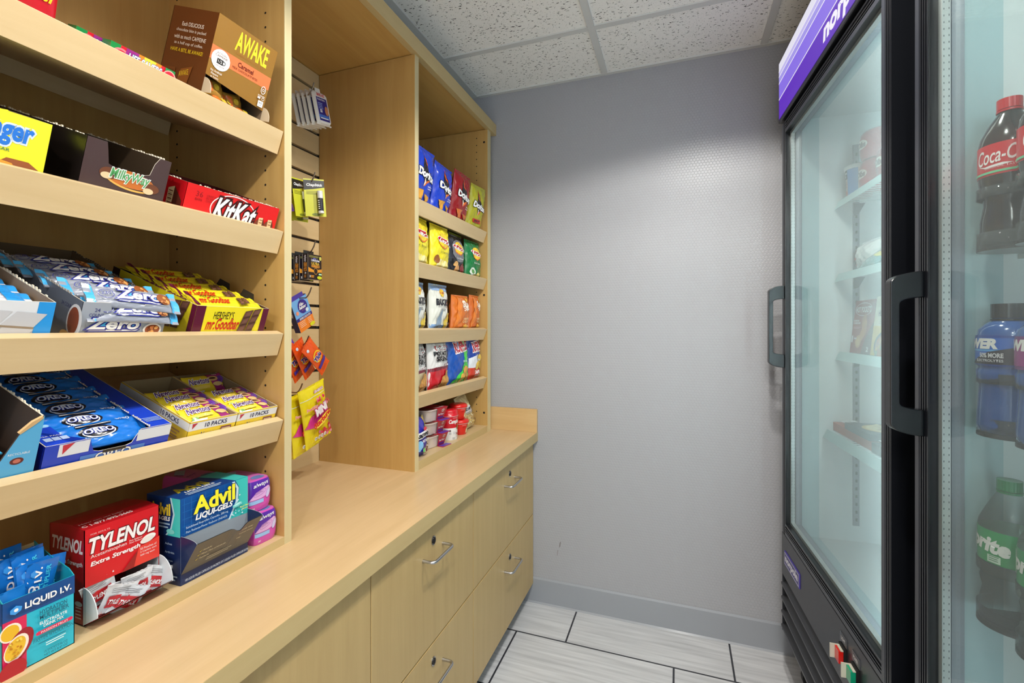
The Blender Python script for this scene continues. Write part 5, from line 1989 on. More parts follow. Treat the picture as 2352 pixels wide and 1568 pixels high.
bag('yellow potato chip bag leftmost on the second chip shelf', zB, 1.352, BX, 0.150, 0.182, 0.05, (238, 222, 40), lays('Classic', None, yl), 0, 2, 211)
bag('yellow potato chip bag second on the second chip shelf beside the dark one', zB, 1.510, BX, 0.132, 0.178, 0.05, (238, 220, 40), lays('Classic', None, yl), 1, -2, 212)
bag('dark grey potato chip bag third on the second chip shelf', zB, 1.648, BX, 0.146, 0.170, 0.05, (46, 48, 56), lays('Barbecue', (120, 120, 126), bk, True), -2, 0, 213)
bag('green potato chip bag at the right end of the second chip shelf', zB, 1.803, BX + .005, 0.134, 0.172, 0.05, (18, 120, 60), lays('Sour Cream', None, gn, True), -1, -4, 214)
bag('yellow chip bag standing behind the two yellow ones on the second chip shelf', zB, 1.44, -0.93, 0.14, 0.185, 0.04, (230, 212, 40), None, 0, 0, 215)
bag('dark and orange chip bag standing behind the dark grey one', zB, 1.60, -0.93, 0.13, 0.18, 0.045, (36, 30, 30), lambda k, a, c: (k.ell(a * .7, c * .85, 0.026, 0.014, (222, 120, 40)),), 0, 0, 216)
bag('pale yellow and green chip bag standing behind the green one', zB, 1.765, -0.925, 0.12, 0.178, 0.04, (190, 196, 70), None, 2, 0, 217)


def baked(k, w_, h_):
    k.rect(0, h_ * .86, w_, h_, (150, 180, 222))
    k.poly([(0, h_ * .0), (w_, 0), (w_, h_ * .12), (w_ * .6, h_ * .07), (0, h_ * .16)], (140, 176, 222))
    cx, cy = w_ * .52, h_ * .82
    k.ell(cx, cy, w_ * .13, h_ * .085, (240, 196, 50))
    k.text("Lay's", cx - w_ * .12, cy - h_ * .03, w_ * .24, h_ * .06, (190, 36, 50), 0.03, 0.2)
    k.text('BAKED', w_ * .16, h_ * .56, w_ * .70, h_ * .12, (40, 42, 50), 0.05)
    k.text('POTATO CRISPS', w_ * .24, h_ * .51, w_ * .5, h_ * .025, (90, 90, 100))
    k.lines(w_ * .36, h_ * .47, w_ * .3, 2, 0.005, 0.002, (90, 90, 100))
    k.poly([(w_ * .10, h_ * .05), (w_ * .36, h_ * .05), (w_ * .42, h_ * .34), (w_ * .46, h_ * .48), (w_ * .38, h_ * .46), (w_ * .28, h_ * .34)], (130, 150, 170))
    k.ell(w_ * .80, h_ * .30, 0.013, 0.019, (222, 190, 60), -0.3)
    k.ell(w_ * .66, h_ * .15, 0.014, 0.022, (214, 184, 60), 0.3)


def sun(k, w_, h_):
    k.text('Sun', w_ * .46, h_ * .68, w_ * .42, h_ * .17, (250, 236, 220), 0.06, 0.15)
    k.text('CHIPS', w_ * .50, h_ * .58, w_ * .36, h_ * .075, (250, 236, 220), 0.05)
    k.ell(w_ * .72, h_ * .88, 0.008, 0.008, (246, 190, 40))
    k.text('HARVEST', w_ * .46, h_ * .33, w_ * .40, h_ * .06, (244, 206, 150), 0.02)
    k.text('CHEDDAR', w_ * .46, h_ * .25, w_ * .40, h_ * .06, (244, 206, 150), 0.02)
    k.ell(w_ * .60, h_ * .12, 0.020, 0.014, (240, 176, 60), 0.4)
    k.ell(w_ * .80, h_ * .09, 0.012, 0.016, (222, 160, 80), 0.4)
    k.poly([(w_ * .05, h_ * .1), (w_ * .3, h_ * .3), (w_ * .4, h_ * .9), (w_ * .2, h_ * .95)], (230, 130, 50))


bag('white and pale blue baked chip bag leftmost on the third chip shelf', zC, 1.354, BX, 0.128, 0.178, 0.05, (226, 226, 218), baked, -1, 3, 221)
bag('white and pale blue baked chip bag second on the third chip shelf', zC, 1.506, BX, 0.128, 0.180, 0.05, (224, 224, 214), baked, 0, -2, 222)
bag('orange grain chip bag third on the third chip shelf', zC, 1.670, BX + .004, 0.136, 0.150, 0.05, (214, 112, 34), sun, 2, -4, 223)
bag('orange grain chip bag at the right end of the third chip shelf', zC, 1.826, BX + .004, 0.116, 0.160, 0.05, (210, 104, 34), sun, 4, 4, 224)
bag('orange chip bag standing behind the third one on the third chip shelf', zC, 1.63, -0.925, 0.130, 0.165, 0.04, (206, 100, 34), None, 0, 5, 225)
bag('white chip bag standing behind the first two on the third chip shelf', zC, 1.445, -0.93, 0.12, 0.17, 0.04, (210, 214, 214), None, 0, 5, 226)


def skins(main):
    def f(k, w_, h_):
        k.rect(0, h_ * .88, w_, h_, (150, 154, 156))
        k.rect(0, h_ * .0, w_, h_ * .42, main)
        k.poly([(0, h_ * .42), (w_, h_ * .52), (w_, h_ * .42), (0, h_ * .36)], (120, 20, 40) if main[0] > 100 else (40, 96, 180))
        for i in range(8):
            k.poly([(w_ * (.10 + .11 * i), h_ * .84), (w_ * (.15 + .11 * i), h_ * .84), (w_ * (.19 + .11 * i), h_ * .76), (w_ * (.14 + .11 * i), h_ * .76)], (190, 30, 40) if i % 2 else (240, 240, 240))
        k.rect(w_ * .24, h_ * .775, w_ * .80, h_ * .825, (236, 236, 236))
        k.text('FRIDAYS', w_ * .28, h_ * .782, w_ * .48, h_ * .04, (40, 36, 40), 0.03)
        k.text('POTATO', w_ * .14, h_ * .655, w_ * .74, h_ * .08, (30, 28, 34), 0.05)
        k.text('SKINS', w_ * .22, h_ * .555, w_ * .60, h_ * .085, (30, 28, 34), 0.05)
        k.text('CHEDDAR & BACON' if main[0] > 100 else 'BACON RANCH', w_ * .18, h_ * .445, w_ * .62, h_ * .035, WHITE, 0.03, 0, 0.03)
        for i, (a, c) in enumerate(((.62, .20), (.50, .12), (.74, .28), (.66, .10), (.80, .14))):
            k.ell(w_ * a, h_ * c, 0.019, 0.015, [(206, 150, 70), (190, 130, 60)][i % 2], i)
    return f


def ruf(c2, chipc):
    def f(k, w_, h_):
        if c2[1] > 150:
            k.poly([(w_ * .58, h_ * .98), (w_ * .80, h_ * .95), (w_ * .98, h_ * .6), (w_ * .98, h_ * .03), (w_ * .10, h_ * .03), (w_ * .25, h_ * .16), (w_ * .55, h_ * .30), (w_ * .62, h_ * .55)], c2)
        else:
            k.poly([(w_ * .02, h_ * .52), (w_ * .5, h_ * .60), (w_ * .98, h_ * .52), (w_ * .98, h_ * .30), (w_ * .02, h_ * .30)], (226, 228, 236))
            k.poly([(w_ * .02, h_ * .30), (w_ * .98, h_ * .30), (w_ * .98, h_ * .03), (w_ * .02, h_ * .03)], c2)
            k.text('CHEDDAR', w_ * .40, h_ * .16, w_ * .5, h_ * .07, WHITE, 0.05, 0.1)
            k.text('SOUR CREAM', w_ * .40, h_ * .10, w_ * .5, h_ * .04, WHITE, 0.03, 0.1)
        k.text('RUFFLES', w_ * .22, h_ * .67, w_ * .74, h_ * .19, (180, 26, 50), 0.05, 0, 0.10, out=(244, 240, 244), ow=.08)
        for i, (a, c) in enumerate(((.68, .20), (.52, .13), (.80, .13), (.70, .30))):
            k.ell(w_ * a, h_ * (c if c2[1] > 150 else c + .22), 0.021, 0.015, chipc if i % 2 else tuple(int(q * .88) for q in chipc), i)
        k.text('ORIGINAL', w_ * .52, h_ * .46, w_ * .22, h_ * .04, (200, 220, 240), 0.02)
    return f


bag('white and blue potato skin snack bag leftmost on the fourth chip shelf', zD, 1.354, BX, 0.128, 0.190, 0.05, (224, 222, 220), skins((206, 190, 150)), -1, 3, 231)
bag('white and red potato skin snack bag second on the fourth chip shelf', zD, 1.492, BX + .002, 0.140, 0.198, 0.05, (224, 222, 220), skins((196, 28, 40)), -1, -2, 232)
bag('blue and bright green ridged chip bag on the fourth chip shelf', zD, 1.652, BX, 0.170, 0.196, 0.055, (24, 82, 176), ruf((60, 206, 70), (226, 170, 70)), -2, -2, 233)
bag('blue, white and red ridged chip bag at the right end of the fourth chip shelf', zD, 1.830, BX, 0.112, 0.192, 0.05, (34, 66, 160), ruf((206, 60, 34), (226, 190, 80)), 0, -3, 234)
bag('grey snack bag standing behind the potato skin bags', zD, 1.55, -0.925, 0.14, 0.195, 0.04, (150, 150, 152), None, 0, 5, 235)

# ------------------------------------------------------------------ soups and noodles at the bottom
ZE = 0.8022
t = put(pillow(0.10, 0.135, 0.055, (50, 46, 170), lambda k, w_, h_: (
    k.ell(w_ * .95, h_ * .6, 0.016, 0.06, (196, 170, 90)), k.ell(w_ * .93, h_ * .82, 0.010, 0.012, (110, 190, 70)),
    blobs(k, w_ * .84, h_ * .1, w_ * .96, h_ * .95, 26, 0.003, [(170, 140, 70), (120, 96, 50), (214, 190, 110)], 3),
    k.ell(w_ * .62, h_ * .70, 0.012, 0.008, (206, 40, 60)), k.poly([(0, h_ * .44), (w_ * .84, h_ * .56), (w_ * .84, h_ * .70), (0, h_ * .60)], (226, 226, 230)),
    k.text('Ramen', w_ * .04, h_ * .485, w_ * .76, h_ * .11, (24, 22, 30), 0.05, 0, 0.14), k.text('SOY SAUCE', w_ * .34, h_ * .38, w_ * .44, h_ * .06, WHITE, 0.03, 0, 0.1),
    k.ell(w_ * .66, h_ * .17, 0.014, 0.016, (222, 210, 200)), k.ell(w_ * .66, h_ * .17, 0.011, 0.013, (90, 34, 30)), k.ell(w_ * .46, h_ * .18, 0.006, 0.008, (90, 170, 80)),
    k.ell(w_ * .2, h_ * .3, 0.016, 0.018, (130, 190, 236))), seed=241, base=0.8, sealh=.03, wr=.6), 'noodle_pack', 'blue instant noodle pack leaning at the left of the bottom shelf', 'noodle pack', (-0.852, 1.352, ZE), (R(-3), R(-6), 0))

# stacked microwave bowls
BW, BR, LP_ = mat((222, 210, 208), 'plastic'), mat((176, 26, 48)), mat((96, 66, 170))


def bowl_parts(t):
    w, d, h = 0.120, 0.110, 0.046
    # superelliptic tub
    def ring(s_, z_, n=40, e=0.45):
        pts = []
        for q in range(n):
            a = 2 * PI * q / n
            c_, s2 = math.cos(a), math.sin(a)
            pts.append((d / 2 * s_ * math.copysign(abs(c_) ** e, c_), w / 2 * s_ * math.copysign(abs(s2) ** e, s2), z_))
        return pts
    b = MB()
    lv = [(0.70, 0.0), (0.74, 0.004), (0.90, h - 0.008), (0.93, h - 0.006), (1.0, h - 0.004), (1.0, h)]
    n = 40
    rs = [ring(s_, z_) for s_, z_ in lv]
    b.add([p for r_ in rs for p in r_], [(j * n + i, j * n + (i + 1) % n, (j + 1) * n + (i + 1) % n, (j + 1) * n + i) for j in range(len(lv) - 1) for i in range(n)], BW, True)
    b.add(rs[0], [tuple(range(n))[::-1]], BW)
    b.add(rs[-1], [tuple(range(n))], mat((120, 60, 50)))
    b.build('tub', t)
    b = MB()
    e = 0.0012
    b.box(-d / 2 - .002, d / 2 + .004, -w * .02, w / 2 + 0.004, h, h + e, BR)
    sl = [(d / 2 + .004, -w * .02, h), (d / 2 + .004, w * .50, h), (d / 2 - 0.012, w * .44, 0.0), (d / 2 - .012, 0.01, 0.0)]
    b.poly(sl, BR)
    b.poly([(p[0] - .0006, p[1], p[2]) for p in sl][::-1], mat((200, 180, 180)))
    b.box(d / 2 - .010, d / 2 + 0.014, w * .10, w / 2 + 0.006, -0.0012, 0.0012, BR, faces={'+z': LP_})
    b.box(-d / 2, d / 2, w * .44, w / 2 + .004, h - .001, h, BR)
    k = Ink(b, lambda u, v, o: (d / 2 + .004 - 0.016 * (1 - v / h) + o, u, v))
    k.ell(w * .30, h * .78, 0.010, 0.006, (214, 190, 190))
    k.text('maruchan', w * .22, h * .72, 0.020, 0.005, (160, 30, 50), 0.03)
    k.rect(w * .12, h * .12, w * .40, h * .26, (80, 40, 130))
    k.text('Beef Flavor', w * .10, h * .40, 0.034, 0.007, WHITE, 0.02, 0.1)
    k = Ink(b, lambda u, v, o: (-v, u, h + e + o))
    k.text('Yakisoba', 0.002, -0.046, 0.052, 0.014, (236, 220, 220), 0.03, 0.2)
    b.build('sleeve', t)


lb3 = ['lowest of three stacked white noodle bowls with a red sleeve', 'middle of three stacked white noodle bowls with a red sleeve', 'topmost of three stacked white noodle bowls with a red sleeve']
t = thing('noodle_bowl', lb3[0], 'noodle bowl', (-0.893, 1.535, ZE + .0015), (0, 0, R(-6)), 'stacked noodle bowls')
bowl_parts(t)
dup(t, (-0.895, 1.530, ZE + 0.0505), (0, 0, R(-4)), lb3[1])
dup(t, (-0.893, 1.528, ZE + 0.0995), (0, 0, R(-8)), lb3[2])
t2 = thing('noodle_bowl', 'red lidded noodle bowl on top of the stack behind the others', 'noodle bowl', (-1.00, 1.57, ZE + 0.10))
b = MB()
b.lathe([(0.045, 0), (0.055, 0.05), (0.058, 0.052), (0.058, 0.062), (0.05, 0.064)], mat((190, 24, 36), 'plastic'), 36)
b.build('tub', t2)
dup(t2, (-1.00, 1.57, ZE), None, 'red lidded noodle bowl at the back, under another red one')
b = MB()
b.lathe([(0.045, 0), (0.055, 0.032)], mat((190, 24, 36), 'plastic'), 36)
put(b, 'noodle_bowl', 'low red noodle bowl wedged between the two red ones at the back', 'noodle bowl', (-1.00, 1.57, ZE + 0.066))

# tall soup cup
t = thing('soup_cup', 'tall red and white soup cup with red cap at the front of the bottom shelf', 'soup cup', (-0.868, 1.668, ZE))
r = 0.0375
b = MB()
SR, SW = mat((196, 18, 34), 'plastic'), mat((228, 226, 226), 'plastic')
b.lathe([(r * .90, 0), (r * .94, 0.003), (r * .95, 0.048)], SW, 44)
b.lathe([(r * .95, 0.048), (r * .99, 0.092)], SR, 44)


def cyl(rr, off=0.0):
    return lambda u, v, o: ((rr(v) + o) * math.cos(u / r + off), (rr(v) + o) * math.sin(u / r + off), v)


k = Ink(b, cyl(lambda v: r * (.945 + .045 * v / .092), -0.35), 'plastic', flat=False, l0=.0004)
k.text("Campbell's", -0.026, 0.062, 0.064, 0.020, WHITE, 0.03, 0.25)
k.text('MICROWAVABLE', -0.010, 0.086, 0.032, 0.003, (240, 200, 200))
k.ell(0.016, 0.050, 0.0065, 0.010, (120, 100, 50))
k.text('Tomato', 0.004, 0.020, 0.032, 0.009, (150, 24, 36), 0.02)
k.text('SOUP', 0.006, 0.012, 0.016, 0.004, (90, 90, 96))
k.ell(-0.022, 0.038, 0.004, 0.004, (60, 60, 66))
k.rect(-0.008, 0.024, 0.000, 0.034, (200, 200, 204))
k.lines(-0.026, 0.030, 0.010, 3, 0.003, 0.001, (120, 120, 126))
k.lines(-0.012, 0.010, 0.012, 3, 0.003, 0.001, (120, 120, 126))
b.build('cup', t)
b = MB()
b.lathe([(r * 1.0, 0.092), (r * 1.03, 0.0925), (r * 1.03, 0.096), (r * .98, 0.097), (r * .95, 0.112), (r * .90, 0.118), (r * .5, 0.120)], mat((206, 16, 34), 'plastic'), 44)
b.build('cap', t)
b = MB()
b.lathe([(r * 1.035, 0.0935), (r * 1.035, 0.0945)], mat((220, 220, 222), 'plastic'), 44)
b.build('rim_seal', t)

# stacked short cups


def cup_parts(t):
    b = MB()
    RC = mat((214, 30, 24), 'plastic')
    b.lathe([(0.027, 0), (0.029, 0.002), (0.036, 0.046), (0.036, 0.048)], RC, 40)
    rr = lambda v: 0.028 + 0.008 * v / .046
    k = Ink(b, lambda u, v, o: ((rr(v) + o) * math.cos(u / .034 - .3), (rr(v) + o) * math.sin(u / .034 - .3), v), 'plastic', flat=False, l0=.0004)
    k.poly([(0.004, 0.006), (0.034, 0.006), (0.034, 0.044), (0.020, 0.042), (0.016, 0.030), (0.006, 0.026)], (226, 226, 180))
    k.ell(0.020, 0.034, 0.010, 0.006, (70, 130, 90))
    k.text('CHICKEN', -0.016, 0.038, 0.020, 0.004, (244, 180, 170))
    k.text('NOODLE', -0.014, 0.030, 0.014, 0.004, (130, 14, 18))
    k.ell(0.024, 0.012, 0.005, 0.005, (222, 150, 60))
    k.text('Home Style', 0.006, 0.022, 0.020, 0.005, (40, 40, 44))
    b.build('cup', t)
    b = MB()
    b.lathe([(0.037, 0.047), (0.0395, 0.048), (0.0395, 0.054), (0.037, 0.059), (0.031, 0.062)], RC, 40)
    b.lathe([(0.0385, 0.0462), (0.0385, 0.0478)], mat((222, 222, 224), 'plastic'), 40)
    b.build('lid', t)


t = thing('soup_cup', 'short red soup cup with cream label, lower of a stacked pair', 'soup cup', (-0.866, 1.762, ZE), group='short red soup cups')
cup_parts(t)
dup(t, (-0.872, 1.760, ZE + 0.0645), None, 'short red soup cup with cream label, stacked on another')
dup(t, (-0.955, 1.780, ZE), None, 'short red soup cup at the back behind the stacked pair')

put(pillow(0.095, 0.145, 0.045, (214, 196, 150), lambda k, w_, h_: (
    k.poly([(0, h_ * .48), (w_, h_ * .40), (w_, h_ * .62), (0, h_ * .70)], (206, 206, 206)), k.text('Ramen', w_ * .14, h_ * .54, w_ * .66, h_ * .10, (30, 40, 80), 0.05, 0, -0.08),
    blobs(k, w_ * .1, h_ * .06, w_ * .9, h_ * .38, 30, 0.005, [(206, 180, 110), (236, 222, 180), (190, 150, 90)], 6), k.rect(w_ * .8, h_ * .04, w_ * .97, h_ * .2, (70, 40, 70)), k.lines(w_ * .15, h_ * .47, w_ * .6, 2, .006, .002, (90, 90, 96))),
    seed=251, base=0.8, sealh=.03), 'noodle_pack', 'cream and clear instant noodle pack leaning at the right of the bottom shelf', 'noodle pack', (-0.868, 1.806, ZE), (R(10), R(-14), R(-6)))
put(pillow(0.10, 0.15, 0.04, (44, 34, 26), lambda k, w_, h_: (blobs(k, w_ * .1, h_ * .5, w_ * .9, h_ * .95, 24, 0.006, [(190, 150, 40), (110, 80, 40), (222, 190, 90)], 8),), seed=252, base=.8), 'noodle_pack', 'dark speckled noodle pack at the back between the cups', 'noodle pack', (-1.05, 1.66, ZE), (0, R(-4), 0))
put(pillow(0.10, 0.145, 0.04, (52, 40, 34), None, seed=253, base=.8), 'noodle_pack', 'dark noodle pack at the back beside the cream one', 'noodle pack', (-1.04, 1.80, ZE), (0, R(-4), 0))

# ------------------------------------------------------------------ coolers
CP = Vector((0.3491, 1.8880, 0))
EA, ED = Vector((0.0602, -0.9982, 0)), Vector((0.9982, 0.0602, 0))
CROT = math.atan2(EA.y, EA.x)
FROT = math.atan2(-ED.y, -ED.x)


def CW(a, d, z):
    return tuple(CP + EA * a + ED * d + Vector((0, 0, z)))


FRM = mat((15, 17, 22), 'plastic', rough=0.28)
FRG = mat((46, 49, 57), 'plastic', rough=0.35)
BODY = mat((5, 5, 6), 'matte')
GRIL = mat((34, 36, 42), 'plastic', rough=0.42)
LINER = mat((206, 212, 212), 'plastic', rough=0.5)
TEAL = mat((166, 190, 194), 'plastic', rough=0.45)


def glassmat(name, fog, tint=(0.97, 0.99, 0.985, 1), refl=0.45):
    m, nt, bs = nodemat(name)
    L = nt.links.new
    nt.nodes.remove(bs)
    out = [n for n in nt.nodes if n.type == 'OUTPUT_MATERIAL'][0]
    tr = nt.nodes.new('ShaderNodeBsdfTransparent')
    tr.inputs[0].default_value = tint
    gl = nt.nodes.new('ShaderNodeBsdfGlossy')
    gl.inputs['Roughness'].default_value = 0.01
    lw0 = nt.nodes.new('ShaderNodeLayerWeight')
    lw0.inputs[0].default_value = 0.5
    pw = nt.nodes.new('ShaderNodeMath')
    pw.operation = 'POWER'
    pw.inputs[1].default_value = 4.0
    lw = nt.nodes.new('ShaderNodeMath')
    lw.operation = 'MULTIPLY_ADD'
    lw.inputs[1].default_value = refl
    lw.inputs[2].default_value = 0.02
    L(lw0.outputs['Facing'], pw.inputs[0])
    L(pw.outputs[0], lw.inputs[0])
    m1 = nt.nodes.new('ShaderNodeMixShader')
    L(lw.outputs[0], m1.inputs[0])
    L(tr.outputs[0], m1.inputs[1])
    L(gl.outputs[0], m1.inputs[2])
    last = m1
    if fog > 0:
        df = nt.nodes.new('ShaderNodeBsdfDiffuse')
        df.inputs[0].default_value = (0.80, 0.86, 0.86, 1)
        tl = nt.nodes.new('ShaderNodeBsdfTranslucent')
        tl.inputs[0].default_value = (0.80, 0.86, 0.86, 1)
        m2 = nt.nodes.new('ShaderNodeMixShader')
        m2.inputs[0].default_value = 0.6
        L(df.outputs[0], m2.inputs[1])
        L(tl.outputs[0], m2.inputs[2])
        tc = nt.nodes.new('ShaderNodeTexCoord')
        nz = nt.nodes.new('ShaderNodeTexNoise')
        nz.inputs['Scale'].default_value = 2.2
        nz.inputs['Detail'].default_value = 3
        mr = nt.nodes.new('ShaderNodeMapRange')
        mr.inputs['To Min'].default_value = fog * 0.55
        mr.inputs['To Max'].default_value = fog * 1.45
        L(tc.outputs['Object'], nz.inputs['Vector'])
        L(nz.outputs['Fac'], mr.inputs['Value'])
        m3 = nt.nodes.new('ShaderNodeMixShader')
        L(mr.outputs[0], m3.inputs[0])
        L(m1.outputs[0], m3.inputs[1])
        L(m2.outputs[0], m3.inputs[2])
        last = m3
    L(last.outputs[0], out.inputs[0])
    return m


G_CLEAR = glassmat('clear_door_glass', 0)
G_FOG = glassmat('misted_door_glass', 0.13)
G_FOG2 = glassmat('lightly_misted_door_glass', 0.07)


def cooler(label, a0, Wd, fog, sign_text, zh):
    t = thing('display_cooler', label, 'refrigerator', CW(a0, 0, 0), (0, 0, CROT), 'display coolers')
    A0, A1 = 0.004, Wd - 0.025          # door
    I0, I1 = 0.045, Wd - 0.07           # interior
    z0, z1 = 0.555, 1.941
    b = MB()
    D1 = 0.76
    b.box(0, I0, 0.052, D1, 0.171, 2.18, BODY, faces={'+x': None})
    b.box(I1, Wd, 0.052, D1, 0.171, 2.18, BODY, faces={'-x': None})
    b.box(I0, I1, 0.052, D1, 0.171, 0.53, BODY, faces={'+z': None})
    b.box(I0, I1, 0.052, D1, 1.965, 2.18, BODY, faces={'-z': None})
    b.box(0, Wd, D1 - 0.02, D1, 0.171, 2.18, BODY)
    b.build('body', t)
    b = MB()
    for x, f in ((I0, '+x'), (I1, '-x')):
        b.add([(x, 0.102, 0.53), (x, D1 - 0.04, 0.53), (x, D1 - 0.04, 1.965), (x, 0.102, 1.965)], [(0, 1, 2, 3)], LINER)
        b.add([(x, 0.050, 0.53), (x, 0.102, 0.53), (x, 0.102, 1.965), (x, 0.050, 1.965)], [(0, 1, 2, 3)], TEAL)
    b.add([(I0, D1 - .04, 0.53), (I1, D1 - .04, 0.53), (I1, D1 - .04, 1.965), (I0, D1 - .04, 1.965)], [(0, 1, 2, 3)], LINER)
    for z_ in (0.53, 1.965):
        b.add([(I0, 0.102, z_), (I1, 0.102, z_), (I1, D1 - .04, z_), (I0, D1 - .04, z_)], [(0, 1, 2, 3)], LINER)
        b.add([(I0, 0.050, z_), (I1, 0.050, z_), (I1, 0.102, z_), (I0, 0.102, z_)], [(0, 1, 2, 3)], TEAL)
    b.build('liner', t)
    b = MB()
    b.box(I1 - 0.020, I1 - 0.008, 0.108, 0.130, 0.60, 1.90, mat((214, 232, 236), 'emit', emit=38.0))
    b.build('light_strip', t)
    # header
    b = MB()
    b.box(-0.004, Wd, -0.010, 0.30, 1.977, 2.195, FRM)
    hdp = b.build('header', t, bevel=0.002)
    b = MB()
    S_ = lambda u, v, o: (u, -0.0105 - o, v)
    k = Ink(b, S_, 'emit')
    e = 1.0
    E_ = lambda c: mat(c, 'emit', emit=e)
    u0, u1 = 0.005, Wd - 0.010
    k.rect(u0, 1.989, u1, 2.059, E_((92, 36, 186)))
    k.rect(u0, 2.059, u1, 2.116, E_((134, 108, 226)))
    k.rect(u0, 2.116, u1, 2.142, E_((160, 148, 228)))
    k.rect(u0, 2.142, u1, 2.158, E_((190, 182, 232)))
    k.rect(u0, 2.158, u1, 2.187, E_((224, 222, 236)))
    for zz_ in (2.059, 2.116, 2.140, 2.158):
        k.rect(u0, zz_ - 0.0022, u1, zz_ + 0.0018, E_((236, 232, 244)))
    if sign_text:
        k.text(sign_text, 0.445, 1.994, 0.285, 0.062, E_((240, 236, 246)), 0.045, 0.12)
    b.build('sign_face', hdp)
    # lower grille
    b = MB()
    b.box(-0.002, Wd, 0.000, 0.05, 0.372, 0.520, GRIL)
    b.box(0.0, 0.006, 0.0, 0.05, 0.171, 0.372, GRIL)
    b.box(Wd - 0.006, Wd, 0.0, 0.05, 0.171, 0.372, GRIL)
    b.box(0.006, Wd - 0.006, 0.045, 0.05, 0.171, 0.372, DARK)
    gp = b.build('grille_panel', t, bevel=0.0012)
    for q in range(4):
        zt_ = 0.368 - q * 0.050
        b = MB()
        b.prism([(0.004, 0.040, zt_), (0.004, -0.004, zt_ - 0.026), (0.004, -0.004, zt_ - 0.033), (0.004, 0.0, zt_ - 0.036), (0.004, 0.034, zt_ - 0.010)][::-1], (Wd - 0.008, 0, 0), GRIL)
        b.build('louvre', gp)
    b = MB()
    b.box(0.040, 0.205, -0.003, 0.0, 0.424, 0.470, mat((72, 60, 150)))
    k = Ink(b, lambda u, v, o: (u, -0.003 - o, v))
    k.rect(0.043, 0.427, 0.202, 0.467, (214, 212, 226))
    k.rect(0.046, 0.430, 0.199, 0.464, (64, 52, 130))
    k.text('norpole', 0.054, 0.433, 0.136, 0.028, (226, 224, 236), 0.05)
    b.build('badge', gp)
    # rocker switches with clear covers and little plates
    for q, (x, c) in enumerate(((0.528, (206, 30, 24)), (0.598, (20, 150, 110)))):
        b = MB()
        b.box(x, x + 0.034, -0.006, 0.0, 0.424, 0.470, DARK)
        b.box(x + 0.004, x + 0.030, -0.016, -0.006, 0.432, 0.462, mat(c, 'gloss'))
        b.box(x + 0.002, x + 0.005, -0.026, -0.006, 0.430, 0.464, mat((190, 186, 170), 'gloss'))
        b.box(x + 0.003, x + 0.031, -0.012, -0.006, 0.4625, 0.4645, mat((190, 186, 170), 'gloss'))
        b.build('rocker_switch', gp)
        b = MB()
        b.box(x - 0.002, x + 0.038, -0.002, 0.0, 0.474, 0.496, mat((150, 152, 156), 'metal'))
        k = Ink(b, lambda u, v, o: (u, -0.002 - o, v))
        k.rect(x, 0.476, x + 0.036, 0.494, (70, 72, 78))
        k.text('LIGHT' if q == 0 else 'POWER', x + 0.006, 0.481, 0.024, 0.008, (214, 214, 216), 0.02)
        b.build('switch_plate', gp)
    b = MB()
    b.box(0.648, 0.700, -0.022, 0.0, 0.405, 0.452, mat((70, 80, 100), 'plastic'))
    b.build('control_box', gp, bevel=0.003)
    # wheels
    for (x, y) in ((0.06, 0.10), (Wd - 0.06, 0.10), (0.06, 0.66), (Wd - 0.06, 0.66)):
        b = MB()
        b.box(x - 0.02, x + 0.02, y - 0.025, y + 0.025, 0.105, 0.171, mat((90, 92, 96), 'metal'))
        n = 20
        c_ = [(x - 0.012, y + 0.055 * math.cos(2 * PI * q / n), 0.056 + 0.055 * math.sin(2 * PI * q / n)) for q in range(n)]
        b.prism(c_, (0.024, 0, 0), DARK)
        b.build('caster', t)
    # door
    b = MB()
    zb, zt_ = 0.524, 1.968
    fr = 0.040
    def member(x0, x1, za, zb_, ribs):
        b.box(x0, x1, 0.003, 0.045, za, zb_, FRM)
        for (r0, r1) in ribs:
            if x1 - x0 < zb_ - za:
                b.box(x0 + r0, x0 + r1, -0.0005, 0.004, za, zb_, FRG if r1 - r0 > 0.008 else FRM)
            else:
                b.box(x0, x1, -0.0005, 0.004, za + r0, za + r1, FRG if r1 - r0 > 0.008 else FRM)
    member(A0, A0 + fr, zb, zt_, ((0, 0.012), (0.015, 0.018), (0.022, 0.025), (0.029, 0.032), (0.036, 0.040)))
    member(A1 - fr, A1, zb, zt_, ((0, 0.014), (0.017, 0.020), (0.024, 0.027), (0.031, 0.034), (0.037, 0.040)))
    member(A0 + fr, A1 - fr, zb, zb + fr, ((0, 0.012), (0.016, 0.019), (0.024, 0.027), (0.034, 0.040)))
    member(A0 + fr, A1 - fr, zt_ - fr, zt_, ((0, 0.012), (0.016, 0.019), (0.024, 0.027), (0.034, 0.040)))
    dr = b.build('door', t)
    g0, g1, h0, h1 = A0 + fr, A1 - fr, zb + fr, zt_ - fr
    b = MB()
    SPC = mat((196, 204, 204), 'metal', rough=0.35, metal=0.6)
    s_ = 0.010
    for (x0, x1, za, zc) in ((g0, g0 + s_, h0, h1), (g1 - s_, g1, h0, h1), (g0 + s_, g1 - s_, h0, h0 + s_), (g0 + s_, g1 - s_, h1 - s_, h1)):
        b.box(x0, x1, 0.0145, 0.0265, za, zc, SPC)
    nb = 120
    for q in range(nb):
        zz_ = h0 + (h1 - h0) * (q + 0.5) / nb
        b.box(g0 + s_, g0 + s_ + 0.0003, 0.0165, 0.0175, zz_ - 0.0015, zz_ + 0.0015, mat((110, 116, 120), 'metal'))
        b.box(g0 + s_, g0 + s_ + 0.0003, 0.0235, 0.0245, zz_ - 0.0015, zz_ + 0.0015, mat((110, 116, 120), 'metal'))
    b.build('glazing_spacer', dr)
    b = MB()
    GK = mat((128, 134, 146), 'plastic', rough=0.45)
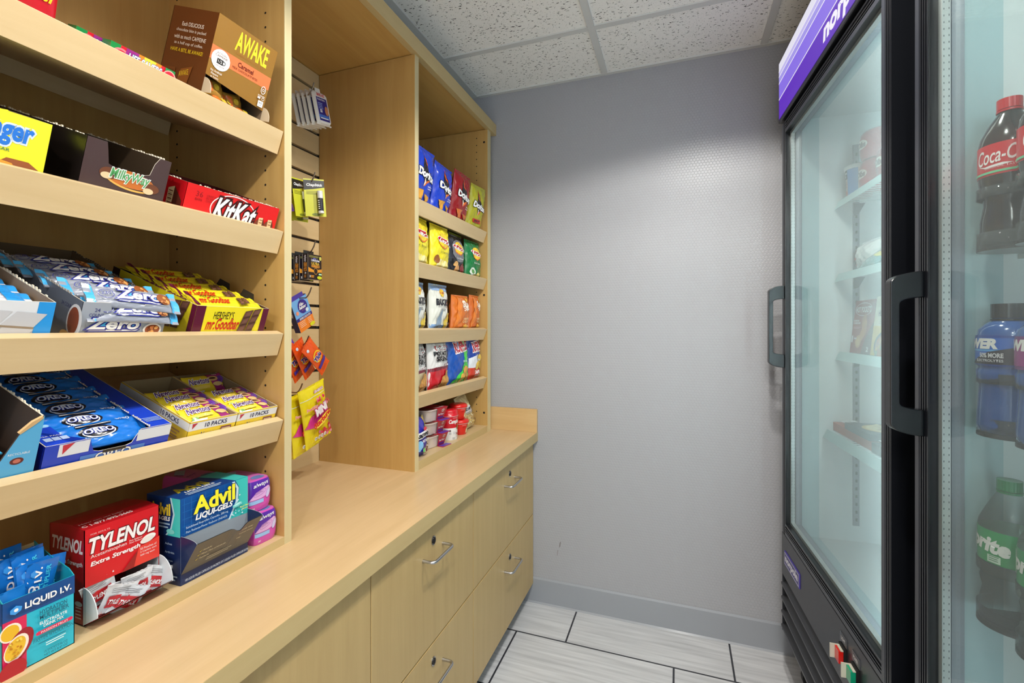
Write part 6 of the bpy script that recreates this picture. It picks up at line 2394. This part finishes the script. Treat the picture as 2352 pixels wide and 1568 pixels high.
    for (x0, x1, za, zc) in ((g0, g0 + 0.003, h0, h1), (g1 - 0.003, g1, h0, h1), (g0, g1, h0, h0 + .003), (g0, g1, h1 - .003, h1)):
        b.box(x0, x1, 0.031, 0.049, za, zc, GK)
    b.build('gasket', dr)
    b = MB()
    b.box(g0, g1, 0.0110, 0.0140, h0, h1, G_CLEAR)
    b.build('glass_pane', dr)
    b = MB()
    b.box(g0, g1, 0.0270, 0.0300, h0, h1, fog)
    b.build('glass_pane', dr)
    # handle: bowed grip carried on two flared ends
    za, zc = zh - 0.144, zh + 0.144
    def D(o):
        pts = [(0.0, za)]
        pts += [(-0.050 * math.sin(PI / 2 * q / 8), za + 0.020 * (1 - math.cos(PI / 2 * q / 8))) for q in range(1, 9)]
        pts += [(-0.050 * math.sin(PI / 2 * q / 8), zc - 0.020 * (1 - math.cos(PI / 2 * q / 8))) for q in range(8, 0, -1)]
        pts += [(0.0, zc), (0.0, zc - 0.046)]
        pts += [(-0.036 * math.sin(PI / 2 * q / 6), zc - 0.046 - 0.010 * (1 - math.cos(PI / 2 * q / 6))) for q in range(1, 7)]
        pts += [(-0.036 * math.sin(PI / 2 * q / 6), za + 0.046 + 0.010 * (1 - math.cos(PI / 2 * q / 6))) for q in range(6, 0, -1)]
        pts += [(0.0, za + 0.046)]
        return pts
    b = MB()
    HM = mat((6, 10, 14), 'gloss', rough=0.22, coat=0.1)
    b.prism([(0.012, p[0], p[1]) for p in D(0)], (0.022, 0, 0), HM)
    b.build('handle', dr, bevel=0.0015)
    # shelf standards
    for x, sx in ((I0, 1), (I1, -1)):
        for d_ in (0.200, 0.56):
            b = MB()
            b.box(min(x, x + sx * 0.006), max(x, x + sx * 0.006), d_, d_ + 0.018, 0.585, 1.86, mat((150, 154, 158), 'metal', rough=0.4))
            for q in range(48):
                zz_ = 0.60 + q * 0.026
                b.box(min(x + sx * .006, x + sx * .0063), max(x + sx * .006, x + sx * .0063), d_ + 0.006, d_ + 0.012, zz_, zz_ + 0.010, mat((70, 74, 78), 'matte'))
            b.build('shelf_standard', t)
    return t, I0, I1


fz, FI0, FI1 = cooler('black upright glass door freezer with purple lit sign nearest the back wall', 0.0, 0.80, G_FOG, 'norpole', 1.251)
fg, GI0, GI1 = cooler('black upright glass door cooler of bottled drinks at the right frame edge', 0.856, 0.80, G_FOG2, None, 1.204)

WIREW = mat((206, 216, 216), 'plastic')
RAIL = mat((182, 212, 212), 'plastic', rough=0.35)


def wire_shelf(par, zt_, d0):
    b = MB()
    x0, x1 = FI0 + 0.004, FI1 - 0.004
    for q in range(30):
        x = x0 + 0.004 + (x1 - x0 - 0.008) * q / 29
        b.tube([(x, d0 + 0.002, zt_ - 0.003), (x, 0.64, zt_ - 0.003)], 0.0017, WIREW, 6)
    for y in (d0 + 0.003, 0.30, 0.47, 0.638):
        b.tube([(x0, y, zt_ - 0.007), (x1, y, zt_ - 0.007)], 0.0028, WIREW, 8)
    sh = b.build('wire_shelf', par)
    b = MB()
    b.prism([(x0, d0, zt_ + 0.002), (x0, d0 - 0.012, zt_ - 0.026), (x0, d0 - 0.0095, zt_ - 0.026), (x0, d0 + 0.003, zt_ + 0.002)][::-1], (x1 - x0, 0, 0), RAIL)
    b.build('price_rail', sh)
    b = MB()
    DKC = mat((84, 88, 96), 'plastic')
    b.prism([(x0 + 0.002, 0.200, zt_ - 0.010), (x0 + 0.002, 0.232, zt_ - 0.010), (x0 + 0.002, 0.214, zt_ - 0.045), (x0 + .002, 0.200, zt_ - 0.050)], (0.006, 0, 0), DKC)
    b.build('shelf_clip', sh)
    return sh


FZ = [1.672, 1.427, 1.165, 0.901]
for z_, d_ in zip(FZ, (0.158, 0.158, 0.160, 0.124)):
    wire_shelf(fz, z_, d_)


def at(a, d, z):
    return CW(a, d, z)


FR = (0, 0, FROT)
# frozen goods
t = thing('ice_cream_tub', 'ice cream tub with pale label on the top freezer shelf', 'ice cream tub', at(0.094, 0.202, FZ[0]), (0, 0, FROT + R(10)))
b = MB()
b.lathe([(0.034, 0), (0.038, 0.092)], mat((206, 176, 166)), 36)
rr = lambda v: 0.034 + 0.004 * v / .092
k = Ink(b, lambda u, v, o: ((rr(v) + o) * math.cos(u / .036), (rr(v) + o) * math.sin(u / .036), v), flat=False, l0=.0004)
k.rect(-0.036, 0.062, 0.012, 0.090, (40, 40, 46))
k.rect(0.000, 0.0, 0.034, 0.090, (110, 150, 214))
k.text('Minute', -0.030, 0.077, 0.028, 0.009, WHITE, 0.02)
k.text('Maid', -0.026, 0.066, 0.020, 0.008, WHITE, 0.02)
k.text('FROZEN', -0.028, 0.050, 0.024, 0.005, (170, 70, 60))
k.text('LEMONADE', -0.030, 0.042, 0.028, 0.005, (170, 70, 60))
k.text('STRAWBERRY', -0.030, 0.034, 0.028, 0.005, (170, 70, 60))
k.ell(-0.014, 0.015, 0.012, 0.010, (222, 120, 110))
b.build('tub', t)
b = MB()
b.lathe([(0.040, 0.090), (0.042, 0.092), (0.042, 0.101), (0.039, 0.103)], mat((222, 224, 222), 'plastic'), 36)
b.build('lid', t)
for i, (z_, a_, lb) in enumerate(((FZ[0], 0.196, 'round red frozen treat tub on the top freezer shelf, lower of two stacked'), (FZ[0] + 0.088, 0.200, 'round red frozen treat tub stacked on another on the top freezer shelf'), (FZ[0], 0.310, 'round red frozen treat tub on the top freezer shelf nearest the door hinge'))):
    b = MB()
    b.lathe([(0.040, 0), (0.044, 0.004), (0.048, 0.03), (0.048, 0.060), (0.044, 0.078), (0.036, 0.086)], mat((176, 18, 34), 'plastic'), 36)
    k = Ink(b, lambda u, v, o: ((0.0485 + o) * math.cos(u / .048), (0.0485 + o) * math.sin(u / .048), v), flat=False, l0=.0004)
    k.ell(0, 0.044, 0.022, 0.014, (222, 196, 170))
    k.text('Dibs', -0.016, 0.036, 0.032, 0.016, (110, 40, 40), 0.05, 0.1)
    put(b, 'frozen_treat_tub', lb, 'ice cream tub', at(a_, 0.212, z_), (0, 0, FROT + R(8)), 'red frozen treat tubs')

put(pillow(0.13, 0.10, 0.07, (222, 222, 220), lambda k, w_, h_: (k.ell(w_ * .12, h_ * .5, 0.013, 0.030, (196, 60, 50), 0.2), k.ell(w_ * .10, h_ * .66, 0.008, 0.012, (222, 120, 100))), seed=301, base=.8), 'frozen_sandwich', 'white wrapped frozen sandwich with a red label on the second freezer shelf', 'frozen food', at(0.062, 0.222, FZ[1]), FR)
put(pillow(0.12, 0.095, 0.06, (218, 220, 218), None, seed=302, base=.8), 'frozen_sandwich', 'white wrapped frozen sandwich nearer the door hinge on the second freezer shelf', 'frozen food', at(0.215, 0.226, FZ[1]), FR)
put(pillow(0.15, 0.08, 0.03, (96, 150, 150), lambda k, w_, h_: (k.ell(w_ * .75, h_ * .5, 0.03, 0.012, (222, 206, 60)), k.rect(0, h_ * .8, w_, h_ * .9, (60, 100, 130))), seed=303, seal='u'), 'frozen_pouch', 'teal and yellow frozen food pouch leaning against the white wrapped sandwiches', 'frozen food', at(0.14, 0.178, FZ[1] + .004), (0, R(-50), FROT + R(-4)))


def boxput(name, label, w, h, d, c, side, des, a, dd_, z_, lean=6, tc_=None):
    b = carton_mesh(w, h, d, c, side, tc_)
    k = Ink(b, front)
    des(k, w, h)
    return put(b, name, label, 'frozen food box', at(a, dd_, z_), (0, R(lean), FROT))


def hot(k, w, h):
    k.ell(w * .45, h * .83, w * .40, h * .125, (236, 226, 226))
    k.ell(w * .45, h * .83, w * .385, h * .115, (150, 16, 26))
    k.text('HOT POCKETS', w * .10, h * .775, w * .70, h * .10, (236, 230, 230), 0.04)
    k.text('HAM &', w * .06, h * .60, w * .24, h * .035, WHITE, 0.03)
    k.text('CHEDDAR', w * .06, h * .555, w * .32, h * .035, WHITE, 0.03)
    k.lines(w * .06, h * .49, w * .34, 2, 0.004, 0.0015, (222, 170, 170))
    k.poly([(w * .55, h * .0), (w, 0), (w, h * .6), (w * .7, h * .3)], (90, 20, 30))
    for i, (x, y) in enumerate(((.56, .62), (.60, .52), (.62, .42), (.52, .34))):
        k.ell(w * x, h * y, w * .15, h * .08, [(190, 120, 70), (206, 140, 80)][i % 2], 1.1)
    k.ell(w * .38, h * .22, w * .14, h * .12, (206, 150, 90), 0.3)
    k.ell(w * .38, h * .22, w * .10, h * .08, (222, 176, 110), 0.3)
    k.rect(w * .05, h * .20, w * .12, h * .33, (222, 214, 214))
    k.text('240', w * .16, h * .26, w * .14, h * .035, WHITE, 0.02)
    k.text('2', w * .82, h * .05, w * .08, h * .08, WHITE, 0.04)


def hon(k, w, h):
    k.rect(0, 0, w, h * .50, (222, 190, 90))
    k.ell(w * .6, h * .16, w * .5, h * .28, (60, 52, 50))
    k.ell(w * .6, h * .15, w * .44, h * .24, (176, 110, 70))
    blobs(k, w * .25, h * .04, w * .9, h * .3, 26, 0.007, [(206, 120, 60), (150, 70, 40), (222, 170, 90), (110, 120, 60)], 12)
    k.text('HONEY CHICKEN', w * .20, h * .66, w * .72, h * .10, (60, 56, 50), 0.03)
    k.rect(w * .42, h * .86, w * .62, h * .95, (190, 40, 40))
    k.lines(w * .26, h * .60, w * .50, 3, 0.006, 0.002, (150, 140, 120))


boxput('frozen_food_box', 'dark red frozen snack box with white oval lettering on the third freezer shelf', 0.150, 0.172, 0.04, (150, 18, 28), (120, 12, 22), hot, 0.0495, 0.190, FZ[2], -6)
boxput('frozen_food_box', 'cream and yellow frozen meal box beside the dark red one on the third freezer shelf', 0.160, 0.178, 0.04, (222, 214, 180), (206, 196, 150), hon, 0.204, 0.188, FZ[2], -6)


def piz(c1, c2, txt, base):
    def f(k, w, h):
        k.ell(w * .52, h * .48, w * .42, h * .40, c1, n=40)
        k.ell(w * .52, h * .48, w * .37, h * .35, c2, n=40)
        blobs(k, w * .25, h * .2, w * .8, h * .76, 60, 0.010, [c1, c2, tuple(min(255, q + 20) for q in c2), tuple(int(q * .85) for q in c1)], 14)
        k.text(txt, w * .06, h * .88, w * .5, h * .06, WHITE, 0.04)
        k.rect(w * .04, h * .04, w * .20, h * .12, (226, 226, 226))
    return f


def pizput(label, a, d0, z_, c, fc_, yaw, w=0.28, dp=0.28, h=0.028):
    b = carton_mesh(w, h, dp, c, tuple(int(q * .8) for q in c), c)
    k = Ink(b, topf(h))
    fc_(k, w, dp)
    return put(b, 'pizza_box', label, 'frozen food box', at(a, d0, z_), (0, 0, FROT + R(yaw)), 'pizza boxes')


pizput('orange and brown frozen pizza box lying on the lowest freezer shelf against the side wall', 0.050, 0.142, FZ[3] + 0.0005, (186, 84, 50), piz((170, 120, 70), (206, 170, 110), 'RISING CRUST', None), 0)
pizput('dark grey frozen pizza box with pasta picture nearer the hinge on the lowest freezer shelf', 0.340, 0.138, FZ[3] + 0.0005, (50, 58, 66), piz((200, 170, 100), (230, 206, 140), 'ALFREDO', None), 0, w=0.26)
pizput('dark grey frozen meal box lying on top of the orange pizza box', 0.165, 0.135, FZ[3] + 0.029, (52, 60, 68), piz((206, 176, 106), (234, 212, 150), 'ALFREDO', None), 0, w=0.17, dp=0.20, h=0.020)

# ------------------------------------------------------------------ drinks in the near cooler
CLR = glassmat('clear_bottle_plastic', 0.14, (0.97, 0.99, 0.98, 1))
CLR2 = glassmat('clear_tray_plastic', 0.12, (0.96, 0.98, 0.98, 1))


def bottle_prof(kind):
    if kind == 'contour':
        return [(0.020, 0), (0.032, 0.002), (0.034, 0.012), (0.0335, 0.040), (0.0295, 0.066), (0.0295, 0.078), (0.0345, 0.100), (0.0355, 0.112), (0.0355, 0.158), (0.033, 0.172), (0.024, 0.192), (0.0155, 0.205), (0.0125, 0.212), (0.0125, 0.216)]
    if kind == 'sport':
        return [(0.026, 0), (0.0365, 0.003), (0.0375, 0.014), (0.0355, 0.05), (0.0345, 0.075), (0.0375, 0.088), (0.0375, 0.098), (0.0355, 0.102), (0.0365, 0.108), (0.0375, 0.150), (0.0350, 0.162), (0.0260, 0.172), (0.0190, 0.176), (0.0190, 0.182)]
    return [(0.020, 0), (0.033, 0.003), (0.0345, 0.014), (0.033, 0.034), (0.0300, 0.050), (0.0335, 0.066), (0.0310, 0.078), (0.0350, 0.094), (0.0355, 0.148), (0.034, 0.156), (0.026, 0.176), (0.0155, 0.198), (0.0125, 0.204), (0.0125, 0.208)]


def bottle(kind, label, a, d, z, liquid, cap, lab, des, grp, fill=0.9, spin=0):
    t = thing('drink_bottle', label, 'bottle', at(a, d, z), (0, 0, FROT + R(spin)), grp)
    pr = bottle_prof(kind)
    H = pr[-1][1]
    b = MB()
    b.lathe(pr, liquid if liquid else CLR, 40)
    b.build('bottle_body', t)
    l0, l1, lr = {'contour': (0.110, 0.158, 0.0358), 'sport': (0.106, 0.153, 0.0378), 'clear': (0.096, 0.146, 0.0358)}[kind]
    b = MB()
    b.lathe([(lr, l0), (lr, l1)], mat(lab, 'plastic'), 48)
    k = Ink(b, lambda u, v, o: ((lr + o) * math.cos(u / lr), (lr + o) * math.sin(u / lr), v + l0), 'plastic', flat=False, l0=.0004)
    des(k, l1 - l0)
    b.build('label_wrap', t)
    b = MB()
    cr_ = 0.0205 if kind == 'sport' else 0.0142
    ch = 0.020 if kind == 'sport' else 0.014
    n = 48
    vs, fs = [], []
    for zz_ in (H - 0.002, H + ch):
        for q in range(n):
            r_ = cr_ * (1 + (0.02 if q % 2 else 0))
            vs.append((r_ * math.cos(2 * PI * q / n), r_ * math.sin(2 * PI * q / n), zz_))
    b.add(vs, [(q, (q + 1) % n, n + (q + 1) % n, n + q) for q in range(n)] + [tuple(range(n, 2 * n))], mat(cap, 'plastic'))
    b.lathe([(cr_ * 1.05, H - 0.006), (cr_ * 1.05, H - 0.003)], mat(cap, 'plastic'), 36)
    b.build('cap', t)
    return t


COLA = mat((22, 10, 8), 'gloss', rough=0.05, coat=1.0)
BLUEL = mat((34, 84, 156), 'gloss', rough=0.06, coat=1.0)


def coke(k, h):
    k.text('Coca-Cola', -0.034, h * .36, 0.068, h * .46, WHITE, 0.01, 0.35, 0.06)
    k.poly([(-0.034, h * .36), (-0.022, h * .30), (0.0, h * .34), (0.012, h * .30), (0.0, h * .26), (-0.02, h * .24)], WHITE)
    k.text('ORIGINAL TASTE', -0.022, h * .21, 0.040, h * .06, (240, 200, 200))
    k.rect(-0.055, h * .06, 0.055, h * .13, (110, 200, 150))


def power(k, h):
    k.rect(-0.055, h * .06, 0.055, h * .92, (30, 100, 200))
    k.rect(-0.055, h * .48, 0.055, h * .54, (90, 170, 236))
    k.poly([(-0.010, h * .06), (0.055, h * .06), (0.055, h * .62), (0.024, h * .46)], (40, 42, 50))
    k.text('POWER', -0.036, h * .58, 0.070, h * .30, WHITE, 0.06, 0.15)
    k.text('ADE', -0.040, h * .26, 0.022, h * .22, WHITE, 0.06, 0.15)
    k.text('50% MORE', 0.012, h * .28, 0.030, h * .14, (214, 214, 220), 0.04)
    k.text('ELECTROLYTES', 0.006, h * .14, 0.036, h * .08, (214, 214, 220), 0.02)


def powerp(k, h):
    k.rect(-0.055, h * .1, 0.055, h * .9, (150, 40, 130))
    k.text('POWER', -0.036, h * .58, 0.070, h * .30, WHITE, 0.06, 0.15)


def sprite(k, h):
    k.text('Sprite', -0.044, h * .30, 0.066, h * .58, WHITE, 0.05, 0.1, -0.10)
    k.rect(-0.002, h * .04, 0.014, h * .26, (206, 230, 214))
    k.lines(0.0, h * .22, 0.012, 3, 0.003, 0.001, (40, 120, 80))


ZW = dict(c=1.374, p=1.0845, s=0.791)
LA = (0.955, 1.038, 1.120)
for i, a_ in enumerate(LA):
    pos = ['nearest the freezer', 'second from the freezer', 'third from the freezer'][i]
    for row, dd_ in enumerate((0.078, 0.156)):
        if row and i > 1:
            continue
        lb2 = 'front row' if row == 0 else 'second row'
        bottle('contour', 'dark cola bottle with red label and red cap, %s, %s' % (pos, lb2), a_, dd_, ZW['c'], COLA, (190, 16, 28), (206, 20, 34), coke, 'cola bottles', spin=48 + 12 * i)
        if i == 1 and row == 0:
            bottle('sport', 'sports drink bottle with purple label, second from the freezer, front row', a_, dd_, ZW['p'], BLUEL, (30, 30, 34), (110, 30, 120), powerp, None, spin=-14)
        else:
            bottle('sport', 'blue sports drink bottle with black cap, %s, %s' % (pos, lb2), a_, dd_, ZW['p'], BLUEL, (24, 24, 28), (20, 70, 160), power, 'blue sports drink bottles', spin=-14)
        bottle('clear', 'clear soda bottle with green label and green cap, %s, %s' % (pos, lb2), a_, dd_, ZW['s'], None, (10, 120, 70), (0, 150, 80), sprite, 'clear soda bottles', spin=22)

for row, (zz_, nm_) in enumerate(((ZW['c'], 'cola bottles'), (ZW['p'], 'sports drink bottles'), (ZW['s'], 'clear soda bottles'))):
    t = thing('bottle_rack', 'clear and dark glide rack holding the %s in the near cooler' % nm_, 'rack', CW(0, 0, 0), (0, 0, CROT), 'bottle glide racks')
    b = MB()
    b.box(0.903, 1.58, 0.12, 0.60, zz_ - 0.012, zz_ - 0.005, WIREW)
    b.build('shelf_plate', t)
    for i, a_ in enumerate(LA + (1.192,)):
        b = MB()
        n = 14
        R0 = 0.0395
        arc = [(a_ - R0 * math.cos(PI * q / n), 0.080 - R0 * 0.98 * math.sin(PI * q / n)) for q in range(n + 1)]
        base = [(p[0], p[1], zz_ - 0.005) for p in arc] + [(a_ + R0, 0.58, zz_ - 0.005), (a_ - R0, 0.58, zz_ - 0.005)]
        b.prism(base, (0, 0, 0.0045), mat((96, 92, 90), 'plastic'))
        b.build('lane_base', t)
        b = MB()
        for (h0_, h1_) in ((-0.005, 0.024), (0.078, 0.094)):
            vs = []
            for p in arc + [(a_ + R0, 0.16)]:
                vs += [(p[0], p[1], zz_ + h0_), (p[0], p[1], zz_ + h1_)]
            n2 = len(vs) // 2
            vi = [(a_ + (v[0] - a_) * 0.97, 0.08 + (v[1] - 0.08) * .97, v[2]) for v in vs]
            b.add(vs + vi, [(2 * q, 2 * q + 2, 2 * q + 3, 2 * q + 1) for q in range(n2 - 1)] + [(2 * n2 + 2 * q, 2 * n2 + 2 * q + 1, 2 * n2 + 2 * q + 3, 2 * n2 + 2 * q + 2) for q in range(n2 - 1)] +
                  [(2 * q + 1, 2 * q + 3, 2 * n2 + 2 * q + 3, 2 * n2 + 2 * q + 1) for q in range(n2 - 1)], CLR2, True)
        b.box(a_ - R0 - 0.0005, a_ - R0 + 0.001, 0.08, 0.16, zz_ + 0.078, zz_ + 0.094, CLR2)
        b.build('front_fence', t)
